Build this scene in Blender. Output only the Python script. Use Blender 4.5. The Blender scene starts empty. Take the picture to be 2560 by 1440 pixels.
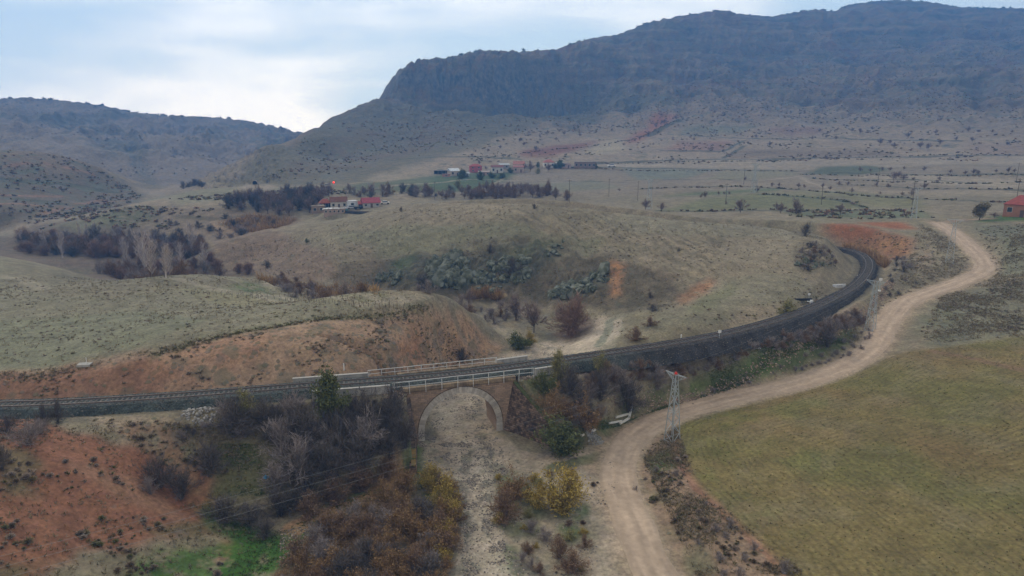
import bpy, math, random
import numpy as np
from mathutils import Vector

# ------------------------------------------------------------------ camera, sky, sun, exposure
S = bpy.context.scene
C = S.collection
F = 1708.0                      # focal length in photograph pixels (2560 wide)
TH = math.radians(13.5)         # camera pitch below the horizon
K = 0.8                         # survey units -> metres
CZ = 44.0                       # camera height, metres above the datum
cam_d = bpy.data.cameras.new('Camera'); cam = bpy.data.objects.new('Camera', cam_d); C.objects.link(cam)
cam_d.sensor_width = 36; cam_d.lens = 36 * F / 2560; cam_d.clip_start = 1; cam_d.clip_end = 9000
cam.location = (0, 0, CZ); cam.rotation_euler = (math.pi / 2 - TH, 0, 0)
S.camera = cam
SUN_EL, SUN_AZ = math.radians(34), math.radians(-38)      # azimuth from +Y towards +X
w = bpy.data.worlds.new('World'); S.world = w; w.use_nodes = True
def build_world():
    nt = w.node_tree; nt.nodes.clear(); N = nt.nodes.new; L = nt.links.new
    out = N('ShaderNodeOutputWorld'); bg = N('ShaderNodeBackground'); bg.inputs[1].default_value = 0.11
    sky = N('ShaderNodeTexSky'); sky.sky_type = 'NISHITA'; sky.sun_disc = False
    sky.sun_elevation = SUN_EL; sky.sun_rotation = SUN_AZ; sky.air_density = 1.6; sky.dust_density = 1.5
    tc = N('ShaderNodeTexCoord')
    mp = N('ShaderNodeMapping'); mp.inputs['Scale'].default_value = (1.6, 1.0, 5.2); mp.inputs['Location'].default_value = (2.3, .4, .2)
    L(tc.outputs['Generated'], mp.inputs[0])
    n1 = N('ShaderNodeTexNoise'); n1.inputs['Scale'].default_value = 1.25; n1.inputs['Detail'].default_value = 5; n1.inputs['Roughness'].default_value = .5
    n1.inputs['Distortion'].default_value = .4
    L(mp.outputs[0], n1.inputs['Vector'])
    # whiteness is greatest round the veiled sun (front left), bluer to the sides and overhead
    dp = N('ShaderNodeVectorMath'); dp.operation = 'DOT_PRODUCT'
    v = Vector((-.20, 1, .16)).normalized(); dp.inputs[1].default_value = v
    L(tc.outputs['Generated'], dp.inputs[0])
    mr = N('ShaderNodeMapRange'); mr.inputs[1].default_value = .72; mr.inputs[2].default_value = .995; mr.inputs[3].default_value = -.16; mr.inputs[4].default_value = .08
    L(dp.outputs['Value'], mr.inputs[0])
    ad = N('ShaderNodeMath'); ad.operation = 'ADD'; L(n1.outputs['Fac'], ad.inputs[0]); L(mr.outputs[0], ad.inputs[1])
    cr = N('ShaderNodeValToRGB'); cr.color_ramp.elements[0].position = .44; cr.color_ramp.elements[0].color = (5.6, 7.2, 8.4, 1)
    cr.color_ramp.elements[1].position = .60; cr.color_ramp.elements[1].color = (9.8, 10.4, 10.5, 1)
    e = cr.color_ramp.elements.new(.52); e.color = (7.3, 8.4, 9.1, 1)
    L(ad.outputs[0], cr.inputs[0])
    mx = N('ShaderNodeMix'); mx.data_type = 'RGBA'; mx.inputs[0].default_value = .93
    
    # the overcast behind and overhead is a plain warm grey; only the western sky ahead is bluish
    br = N('ShaderNodeMapRange'); L(dp.outputs['Value'], br.inputs[0]); br.inputs[1].default_value = .45; br.inputs[2].default_value = .78
    bk = N('ShaderNodeMix'); bk.data_type = 'RGBA'; L(br.outputs[0], bk.inputs[0]); bk.inputs[6].default_value = (6.3, 6.0, 5.5, 1); L(cr.outputs[0], bk.inputs[7])
    L(sky.outputs[0], mx.inputs[6]); L(bk.outputs[2], mx.inputs[7]); 
    sz = N('ShaderNodeSeparateXYZ'); L(tc.outputs['Generated'], sz.inputs[0]); hr = N('ShaderNodeMapRange'); L(sz.outputs[2], hr.inputs[0]); hr.inputs[1].default_value = -.02; hr.inputs[2].default_value = .30; hr.inputs[3].default_value = 1; hr.inputs[4].default_value = 0
    hm = N('ShaderNodeMix'); hm.data_type = 'RGBA'; hm.blend_type = 'MULTIPLY'; L(hr.outputs[0], hm.inputs[0]); L(mx.outputs[2], hm.inputs[6]); hm.inputs[7].default_value = (1.78, 1.5, 1.16, 1); L(hm.outputs[2], bg.inputs[0]); L(bg.outputs[0], out.inputs[0])
build_world()
sun_d = bpy.data.lights.new('Sun', 'SUN'); sun_d.energy = 1.1; sun_d.angle = math.radians(14); sun_d.color = (1, .9, .78)
sun = bpy.data.objects.new('Sun', sun_d); C.objects.link(sun)
sdir = Vector((math.sin(SUN_AZ) * math.cos(SUN_EL), math.cos(SUN_AZ) * math.cos(SUN_EL), math.sin(SUN_EL)))
sun.rotation_euler = sdir.to_track_quat('Z', 'Y').to_euler()
S.view_settings.view_transform = 'Standard'; S.view_settings.look = 'None'; S.view_settings.exposure = 0.35; S.view_settings.gamma = 1
S.render.engine = 'CYCLES'; S.cycles.use_denoising = True
S.cycles.max_bounces = 5; S.cycles.diffuse_bounces = 2; S.cycles.volume_bounces = 1; S.cycles.transparent_max_bounces = 8

# ------------------------------------------------------------------ survey helpers
CT, ST = math.cos(TH), math.sin(TH)
def ray(px, py):
    x = (px - 1280) / F; yc = (720 - py) / F
    Y = CT + yc * ST; Z = -ST + yc * CT
    h = math.hypot(x, Y)
    return math.atan2(x, Y), Z / h           # azimuth, tan(elevation)
def sv(px, py, v):                            # surveyed point -> (az, r, z) in survey units
    a, t = ray(px, py)
    if v < 0: return (a, v / t, v)
    return (a, v, v * t)
def hid(px, r, z):                            # ground hidden from this side
    return (ray(px, 420)[0], r, z)

def perlin(x, y, seed=0):
    rs = np.random.RandomState(seed); ang = rs.rand(4096) * 2 * np.pi; gx, gy = np.cos(ang), np.sin(ang)
    xi = np.floor(x).astype(np.int64); yi = np.floor(y).astype(np.int64); xf = x - xi; yf = y - yi
    def g(ix, iy, dx, dy):
        h = (ix * 73856093 ^ iy * 19349663) & 0x7fffffff; h = ((h ^ (h >> 13)) * 1274126177) & 0xffff & 4095
        return gx[h] * dx + gy[h] * dy
    u = xf * xf * xf * (xf * (xf * 6 - 15) + 10); v = yf * yf * yf * (yf * (yf * 6 - 15) + 10)
    a = g(xi, yi, xf, yf); b = g(xi + 1, yi, xf - 1, yf); c = g(xi, yi + 1, xf, yf - 1); d = g(xi + 1, yi + 1, xf - 1, yf - 1)
    return 1.5 * ((a * (1 - u) + b * u) * (1 - v) + (c * (1 - u) + d * u) * v)
def fbm(x, y, s, octv=4, seed=0, rough=.5, ridged=False):
    o = np.zeros(np.shape(x)); amp = 1; f = 1 / s; tot = 0
    for i in range(octv):
        n = perlin(x * f + 17.3 * i, y * f - 9.1 * i, seed + i)
        if ridged: n = 1 - 2 * np.abs(n)
        o += n * amp; tot += amp; amp *= rough; f *= 2.03
    return o / tot
def sstep(a, b, x):
    t = np.clip((x - a) / (b - a), 0, 1); return t * t * (3 - 2 * t)

# ------------------------------------------------------------------ survey of the valley: (px, py, height below camera <0 | distance >0)
LINES = [
 # river bed and sands below the bridge
 [(1130,1100,-53.8),(1180,1180,-54),(1190,1280,-54.2),(1210,1440,-54.5)],
 [(1300,1250,-53.7),(1400,1350,-53.7),(1480,1440,-53.7)], [(1330,1150,-53.5)], [(1100,1330,-53.8),(900,1440,-53.8)], [(1000,1250,-53.6),(760,1300,-54),(700,1440,-54.2)],
 [(600,1330,-54),(480,1240,-52.6)], [(640,1230,-53.3),(800,1200,-53.5),(900,1130,-53.6),(1010,1140,-53.6)], [(560,1170,-51.5)],[(700,1120,-51.5),(850,1090,-52)],
 # the road
 [(1640,1440,-53),(1560,1250,-53),(1540,1150,-53),(1600,1080,-53),(1700,1030,-52.5),(1850,990,-52),(2000,955,-51),(2120,910,-50),(2190,870,-49),(2230,800,-47),(2280,750,-45),(2380,710,-43.5),(2450,680,-42),(2450,640,-40.5),(2400,600,-38.5),(2350,560,-36.5)],
 # field
 [(1700,1060,-52.3),(1720,1150,-52.3),(1800,1260,-52),(1950,1400,-51.5)],[(2560,1440,-49),(2560,1200,-48),(2560,1000,-47),(2560,845,-45.5)],[(2200,1200,-50),(2000,1100,-50.5),(2200,1000,-49.3),(2250,880,-48.3),(2400,860,-47)],
 [(1620,1120,-52.3),(1650,1250,-52.4),(1760,1380,-52)],
 [(2300,830,-47.2),(2450,760,-44),(2560,780,-44)],[(2560,700,-41),(2560,640,-38.5),(2500,600,-37),(2560,560,-35)],
 # hollow between rail and road
 [(1500,1100,-52.9),(1420,1130,-53)],[(1560,1040,-52.7),(1700,965,-51.7),(1800,930,-50.9),(1950,890,-50),(2050,850,-48.8)],[(2110,825,-48.2),(2150,790,-47)],[(2160,750,-44)],
 # beyond the rail, right
 [(1560,860,-47.5),(1700,810,-43.8),(1900,750,-42),(2050,705,-42)],[(1520,830,-50),(1520,795,-50.5)],[(1600,780,-46),(1750,740,-43),(1900,700,-40.5),(2000,640,-38)],[(2080,600,-37.2),(2112,609,-38.3)],[(2060,660,-39.5)],
 [(1900,620,-38.5)],
 # central hill: crest, face, foot
 [(560,600,-48.5),(700,575,-46),(850,545,-42),(1000,515,-37),(1100,500,-34.5),(1250,494,-33),(1400,500,-33),(1550,520,-34.5),(1700,543,-36),(1850,545,-35.5),(1950,560,-36)],
 [(1250,600,-40),(1250,680,-48)],[(1000,700,-53),(1000,640,-48),(900,600,-45)],[(1400,640,-43),(1500,700,-46.5),(1450,760,-50.5)],[(1600,620,-40),(1650,690,-42)],
 [(800,640,-50),(650,650,-55)],[(750,695,-55),(600,690,-57)],[(850,715,-55),(1000,725,-54.5),(1250,742,-53.2),(1400,750,-52)],
 # stream
 [(700,710,-56.3),(900,738,-55.2),(1100,757,-54.8),(1250,790,-54.2),(1330,840,-53.8),(1290,880,-53.6),(1230,905,-53.4)],[(1400,850,-52.3),(1460,835,-51.8)],[(1350,875,-52.8)],[(1060,1010,-53.2),(1120,985,-53.7),(1180,950,-53.7),(1260,940,-53.6),(1300,905,-53.2)],
 # plateau edge, face of the cut, top
 [(0,925,-41.5),(200,920,-41),(380,888,-39.5),(600,830,-38),(800,795,-37.5),(950,785,-38),(1080,783,-40),(1180,803,-44),(1225,850,-48.5)],
 [(1000,915,-45.5),(1150,905,-49.5),(1200,895,-52)],[(800,930,-43),(600,958,-43),(400,973,-43),(200,988,-43),(0,1000,-43)],[(1000,850,-42.5),(1120,850,-45)],
 [(0,800,-40.5),(300,780,-41),(600,760,-41.8),(900,750,-43.5),(1100,768,-45)],[(1200,785,-48)],
 [(400,692,-43),(500,685,-42.5),(560,690,-43.5),(640,702,-47),(700,720,-51)],[(800,745,-47)],
 [(200,705,-42.5),(0,730,-41)],[(0,640,-42),(100,665,-43.5),(180,690,-45)],
 # left foreground: embankment shelf, red mound, gully
 [(0,1030,-43.2),(150,1050,-43.5),(300,1055,-44),(420,1060,-45),(520,1080,-46.5)],[(0,1100,-41.5),(80,1120,-42)],
 [(130,1150,-43),(250,1170,-45.5),(350,1210,-48.5),(430,1240,-51.5)],[(200,1110,-43.8),(330,1140,-46.5),(420,1180,-50)],
 [(0,1440,-45),(0,1250,-43),(200,1300,-47),(200,1440,-48.5),(400,1330,-51),(400,1440,-52),(560,1440,-53.8)],
 [(700,1050,-46)],
 # valley floor on the left, terraces, knolls
 [(200,640,-57),(100,600,-57.5),(0,570,-59)],[(300,600,-57),(450,590,-55.5),(500,640,-57.5),(400,670,-57)],
 [(80,580,-53),(200,545,-50),(330,512,-46),(450,515,-46),(600,522,-46),(740,532,-46)],
 [(470,478,-42.5),(560,470,-41),(640,464,-41),(760,470,-40.5),(840,467,-39.5)],[(400,498,-46)],
 [(850,525,-45),(1000,490,-42),(1000,465,-40),(1100,450,-41)],[(700,505,-45.5)],
 # left near hill, left far ridge
 [(0,372,700),(120,380,700),(230,410,690),(320,460,670),(370,488,620)],[(0,450,600),(150,480,590)],[(0,530,500),(100,540,500),(250,512,560)],
 [(0,247,1600),(60,243,1600),(150,250,1600),(250,262,1600),(350,283,1580),(420,287,1570),(560,295,1550),(620,302,1540),(700,318,1530),(750,334,1520)],
 [(0,330,1150),(200,380,980),(340,440,900)],[(375,472,850),(500,466,850),(540,455,870)],[(250,320,1300),(450,340,1250),(620,360,1150)],[(440,400,1000),(560,420,950)],
 # the mountain
 [(530,468,560),(560,455,600),(590,430,640),(620,400,680),(655,374,700),(700,362,750),(745,345,850),(805,318,920),(812,300,950),(860,282,1000),(900,262,1050),(948,247,1130)],
 [(960,228,1160),(972,205,1170),(985,185,1180),(1020,160,1200),(1060,147,1230),(1120,142,1260),(1200,125,1300),(1300,128,1350),(1400,122,1400),(1440,105,1450),(1480,95,1480),(1550,85,1520),(1620,55,1600),(1700,40,1650),(1800,24,1700),(1860,36,1800),(1930,41,1900),(2000,28,1950),(2060,22,2000),(2082,31,2030),(2110,14,2080),(2180,3,2150),(2250,0,2200),(2330,5,2250),(2400,18,2300),(2560,20,2350)],
 [(955,244,1125),(1000,220,1125),(1100,218,1135),(1200,216,1150),(1300,205,1180),(1400,200,1220),(1500,195,1260)],
 [(1000,166,1150),(1060,152,1158),(1150,152,1165),(1250,147,1185),(1350,155,1210),(1450,163,1240),(1540,165,1285)],
 [(1000,300,930),(1000,370,760),(900,400,690),(800,400,720)],[(700,430,600),(640,452,560)],[(800,452,560),(1000,428,590)],[(1100,400,650),(1200,350,780),(1200,280,960)],
 [(1400,300,950),(1400,380,700),(1600,350,800),(1600,300,950),(1600,200,1250),(1600,120,1450)],
 [(1900,150,1500),(1900,230,1200),(1900,300,950),(1900,350,800)],[(2200,100,1700),(2200,200,1300),(2200,280,1000),(2200,340,820)],[(2560,100,1800),(2560,200,1300),(2560,280,1000),(2560,340,820)],
 [(1050,150,1200),(1150,140,1215),(1250,137,1240),(1350,140,1280),(1450,130,1330)],[(1050,156,1330),(1200,136,1420),(1300,138,1480)],
 # the plain
 [(1200,430,-41),(1500,420,-38),(1900,400,-32)],[(1200,470,-43),(1400,480,-41),(1700,480,-39),(1900,450,-37)],[(1900,500,-38),(1900,528,-38.5)],[(1750,510,-39)],
 [(2000,545,-38),(2150,548,-38),(2280,545,-36.5)],[(2300,520,-36),(2300,450,-34),(2300,400,-29)],[(2560,450,-32),(2560,520,-33.5),(2560,400,-27)],
 # red cut by the far bend
 [(2075,568,-37.2),(2200,573,-37),(2290,600,-38)],[(2170,640,-43.4),(2230,650,-43.4)],[(2375,655,-40.5)],[(2290,700,-43)],
]
HIDDEN = [(500,240,-53),(600,240,-54.5),(350,250,-54),(100,310,-56),(700,365,-49),(850,350,-46.5),(1000,365,-43),(1250,385,-42),(1400,380,-42),(1550,345,-40.5),(1700,325,-40),
 (1850,300,-39),(800,1180,-40),(700,1000,-60),(630,900,-68),(600,760,-70),(1050,1500,90),(1400,1700,110),(1800,2200,190),(2250,2800,250),(2560,2900,250),(0,2100,-10),(350,2000,-20),(700,2000,-40),
 (200,800,-62),(0,820,-50),(330,780,-68),(480,540,-50),(600,580,-50),(1250,52,-53),(900,50,-52),(1600,50,-52),(600,48,-50),(2100,50,-50),(2500,50,-48),(100,45,-46),(1280,30,-53),(400,30,-50),(2300,30,-50),
 (1000,4500,-150),(2000,4800,150),(100,4500,-150),(2700,3600,200),(-200,3600,-100),(800,2600,-80),(1100,2600,0)]
pts = []
for ln in LINES:
    for i, p in enumerate(ln):
        pts.append(sv(*p))
        if i + 1 < len(ln):
            q = ln[i + 1]; A = sv(*p); B = sv(*q); n = int(min(6, math.hypot(A[0] - B[0], math.log(A[1] / B[1])) / .035))
            for k in range(1, n + 1):
                f = k / (n + 1)
                px, py = p[0] + (q[0] - p[0]) * f, p[1] + (q[1] - p[1]) * f
                a, t = ray(px, py)
                if p[2] < 0: z = A[2] + (B[2] - A[2]) * f; pts.append((a, z / t, z))
                else: r = A[1] + (B[1] - A[1]) * f; pts.append((a, r, r * t))
pts += [hid(*h) for h in HIDDEN]
P = np.array(pts)
def tps_fit(P, lam=2e-4):
    u = np.c_[P[:, 0], np.log(P[:, 1])]; s = P[:, 2] / (P[:, 1] + 150)
    d = np.sqrt(((u[:, None] - u[None]) ** 2).sum(2)) + 1e-9; n = len(u)
    A = np.zeros((n + 3, n + 3)); A[:n, :n] = d * d * np.log(d) + np.eye(n) * lam
    A[:n, n] = 1; A[:n, n + 1:] = u; A[n, :n] = 1; A[n + 1:, :n] = u.T
    wt = np.linalg.solve(A, np.r_[s, 0, 0, 0])
    return u, wt
U, WT = tps_fit(P)
def tps_eval(a, l):
    sh = a.shape; a = a.ravel(); l = l.ravel(); o = np.zeros(len(a)); n = len(U)
    for i in range(0, len(a), 20000):
        q = np.c_[a[i:i + 20000], l[i:i + 20000]]
        d2 = ((q[:, None] - U[None]) ** 2).sum(2) + 1e-12
        o[i:i + 20000] = (d2 * np.log(d2) * .5) @ WT[:n] + WT[n] + q @ WT[n + 1:]
    return o.reshape(sh)
# polar sheet of ground, fine within the view and coarser to the sides
AZD = math.radians(43.5)
AZ = np.r_[np.linspace(-1.75, -AZD, 60)[:-1], np.linspace(-AZD, AZD, 860), np.linspace(AZD, 1.75, 60)[1:]]
LR = np.r_[np.linspace(math.log(12), math.log(48), 40)[:-1], np.linspace(math.log(48), math.log(330), 700)[:-1], np.linspace(math.log(330), math.log(2600), 470)]  # survey units
NA, NR = len(AZ), len(LR)
ca = np.linspace(-AZD - .05, AZD + .05, 330); cl = np.linspace(math.log(10), math.log(4900), 520)
CG = tps_eval(*np.meshgrid(ca, cl, indexing='ij'))
def bil(G, xa, ya, x, y):
    fx = np.clip((x - xa[0]) / (xa[1] - xa[0]), 0, len(xa) - 1.001); fy = np.clip((y - ya[0]) / (ya[1] - ya[0]), 0, len(ya) - 1.001)
    i = fx.astype(int); j = fy.astype(int); fx -= i; fy -= j
    return G[i, j] * (1 - fx) * (1 - fy) + G[i + 1, j] * fx * (1 - fy) + G[i, j + 1] * (1 - fx) * fy + G[i + 1, j + 1] * fx * fy
GA, GL = np.meshgrid(AZ, LR, indexing='ij')
R = np.exp(GL)
Zs = bil(CG, ca, cl, GA, GL) * (R + 150)
X = R * np.sin(GA) * K; Y = R * np.cos(GA) * K; Z = Zs * K + CZ; RM = R * K
# ------------------------------------------------------------------ lines of the place, in metres
def gxy(px, py, v):
    a, r, z = sv(px, py, v); return (r * math.sin(a) * K, r * math.cos(a) * K, z * K + CZ)
def spline(P, step):
    P = np.array(P, float); Q = np.vstack([2 * P[0] - P[1], P, 2 * P[-1] - P[-2]]); out = []
    for i in range(1, len(Q) - 2):
        L = np.linalg.norm(Q[i + 1, :2] - Q[i, :2]); n = max(2, int(L / step)); t = np.linspace(0, 1, n, endpoint=False)[:, None]
        out.append(.5 * (2 * Q[i] + (Q[i + 1] - Q[i - 1]) * t + (2 * Q[i - 1] - 5 * Q[i] + 4 * Q[i + 1] - Q[i + 2]) * t * t + (3 * Q[i] - Q[i - 1] - 3 * Q[i + 1] + Q[i + 2]) * t ** 3))
    return np.vstack(out + [P[-1:]])
def even(P, step):
    d = np.r_[0, np.cumsum(np.linalg.norm(np.diff(P[:, :2], axis=0), axis=1))]; s = np.arange(0, d[-1], step)
    return np.stack([np.interp(s, d, P[:, k]) for k in range(P.shape[1])], 1)
RZ = -43 * K + CZ                                 # top of rail
tp = [(-420,1003),(-100,1010),(50,1009),(220,1001),(400,990),(600,975),(780,960),(960,947),(1150,932),(1400,897),(1600,869),(1800,836),(1950,797),(2060,756),(2140,712),(2174,668),(2165,640),(2112,618)]
TR = [gxy(a, b, -43) for a, b in tp]
x0, y0, _ = TR[-1]
TR += [(x0 - 24, y0 + 16, RZ), (x0 - 60, y0 + 36, RZ), (x0 - 110, y0 + 60, RZ), (x0 - 170, y0 + 90, RZ)]
TRK = even(spline(TR, 2.0), 1.0)
# smooth the surveyed alignment
for _ in range(60):
    TRK[1:-1, :2] = TRK[1:-1, :2] * .5 + (TRK[:-2, :2] + TRK[2:, :2]) * .25
RDP = [(1700,1500,-53),(1640,1440,-53),(1585,1310,-53),(1548,1210,-53),(1552,1140,-53),(1600,1080,-53),(1700,1030,-52.5),(1850,990,-52),(2000,955,-51),(2110,915,-50),(2180,870,-49),(2222,800,-47),(2275,750,-45),(2380,712,-43.5),(2450,682,-42),(2462,655,-40.9),(2430,620,-39.2),(2390,585,-37.6),(2345,556,-36.4)]
RD = even(spline([gxy(*p) for p in RDP], 2.0), .6)
RVP = [(700,712,-56),(900,738,-55.2),(1100,757,-54.8),(1250,795,-54.2),(1335,845,-53.9),(1290,885,-53.8),(1215,930,-53.8),(1160,1010,-53.8),(1140,1090,-53.8),(1170,1180,-54),(1190,1280,-54.3),(1225,1440,-54.6),(1260,1600,-54.8)]
RV = even(spline([gxy(*p) for p in RVP], 2.0), 1.0)
def near(P, x, y, rad):
    """distance to a polyline, nearest z, side, for points closer than rad (others get 1e6)"""
    P = np.asarray(P); sh = x.shape; x = x.ravel(); y = y.ravel()
    d = np.full(len(x), 1e6); z = np.zeros(len(x)); sd = np.zeros(len(x))
    step = 24
    for i in range(0, len(P) - 1, step):
        q = P[i:i + step + 1]
        lo = q[:, :2].min(0) - rad; hi = q[:, :2].max(0) + rad
        m = np.nonzero((x > lo[0]) & (x < hi[0]) & (y > lo[1]) & (y < hi[1]))[0]
        if not len(m): continue
        for k in range(len(q) - 1):
            A = q[k]; B = q[k + 1]; e = B[:2] - A[:2]; L2 = e @ e + 1e-9
            dx = x[m] - A[0]; dy = y[m] - A[1]; t = np.clip((dx * e[0] + dy * e[1]) / L2, 0, 1)
            ex = dx - t * e[0]; ey = dy - t * e[1]; dd = np.sqrt(ex * ex + ey * ey); b = dd < d[m]; mm = m[b]
            d[mm] = dd[b]
            if P.shape[1] > 2: z[mm] = (A[2] + (B[2] - A[2]) * t)[b]
            sd[mm] = (e[0] * dy - e[1] * dx)[b]
    d[d > rad] = 1e6
    return d.reshape(sh), z.reshape(sh), np.sign(sd).reshape(sh)

# natural roughness of the ground
far = sstep(560, 900, R); mid = sstep(180, 420, R)
Z += (1 - far) * ((.28 + .5 * mid) * fbm(X, Y, 26, 3, 1) + .16 * fbm(X, Y, 5.5, 3, 5)) * sstep(40, 70, R)
Z += (1 - far) * .07 * fbm(X, Y, 1.3, 2, 9) * (R < 330)
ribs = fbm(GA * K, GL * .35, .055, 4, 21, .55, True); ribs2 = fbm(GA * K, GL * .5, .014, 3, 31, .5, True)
mt = far * sstep(-45, 20, (Z - CZ) + 40)
Z += far * (5 * fbm(X, Y, 260, 3, 11) + 2.2 * fbm(X, Y, 60, 4, 12, .5) + .5 * fbm(X, Y, 9, 2, 13)) * np.clip(R / 1500, .3, 1.2) * .8
SKY = 1 - .4 * sstep(.5, .95, mt * 0 + sstep(900, 1700, R))
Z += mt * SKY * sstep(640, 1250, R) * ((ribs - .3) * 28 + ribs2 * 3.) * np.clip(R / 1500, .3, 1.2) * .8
tb = (Z - CZ) / 26 + .7 * fbm(X, Y, 170, 3, 17); fr_ = tb - np.floor(tb)
Z += mt * sstep(880, 1150, R) * 7 * (sstep(.5, .95, fr_) - fr_) * sstep(-.25, .25, fbm(X, Y, 130, 3, 19))
PXA = 1280 + F * np.tan(GA)                        # azimuth written as a photograph column (at the horizon)
cliff = sstep(930, 990, PXA) * (1 - sstep(1430, 1600, PXA)) * sstep(1110, 1140, R) * (1 - sstep(1170, 1240, R))
cl1 = fbm(GA + .004 * fbm(X, Y, 40, 2, 45), GL * .12, .011, 4, 41, .65, True)
Z += cliff * (6 * cl1 - 9 + 4 * fbm(X, Y, 30, 3, 44))
# gullies and sheep-worn ribs down the face of the round hill
hf = sstep(520, 640, PXA) * (1 - sstep(1750, 1900, PXA)) * sstep(178, 200, R) * (1 - sstep(255, 300, R))
Z += hf * (1.5 * fbm(GA * 1.0 + GL * .25, GL * .22, .05, 4, 46, .6, True) + .5 * fbm(X, Y, 7, 3, 47) - .5)
# lower crag above the tunnel
crag = sstep(470, 540, PXA) * (1 - sstep(680, 760, PXA)) * sstep(500, 540, R) * (1 - sstep(690, 760, R))
Z += crag * (3 * fbm(GA, GL * .2, .008, 3, 51, .6, True))
# terraces of the far plain
tz = Z / 3.0; terr = sstep(400, 520, R) * (1 - sstep(700, 900, R)) * (GA > .02)
Z += terr * .9 * (sstep(.35, .65, tz - np.floor(tz)) - (tz - np.floor(tz)))

ro = sstep(935, 960, PXA) * (1 - sstep(1330, 1400, PXA)) * sstep(206, 214, R) * (1 - sstep(232, 242, R)) + sstep(1365, 1380, PXA) * (1 - sstep(1505, 1530, PXA)) * sstep(186, 192, R) * (1 - sstep(208, 215, R))
Z += ro * (1.5 * fbm(X, Y, 6, 4, 48, .6, True) + .5 * fbm(X, Y, 1.8, 3, 49, .6, True))
# bring the ridge line to its surveyed height
SKL = [(-60,252),(0,247),(60,243),(150,250),(250,262),(350,283),(420,287),(560,295),(620,302),(700,318),(745,331),(775,327),(805,317),(812,300),(860,281),(900,262),(945,247),(952,240),(966,215),(985,187),(1010,166),(1040,150),(1060,147),(1120,143),(1200,125),(1300,128),(1400,122),(1412,114),(1440,105),(1480,95),(1550,85),(1620,55),(1700,40),(1800,24),(1860,36),(1930,41),(2000,28),(2060,22),(2082,31),(2110,14),(2180,3),(2250,-1),(2330,5),(2400,18),(2560,20),(2640,22)]
ska = np.array([ray(x, y)[0] for x, y in SKL]); skt = np.array([ray(x, y)[1] for x, y in SKL]); want = np.interp(AZ, ska, skt)
for _ in range(2):
    T_ = np.where(R > 820, Z - CZ, -1e9) / RM; jm = T_.argmax(1); e_ = want - T_.max(1); e_ = np.convolve(np.pad(e_, 4, mode='edge'), np.ones(9) / 9, 'valid')
    ok_ = (AZ > -AZD) & (AZ < AZD); e_ = np.where(ok_, e_, 0); rs_k = np.convolve(np.pad(R[0, jm], 10, mode='edge'), np.ones(21) / 21, 'valid')
    Z += (e_[:, None] * RM) * sstep(.80, .97, R / rs_k[:, None])
print('ridge error px', np.abs(e_[70:-70]).mean() * F, np.abs(e_[70:-70]).max() * F)

# river bed
dv, zv, _ = near(RV, X, Y, 24)
wv = 4.5 + 1.5 * fbm(X, Y, 14, 2, 61)
k = (1 - sstep(wv, wv + 7, dv))
Z = Z * (1 - k) + (zv + .10 * fbm(X, Y, 3, 3, 62)) * k
# the railway: bench, cut and fill
dr, zr, sr = near(TRK, X, Y, 60)
iu = int(np.argmin(np.abs(np.array([math.atan2(p[0], p[1]) for p in TRK]) - ray(1140, 930)[0])))
BC = TRK[iu, :2].copy(); tg = TRK[iu + 6, :2] - TRK[iu - 6, :2]; tg /= np.linalg.norm(tg); nm = np.array([-tg[1], tg[0]])
BU = (X - BC[0]) * tg[0] + (Y - BC[1]) * tg[1]; BV = (X - BC[0]) * nm[0] + (Y - BC[1]) * nm[1]
HB = 2.9                                           # half width of the bridge
OUT = np.maximum(np.abs(BV) - HB, 0)
front = BV < 0
O1 = np.minimum(OUT, 7.2); O2 = np.maximum(OUT - 7.2, 0) * 3.5
rlim = 6.2 + O1 * np.where(front, .645, .35) + O2 + np.where(front, (1.46 - .125 * O1) / .84 + .4, .8 - .05 * O1 + .4)
llim = 6.2 + O1 * np.where(front, .18, .5) + O2 + np.where(front, .9 - .09 * O1 + .4, .8 - .05 * O1 + .4)
chan = (BU < rlim) & (BU > -llim) & (np.abs(BV) < 26)
form = RZ - 1.05 - .95 * sstep(10, 26, BU) * (1 - sstep(62, 84, BU)) * (sr < 0) * sstep(1.5, 2.4, dr)
w0 = 3.7
lo = form - .56 * (dr - w0) - .25 * fbm(X, Y, 4, 2, 71); hi = form + .85 * (dr - w0)
hi = np.where(hi > form + 2, form + 2 + (hi - form - 2) * 1.0, hi)
onr = dr < 1e5
Zr = np.where(dr < w0, form, np.clip(Z, np.where(dr < 40, lo, -1e3), hi))
BED = -53.75 * K + CZ
Zc = np.minimum(Z, BED + .5) * 0 + BED + .12 * fbm(X, Y, 2.5, 3, 73) + .25 * sstep(3.5, 6.5, np.abs(BU))
kc = 1 - sstep(6, 10, OUT)
Z = np.where(onr, np.where(chan, Zc * kc + np.minimum(Z, Zr) * (1 - kc), Zr), Z)
# the dirt road
dd, zd, sdd = near(RD, X, Y, 14)
RW = 2.35
k = 1 - sstep(RW + .5, RW + 4.2, dd)
crown = -.05 * (np.minimum(dd, 3) / RW) ** 2
Z = Z * (1 - k) + (zd + crown) * k
TAN = (Z - CZ) / RM

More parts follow.
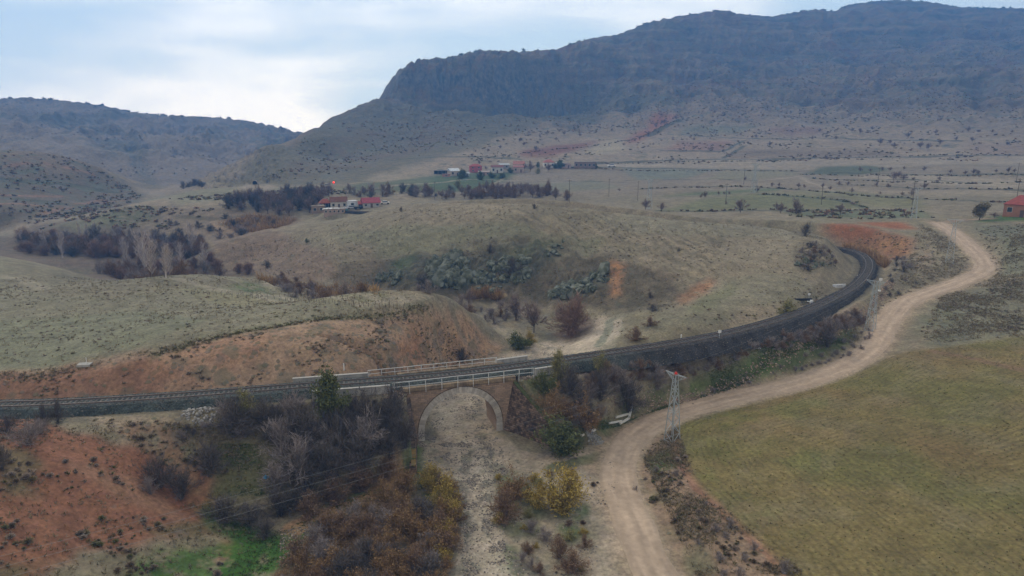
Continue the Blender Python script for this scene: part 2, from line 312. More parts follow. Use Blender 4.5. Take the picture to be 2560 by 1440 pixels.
# ------------------------------------------------------------------ where a sight line meets the ground, and ground height anywhere
def col_at(a):
    i = np.clip(np.searchsorted(AZ, a) - 1, 0, NA - 2); f = (a - AZ[i]) / (AZ[i + 1] - AZ[i]); return i, f
def hit(px, py, rmin=0):
    a, t = ray(px, py); i, f = col_at(a)
    c = TAN[i] * (1 - f) + TAN[i + 1] * f
    ok = np.nonzero((c >= t) & (LR > (math.log(rmin / K) if rmin else 0)))[0]
    j = ok[0] if len(ok) else int(np.argmax(c))
    if j == 0: j = 1
    g = (t - c[j - 1]) / (c[j] - c[j - 1] + 1e-12); g = min(max(g, 0), 1)
    r = math.exp(LR[j - 1] + (LR[j] - LR[j - 1]) * g) * K
    return (r * math.sin(a), r * math.cos(a))
def gz(x, y):
    x = np.asarray(x, float); y = np.asarray(y, float); a = np.arctan2(x, y); l = np.log(np.hypot(x, y) / K)
    i = np.clip(np.searchsorted(AZ, a) - 1, 0, NA - 2); j = np.clip(np.searchsorted(LR, l) - 1, 0, NR - 2)
    f = (a - AZ[i]) / (AZ[i + 1] - AZ[i]); g = (l - LR[j]) / (LR[j + 1] - LR[j])
    return Z[i, j] * (1 - f) * (1 - g) + Z[i + 1, j] * f * (1 - g) + Z[i, j + 1] * (1 - f) * g + Z[i + 1, j + 1] * f * g
def inpoly(P, x, y):
    P = np.asarray(P); ins = np.zeros(len(x), bool); n = len(P)
    for i in range(n):
        x1, y1 = P[i]; x2, y2 = P[(i + 1) % n]
        if y1 == y2: continue
        c = ((y1 > y) != (y2 > y)) & (x < (x2 - x1) * (y - y1) / (y2 - y1) + x1); ins ^= c
    return ins
def outline(pp, rmin=0): return np.array([hit(a, b, rmin) for a, b in pp])

# ------------------------------------------------------------------ ground colours (albedo, plus painted relief shading on the mountains) and pattern masks
GRASS=(.275,.225,.165); OLIVE=(.215,.19,.125); GREEN=(.060,.098,.032); RED=(.215,.118,.080); TAN_=(.345,.245,.170); SAND=(.355,.30,.24); ROADC=(.40,.325,.25)
FIELD=(.195,.153,.066); GRAV=(.20,.19,.18); MTN=(.155,.115,.08); ORANGE=(.25,.13,.075); PALE=(.44,.35,.26); SCRUBC=(.13,.11,.085)
COL = np.empty((NA, NR, 3)); COL[:] = GRASS
MK = np.zeros((NA, NR, 4)); MK[..., 0] = .35; MK[..., 3] = 1       # R scrub speckle, G furrows, B rock
FD = np.zeros((NA, NR))
def shade(m, c):
    c = np.array(c); COL[...] = COL * (1 - m[..., None]) + c * m[..., None]
def jit(scale, amp, seed):
    return amp * fbm(X, Y, scale, 3, seed), amp * fbm(X, Y, scale, 3, seed + 7)
J1 = jit(4.5, 1.6, 101); J2 = jit(22, 7, 111); J0 = jit(1.6, .5, 121)
NB = fbm(X, Y, 2.2, 4, 131, .6); NM = fbm(X, Y, 9, 4, 141, .6); NL = fbm(X, Y, 45, 3, 151)
def region(pp, J=J1, rmin=0, world=None):
    P = outline(pp, rmin) if world is None else np.asarray(world)
    lo = P.min(0) - 8; hi = P.max(0) + 8
    m = (X > lo[0]) & (X < hi[0]) & (Y > lo[1]) & (Y < hi[1]); o = np.zeros(X.shape)
    o[m] = inpoly(P, X[m] + J[0][m], Y[m] + J[1][m])
    ia = np.nonzero(m.any(1))[0]; ir = np.nonzero(m.any(0))[0]
    if not len(ia): return o
    a0, a1, r0, r1 = ia[0], ia[-1] + 1, ir[0], ir[-1] + 1; s = o[a0:a1, r0:r1]
    for ax in (0, 1, 0, 1, 0, 1):
        if s.shape[ax] > 6:
            p = np.pad(s, [(2, 2) if q == ax else (0, 0) for q in (0, 1)], mode='edge'); n = s.shape[ax]
            s = sum(np.take(p, range(k, k + n), axis=ax) for k in range(5)) / 5
    o[a0:a1, r0:r1] = s
    return o
def paint(pp, c, op=1., J=J1, noise=None, thr=0, sc=None, rmin=0, rock=None):
    m = region(pp, J, rmin)
    mm = m * op
    if noise is not None: mm = mm * sstep(thr - .3, thr + .3, noise)
    shade(mm, c)
    if sc is not None: MK[..., 0] = MK[..., 0] * (1 - mm) + sc * mm
    if rock is not None: MK[..., 2] = np.maximum(MK[..., 2], mm * rock)
    return m
# broad mixture of dry and olive grass
shade(sstep(-.15, .35, NL + .4 * NM) * .55, OLIVE)
shade(sstep(.1, .5, NM) * .35, (.315, .255, .19))
# mountains
shade(far, MTN); shade(far * sstep(-.1, .35, ribs * .5 + NL * .4) * .5, (.17, .14, .095)); shade(far * sstep(.0, .4, fbm(X, Y, 120, 4, 161)) * .4, (.15, .085, .06))
shade(far * sstep(.05, .4, fbm(X, Y, 90, 4, 171)) * .5, (.075, .08, .05)); MK[..., 0] = np.maximum(MK[..., 0], far * .7)
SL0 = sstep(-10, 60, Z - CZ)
shade(mt * sstep(.15, -.35, ribs) * .6 if False else mt * (1 - sstep(-.25, .25, ribs)) * .3, (.075, .072, .048)); shade(mt * sstep(.25, .7, ribs) * .5, (.225, .17, .115))  # relief shading painted in: gully hollows darkened, rib tops paled
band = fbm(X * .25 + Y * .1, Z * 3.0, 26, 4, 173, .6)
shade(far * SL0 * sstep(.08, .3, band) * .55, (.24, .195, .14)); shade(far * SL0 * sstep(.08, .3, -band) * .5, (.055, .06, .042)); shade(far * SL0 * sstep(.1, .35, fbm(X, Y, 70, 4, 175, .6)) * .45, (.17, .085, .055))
MK[..., 3] = 1 - sstep(300, 650, R)
# plain beyond the hill and village slopes
shade(sstep(335, 430, R) * (1 - far) * (GA > -.12), (.235,.195,.15))
paint([(900,440),(1100,380),(1290,325),(1400,300),(1560,285),(1700,262),(1950,240),(2150,255),(2560,290),(2700,330),(2700,405),(2560,400),(1480,405),(1060,432)], (.30,.24,.175), .6, jit(110, 95, 401), sc=.6)
paint([(1000,435),(1150,400),(1290,370),(1400,345),(1700,320),(2100,310),(2560,345),(2700,405),(2560,400),(1480,405),(1060,432)], (.30,.24,.175), .6, jit(80, 40, 403), sc=.5)
JM = jit(70, 38, 405)
paint([(560,455),(640,400),(720,362),(810,305),(950,250),(1250,225),(1550,200),(1700,250),(1500,285),(1290,322),(1080,395),(960,425),(830,458),(640,462)], (.13,.118,.075), .8, JM, sc=.6)
paint([(640,455),(760,400),(900,330),(1050,300),(1150,330),(1000,400),(840,450)], (.15,.10,.07), .5, JM, NL, 0)
F1=[([(1630,283),(1697,288),(1640,332),(1565,362),(1518,368),(1618,322)],(.27,.13,.08)), ([(1450,383),(1520,350),(1570,352),(1560,375),(1500,387)],(.33,.28,.20)),
 ([(1300,378),(1380,364),(1500,350),(1440,375),(1380,392),(1300,392)],(.20,.10,.07)), ([(1700,352),(1838,352),(1800,378),(1655,376)],(.25,.16,.12)),
 ([(1712,315),(1900,312),(1850,334),(1692,338)],(.19,.18,.13)), ([(1850,372),(2230,375),(2250,391),(1810,395)],(.20,.155,.11)), ([(1930,318),(2050,318),(2060,335),(1920,335)],(.22,.15,.115)),
 ([(1480,409),(1820,400),(2560,395),(2700,396),(2700,412),(2560,411),(1560,418)],(.30,.25,.19)), ([(2420,360),(2560,356),(2700,358),(2700,385),(2560,388),(2430,386)],(.25,.19,.145)),
 ([(1560,421),(1785,424),(1720,445),(1592,450)],(.175,.18,.14)), ([(1800,428),(1980,425),(2000,437),(1900,448),(1760,450)],(.22,.20,.14)),
 ([(2010,436),(2050,417),(2180,414),(2230,424),(2170,436)],(.11,.12,.075)), ([(2130,438),(2450,441),(2560,450),(2700,455),(2700,472),(2560,470),(2200,452)],(.31,.26,.20)),
 ([(1640,492),(1770,478),(1960,470),(1950,477),(1800,488)],(.13,.15,.08)), ([(2100,470),(2560,482),(2560,492),(2200,484)],(.29,.24,.18)),
 ([(1640,526),(1780,493),(1900,483),(2060,488),(2190,521),(1900,523)],(.165,.165,.09)), ([(1880,480),(2100,476),(2300,495),(2320,520),(2200,520),(2080,488)],(.185,.175,.10)),
 ([(1080,440),(1180,432),(1290,430),(1270,448),(1180,478),(1060,480),(980,470),(1000,452)],(.085,.115,.055)), ([(840,470),(1080,440),(1060,478),(900,490)],(.13,.14,.085)),
 ([(1280,460),(1480,450),(1560,470),(1400,480),(1300,478)],(.20,.19,.14)), ([(1950,527),(2300,524),(2330,545),(2150,545),(2000,540)],(.15,.16,.10)), ([(2430,548),(2500,540),(2560,528),(2700,528),(2700,552),(2560,552),(2440,556)],(.075,.13,.04))]
for pp, c in F1: paint(pp, c, .97, J1, sc=.1)
def stroke(pp, wd, c, op=1., rmin=0, noise=None, thr=0, sc=None, soft=.8):
    P = np.array([hit(a, b, rmin) for a, b in pp]); d, _, _ = near(P, X, Y, wd + soft + 3)
    m = (1 - sstep(wd, wd + soft, d + J0[0])) * (d < 1e5) * op
    if noise is not None: m = m * sstep(thr - .12, thr + .12, noise)
    shade(m, c)
    if sc is not None: MK[..., 0] = MK[..., 0] * (1 - m) + sc * m
DK = (.085,.09,.06)
for pp, wd in [([(1480,408),(1800,398),(2180,393),(2560,388)],2.5),([(1430,418),(1560,420),(1700,421),(1990,428)],2),([(1570,451),(1700,449),(1900,452)],1.3),([(1600,473),(1760,466),(1900,468),(2100,482),(2300,498),(2560,506)],1.1),
               ([(2100,462),(2300,472),(2560,477)],1.3),([(1900,486),(2080,498),(2165,520)],1.1),([(1650,527),(1900,526),(2200,524)],1.4),([(2080,433),(2300,436),(2560,437)],1.5),([(2030,446),(2300,450),(2560,455)],1.2),
               ([(1200,456),(1400,452),(1560,456)],1.2),([(1620,340),(1700,300)],3),([(1655,376),(1810,378),(1860,352)],1.4),([(1700,338),(2100,345)],1.4),([(1810,395),(1860,365)],1.4),([(2100,345),(2400,352)],2),([(1000,398),(1200,392),(1300,398)],2)]:
    stroke(pp, wd, DK, .75)
for pp, wd in [([(2080,478),(2010,448),(2000,440),(1900,452)],1.1),([(900,478),(1080,458),(1180,448),(1290,452),(1420,450)],1.0),([(1260,445),(1210,470),(1180,480)],.8),([(1440,412),(1600,415),(1900,405)],1.3)]:
    stroke(pp, wd, (.33,.28,.22), .7)
# left background
paint([(0,375),(120,382),(230,412),(320,462),(370,490),(300,520),(100,545),(0,570),(-150,570),(-150,370)], (.125,.10,.07), .85, J2, sc=.9)
paint([(0,375),(120,382),(230,412),(260,430),(150,425),(0,420)], (.21,.16,.115), .7, J2)
for pp in [[(0,418),(90,405),(230,435)],[(0,487),(60,490),(170,492)],[(0,510),(150,515),(260,500)],[(100,535),(200,510),(330,498)]]: stroke(pp, 1.6, (.26,.15,.10), .7)
for pp in [[(20,450),(150,460),(280,480)],[(60,500),(260,515)]]: stroke(pp, 4, (.07,.085,.05), .6)
paint([(0,247),(250,262),(560,295),(740,335),(640,365),(540,440),(470,480),(380,475),(330,460),(230,410),(120,380),(0,370),(-150,370),(-150,245)], (.25,.20,.15), .8, J2, sc=.3)
paint([(150,318),(270,310),(330,335),(380,380),(345,400),(260,385),(190,350)], (.11,.115,.08), .55, J2, NL + .5 * NM, 0)
paint([(440,325),(600,305),(740,335),(700,365),(620,350),(520,350)], (.11,.115,.08), .6, J2, NL + .5 * NM, 0)
stroke([(332,335),(342,400),(372,455),(385,470)], 3, (.10,.10,.07), .5, soft=9, noise=NB, thr=-.2)
stroke([(0,290),(120,300),(330,290)], 14, (.10,.11,.08), .45, soft=12)
paint([(60,590),(80,560),(330,560),(500,590),(540,640),(600,690),(300,700),(200,685),(50,645),(0,640),(-80,620),(-80,590)], (.13,.095,.075), .8, J1, sc=.8)
paint([(80,578),(200,548),(330,514),(470,516),(700,528),(760,545),(700,575),(540,600),(430,590),(330,560)], (.205,.155,.11), .8, J1, sc=.7)
paint([(520,560),(620,533),(740,548),(690,572),(560,596)], (.29,.20,.13), .8, J1, NB, -.1)
paint([(90,585),(200,550),(300,525),(290,560),(200,580)], (.19,.19,.12), .8, J1)
paint([(250,540),(330,516),(400,518),(390,550),(280,578)], (.085,.105,.055), .8, J1, NB, -.1)
paint([(360,500),(470,478),(560,470),(840,466),(900,480),(800,490),(640,500),(440,512)], (.215,.205,.14), .8, J1, sc=.2)
paint([(590,478),(610,462),(690,462),(680,476),(640,480)], (.33,.27,.215), .8, J1)
for pp in [[(560,560),(640,556),(700,548)],[(450,540),(540,548),(620,540)],[(380,600),(430,588),(520,640)]]: stroke(pp, 1.5, (.09,.08,.055), .6)
# central hill
hm_ = hf if True else 0
sk_ = fbm(GA + .5 * GL, GL * .12, .012, 4, 251, .6)
shade(hm_ * sstep(560, 760, PXA) * (1 - sstep(1650, 1800, PXA)) * .35, (.20, .165, .115)); shade(hm_ * sstep(.05, .3, sk_) * .55, (.115, .10, .065)); shade(hm_ * sstep(.08, .3, -sk_) * .5, (.32, .255, .185))
paint([(530,600),(700,578),(800,620),(860,690),(760,705),(600,690),(540,640)], (.215,.155,.115), .8, J1, sc=.6)
paint([(800,600),(1000,560),(1250,560),(1500,600),(1480,660),(1200,640),(950,640)], (.215,.205,.135), .6, J2)
paint([(820,690),(900,650),(1000,640),(1250,620),(1500,640),(1700,690),(1650,760),(1400,755),(1100,730),(850,715)], (.125,.10,.068), .85, J1, sc=.5)
paint([(880,705),(960,650),(1100,625),(1400,595),(1540,640),(1660,700),(1720,735),(1640,775),(1480,760),(1250,742),(1000,728)], (.095,.082,.056), .8, J1, fbm(GA + .5 * GL, GL * .3, .02, 4, 263, .6), -.12)
ROCKY=(.075,.085,.055)
paint([(980,650),(1050,632),(1180,640),(1400,598),(1390,650),(1330,690),(1250,728),(1100,722),(940,708),(960,690)], ROCKY, .7, J1, NB, -.15, rock=.6)
paint([(1370,735),(1420,700),(1515,668),(1520,710),(1450,745),(1400,752)], ROCKY, .7, J1, NB, -.15, rock=.6)
paint([(980,655),(1040,632),(1030,665),(985,680)], (.06,.095,.03), .8, J0)
paint([(1250,650),(1390,598),(1400,610),(1300,650)], (.12,.13,.055), .6, J1)
paint([(1520,655),(1560,650),(1555,740),(1530,745)], (.36,.19,.10), .95, J1, NB, -.25)
paint([(1700,775),(1690,745),(1760,700),(1790,705),(1770,735)], (.34,.18,.10), .95, J1, NB, -.25)
paint([(1640,745),(1730,700),(1770,690),(1700,760),(1640,790)], (.12,.10,.075), .6, J1, NB, -.05)
paint([(1500,545),(1700,548),(1950,565),(2000,600),(1800,590),(1600,575)], (.29,.25,.19), .7, J2)
paint([(1980,640),(2010,600),(2070,620),(2090,670),(2010,685)], (.10,.085,.06), .75, J1, NB, -.2, sc=.9)
stroke([(1940,560),(2020,590),(2080,610),(2110,640)], 1.4, (.14,.125,.09), .7, soft=2)
paint([(1800,700),(2000,690),(2060,740),(1900,800),(1700,815),(1600,840),(1560,850),(1700,760)], (.27,.235,.175), .7, J1)
paint([(1750,745),(1830,710),(1850,720),(1800,760),(1720,790)], (.17,.18,.085), .5, J1)
paint([(1860,760),(1960,758),(2000,775),(1920,800),(1820,820)], (.33,.26,.19), .7, J1)
# red cut at the bend
paint([(2048,566),(2130,560),(2200,575),(2288,598),(2272,640),(2215,652),(2170,640),(2095,600)], ORANGE, .95, J0, sc=.5)
paint([(2048,566),(2130,560),(2200,575),(2190,590),(2110,590)], (.26,.105,.055), .8, J0)
paint([(2130,590),(2270,600),(2270,645),(2180,635)], (.34,.20,.09), .6, J0, NB, .0)
paint([(2100,590),(2270,600),(2260,650),(2150,620)], (.14,.10,.06), .5, J0, fbm(X, Y, 2, 3, 261), .15)
paint([(2140,556),(2255,555),(2290,572),(2250,574),(2190,566)], (.33,.13,.06), .9, J0)
paint([(2110,612),(2180,632),(2222,655),(2215,672),(2195,672),(2165,640)], (.36,.255,.12), .85, J0)
paint([(2225,650),(2270,640),(2260,700),(2220,730),(2205,690)], (.15,.12,.09), .7, J1, NB, -.15)
paint([(2290,610),(2350,580),(2440,640),(2400,700),(2290,730),(2240,730),(2270,660)], (.20,.17,.12), .6, J1, NB, 0, sc=.7)
paint([(2290,640),(2320,620),(2330,650),(2300,690)], (.30,.17,.11), .5, J1, NB, 0)
# right grassland
paint([(2330,880),(2300,830),(2330,770),(2440,730),(2700,680),(2700,838),(2560,835)], (.205,.19,.14), .7, J2, sc=.7)
paint([(2300,860),(2290,800),(2340,760),(2420,770),(2380,850)], (.12,.14,.095), .5, J1, NM, 0)
paint([(2430,560),(2700,560),(2700,680),(2500,690),(2480,620)], (.19,.185,.13), .7, J2, sc=.6)
# plateau
paint([(0,640),(180,690),(400,690),(560,690),(640,705),(1000,760),(1080,780),(800,790),(380,888),(0,922),(-200,925),(-200,700)], (.255,.23,.17), .75, J2, sc=.35)
paint([(0,800),(300,780),(500,800),(350,880),(0,915),(-200,915)], (.225,.22,.155), .7, J2, sc=.1)
paint([(0,645),(180,690),(400,695),(560,692),(600,720),(300,745),(100,740)], (.235,.195,.145), .6, J2)
paint([(560,715),(620,705),(680,730),(640,740),(590,733)], (.08,.13,.045), .7, J1, NB, -.1)
paint([(450,720),(600,735),(1000,755),(900,765),(500,750)], (.26,.235,.14), .6, J1)
for pp, wd in [([(420,694),(500,714),(560,728),(700,741),(950,752),(1100,765)],.8),([(0,690),(60,700),(110,722)],1.2),([(640,740),(900,762),(1080,775)],.6)]: stroke(pp, wd, (.34,.295,.23), .75)
paint([(150,665),(240,672),(200,705),(140,712)], (.12,.115,.08), .7, J1, NB, -.1)
# the cut face
paint([(0,935),(210,917),(380,893),(520,850),(640,825),(800,802),(950,792),(1080,787),(1180,810),(1250,862),(1225,903),(1150,925),(950,945),(780,955),(400,988),(0,1008),(-200,1008),(-200,935)], (.335,.23,.16), .95, J0, sc=.8)
paint([(0,935),(210,917),(380,893),(470,940),(560,965),(400,988),(0,1008),(-200,1008),(-200,935)], (.25,.13,.085), .75, J1, sc=.6)
paint([(980,860),(1100,845),(1120,900),(990,905)], (.36,.16,.09), .5, J2, NM, -.1)
paint([(380,897),(520,853),(620,830),(700,835),(640,900),(560,930),(450,905)], (.33,.19,.125), .6, J1)
paint([(380,960),(700,935),(790,950),(600,970),(400,985)], (.36,.25,.175), .7, J1)
stroke([(380,888),(520,848),(640,822),(800,797),(950,787),(1080,782)], .3, (.15,.145,.08), .7, soft=1.2, noise=NB, thr=-.1)
paint([(1080,785),(1180,806),(1258,862),(1232,905),(1120,915),(1060,850)], (.35,.23,.15), .85, J0)
paint([(160,905),(380,880),(420,890),(250,915)], (.31,.22,.165), .7, J1)
# sands round the stream above the bridge
paint([(1085,1060),(1090,1000),(1180,935),(1240,905),(1285,868),(1380,850),(1460,800),(1510,790),(1548,800),(1545,840),(1500,870),(1400,905),(1300,950),(1240,1000),(1240,1085)], (.44,.37,.295), .95, J1, sc=.1)
paint([(1150,768),(1215,785),(1320,850),(1285,862),(1225,812)], (.34,.28,.215), .8, J1)
paint([(1380,835),(1420,815),(1490,790),(1480,830),(1400,850)], (.17,.115,.095), .8, J1)
paint([(620,695),(740,715),(760,730),(660,715)], (.36,.31,.25), .7, J1)
stroke([(1525,800),(1520,830),(1500,862)], .5, (.14,.17,.13), .8)
stroke([(1535,795),(1530,835),(1510,870)], 1.6, (.34,.30,.24), .6)
stroke([(1180,738),(1250,742)], 1.2, (.40,.29,.16), .8)
# embankment and left foreground
paint([(0,1020),(400,1000),(780,975),(1000,990),(1000,1100),(560,1120),(300,1080),(0,1050),(-200,1050),(-200,1020)], (.20,.165,.125), .85, J1, sc=.8)
paint([(190,1040),(300,1040),(460,1048),(440,1075),(330,1070),(240,1062)], (.34,.265,.195), .8, J1)
paint([(-200,1030),(0,1032),(60,1040),(130,1075),(260,1100),(420,1150),(540,1200),(560,1250),(500,1300),(560,1330),(400,1350),(200,1390),(0,1500),(-200,1500)], (.25,.115,.07), .95, J1, sc=.35)
paint([(250,1060),(420,1075),(560,1110),(580,1230),(500,1200),(350,1110)], (.25,.15,.095), .8, J1, NB, -.1, sc=.8)
paint([(130,1150),(230,1165),(420,1240),(500,1330),(420,1290),(200,1200)], (.30,.18,.12), .6, J1)
paint([(400,1150),(480,1170),(520,1230),(480,1240),(430,1200)], (.33,.24,.15), .6, J1, NB, -.1)
paint([(0,1110),(60,1120),(100,1180),(80,1240),(30,1230),(0,1190)], (.13,.125,.07), .7, J1)
paint([(330,1280),(560,1290),(680,1350),(680,1500),(-100,1500),(0,1420),(200,1350)], (.135,.125,.07), .75, J2, NM, -.1, sc=.5)
paint([(530,1110),(620,1110),(690,1160),(680,1240),(600,1260),(520,1250),(560,1180)], (.095,.10,.042), .85, J1)
paint([(560,1350),(650,1350),(640,1400),(560,1410)], (.26,.13,.085), .8, J1)
paint([(430,1090),(560,1110),(700,1050),(800,1000),(1010,1010),(1030,1130),(900,1150),(700,1240),(560,1180)], (.12,.11,.065), .6, J1)
# river sands, gravel, greens
paint([(1040,1090),(1245,1085),(1290,1120),(1470,1135),(1550,1110),(1560,1250),(1640,1440),(1700,1600),(700,1600),(720,1330),(900,1240),(1050,1175),(1050,1130)], SAND, .95, J1, sc=.1)
paint([(700,1500),(690,1400),(740,1320),(900,1260),(1060,1190),(1150,1210),(1160,1300),(1120,1400),(1100,1500)], (.16,.125,.085), .75, J1, sc=.5)
G = (.055,.13,.024)
for pp in [[(470,1245),(520,1252),(570,1295),(700,1330),(760,1290),(900,1235),(1040,1165),(1062,1180),(960,1252),(820,1318),(730,1380),(660,1440),(540,1450),(620,1370),(520,1310)],
           [(1010,1190),(1080,1185),(1110,1230),(1060,1240)],[(1240,1200),(1290,1185),(1330,1215),(1290,1250),(1250,1240)],[(1260,1310),(1330,1290),(1350,1325),(1280,1345)],[(1380,1320),(1460,1310),(1470,1350),(1400,1360)],[(1250,1360),(1310,1370),(1320,1440),(1260,1440)],[(600,1290),(720,1340),(780,1290),(760,1400),(640,1440),(560,1440)],[(330,1395),(480,1370),(640,1345),(660,1370),(600,1500),(300,1500)],[(1310,1250),(1360,1260),(1380,1290),(1330,1300)],[(1390,1265),(1470,1270),(1460,1300),(1400,1290)],[(1050,1090),(1060,1180),(1040,1190),(1030,1110)]]:
    paint(pp, G, .85, J1, NB, -.22)
paint([(1300,1130),(1440,1128),(1540,1130),(1530,1190),(1420,1170),(1330,1150)], (.37,.26,.18), .6, J1)
stroke([(1560,1100),(1480,1130),(1380,1150),(1270,1148)], 1.3, (.40,.33,.255), .8, soft=1)
stroke([(1380,1170),(1450,1155),(1530,1130)], .6, (.08,.12,.04), .6)
stroke([(740,1318),(820,1285),(920,1245),(1000,1200)], 1.2, (.34,.20,.12), .8, soft=.8)
paint([(1240,1170),(1400,1180),(1490,1250),(1500,1440),(1330,1440),(1250,1330)], (.30,.25,.185), .6, J1, NM, -.1)
gm = sstep(.0, .25, fbm(X, Y, 1.6, 3, 181) + .35 * np.exp(-((dv - 3.4) / 1.3) ** 2) - .26) * (dv < 9) * (R < 200)
shade(gm * .45, (.19,.175,.155))
bl = sstep(.1, .4, fbm(X, Y, 5, 3, 183)) * (dv < 12) * (R < 200); shade(bl * .5, (.26,.235,.21))
stroke([(1100,1000),(1120,1060),(1165,1110),(1185,1160),(1188,1230),(1192,1300),(1205,1370),(1235,1450)], 1.7, (.42,.365,.30), .75, soft=1.2)
for pp in [[(1170,1120),(1160,1180),(1152,1240),(1158,1300),(1160,1360),(1190,1450)],[(1205,1090),(1225,1150),(1212,1220),(1222,1300),(1245,1370),(1335,1450)]]: stroke(pp, .35, (.17,.155,.14), .7, noise=NB, thr=.0, soft=.9)
# hollow between road and railway
paint([(1400,1135),(1470,1050),(1640,955),(1800,900),(2000,865),(2080,830),(2150,820),(2140,860),(2000,925),(1850,965),(1700,1005),(1600,1040),(1510,1105)], (.075,.10,.038), .95, J1, NB, -.5)
paint([(1700,930),(1850,890),(1950,880),(1960,920),(1800,950),(1700,975)], (.055,.12,.025), .8, J1, NB, -.15)
paint([(1950,850),(2060,820),(2100,850),(1980,900)], (.085,.10,.04), .8, J1, NB, -.2)
paint([(1330,930),(1600,908),(1850,868),(2050,806),(2120,770),(2150,775),(2060,830),(1860,892),(1600,940),(1345,955)], (.265,.20,.165), .8, J0, sc=.7)
paint([(2060,800),(2130,755),(2160,760),(2120,800),(2070,830)], (.34,.26,.185), .7, J1)
paint([(1270,945),(1310,930),(1370,1060),(1350,1060)], (.08,.10,.04), .8, J0)
paint([(1420,1135),(1560,1060),(1590,1070),(1560,1110),(1470,1140)], (.27,.21,.155), .7, J1, NB, 0)
# strip between road and field
paint([(1590,1110),(1690,1055),(1700,1130),(1745,1215),(1850,1310),(1960,1420),(2020,1520),(1740,1520),(1680,1390),(1600,1260)], (.27,.185,.13), .85, J1, sc=.5)
paint([(1610,1140),(1680,1120),(1695,1175),(1640,1200)], (.06,.11,.035), .85, J1, NB, -.3)
paint([(1595,1210),(1660,1230),(1760,1330),(1800,1440),(1720,1440),(1640,1310)], (.15,.155,.095), .7, J1, NM, -.05)
stroke([(1690,1080),(1700,1150),(1750,1222),(1840,1305),(1960,1415),(2040,1500)], .55, (.27,.15,.10), .85, soft=.6)
# the sown field
FP = [(1694,1062),(1760,1040),(1900,1006),(2060,962),(2150,928),(2235,888),(2330,872),(2560,838),(2700,822),(3300,770),(3300,1560),(2060,1560),(1950,1405),(1840,1295),(1750,1212),(1703,1135)]
fm = paint(FP, FIELD, 1, J0, sc=.05)
MK[..., 1] = fm
shade(fm * sstep(-.1, .3, fbm(X, Y, 18, 4, 191)) * .4, (.125,.14,.042)); shade(fm * sstep(.0, .35, fbm(X, Y, 24, 4, 197)) * .35, (.215,.125,.065)); shade(fm * sstep(.0, .35, fbm(X, Y, 7, 4, 199)) * .3, (.21,.18,.12))
shade(fm * sstep(.2, .5, fbm(X, Y, 11, 4, 205)) * .3, (.24,.17,.105))
shade(fm * (GA < .46) * sstep(.0, .4, NM) * .3, (.10,.14,.035))
stroke([(2335,880),(2450,900),(2560,925),(2650,945)], .5, (.20,.12,.08), .7)
EDG = np.array([hit(a, b) for a, b in [(2080,1600),(1950,1405),(1840,1295),(1750,1212),(1703,1135),(1700,1075),(1760,1042),(1900,1006),(2060,962),(2150,928),(2235,888),(2330,872)]])
e = even(spline(EDG, 1.0), 1.5); fd, _, _ = near(e, X, Y, 130); FD[:] = np.where(fd < 1e5, fd, 130)
# road and rail verges
shade((1 - sstep(RW - .2, RW + .9, dd + J0[0] * .6)) * (dd < 1e5), ROADC)
shade((1 - sstep(RW + .3, RW + 2.2, dd + J0[1])) * (dd < 1e5) * .45 * (1 - fm), (.34,.255,.18))
stroke([(2345,556),(2420,549),(2480,546)], 1.2, (.33,.24,.175), .7)
shade((1 - sstep(2.8, 3.6, dr + J0[0])) * onr * (~chan), (.20,.165,.125))
paint([(1600,905),(1850,868),(2040,806),(2050,815),(1860,880),(1600,918)], (.21,.165,.14), .6, J0)
# bare rock wherever the ground is steep
dZa = np.gradient(Z, axis=0) / (np.gradient(AZ)[:, None] * RM); dZr = np.gradient(Z, axis=1) / (np.gradient(LR)[None] * RM)
SL = np.sqrt(dZa ** 2 + dZr ** 2)
rk = sstep(1.0, 1.6, SL + .25 * NM) * far * (.35 + .65 * cliff)
shade(rk * .8, (.125,.105,.085)); MK[..., 2] = np.maximum(MK[..., 2], rk)
rk2 = sstep(.7, 1.1, SL) * crag; shade(rk2 * .8, (.24,.20,.155)); MK[..., 2] = np.maximum(MK[..., 2], rk2)

COL *= np.array((.99, .93, .85))
sat_ = (COL[..., 0] - COL[..., 2]) / COL[..., 0]; dg = sstep(.17, .20, COL[..., 0]) * (1 - sstep(.30, .34, COL[..., 0])) * (1 - sstep(.46, .54, sat_)) * (1 - .8 * sstep(380, 430, R)); COL *= 1 - dg[..., None] * np.array((.17, .13, .16))
COL *= 1 - (far * sstep(-30, 20, Z - CZ) * .14)[..., None]
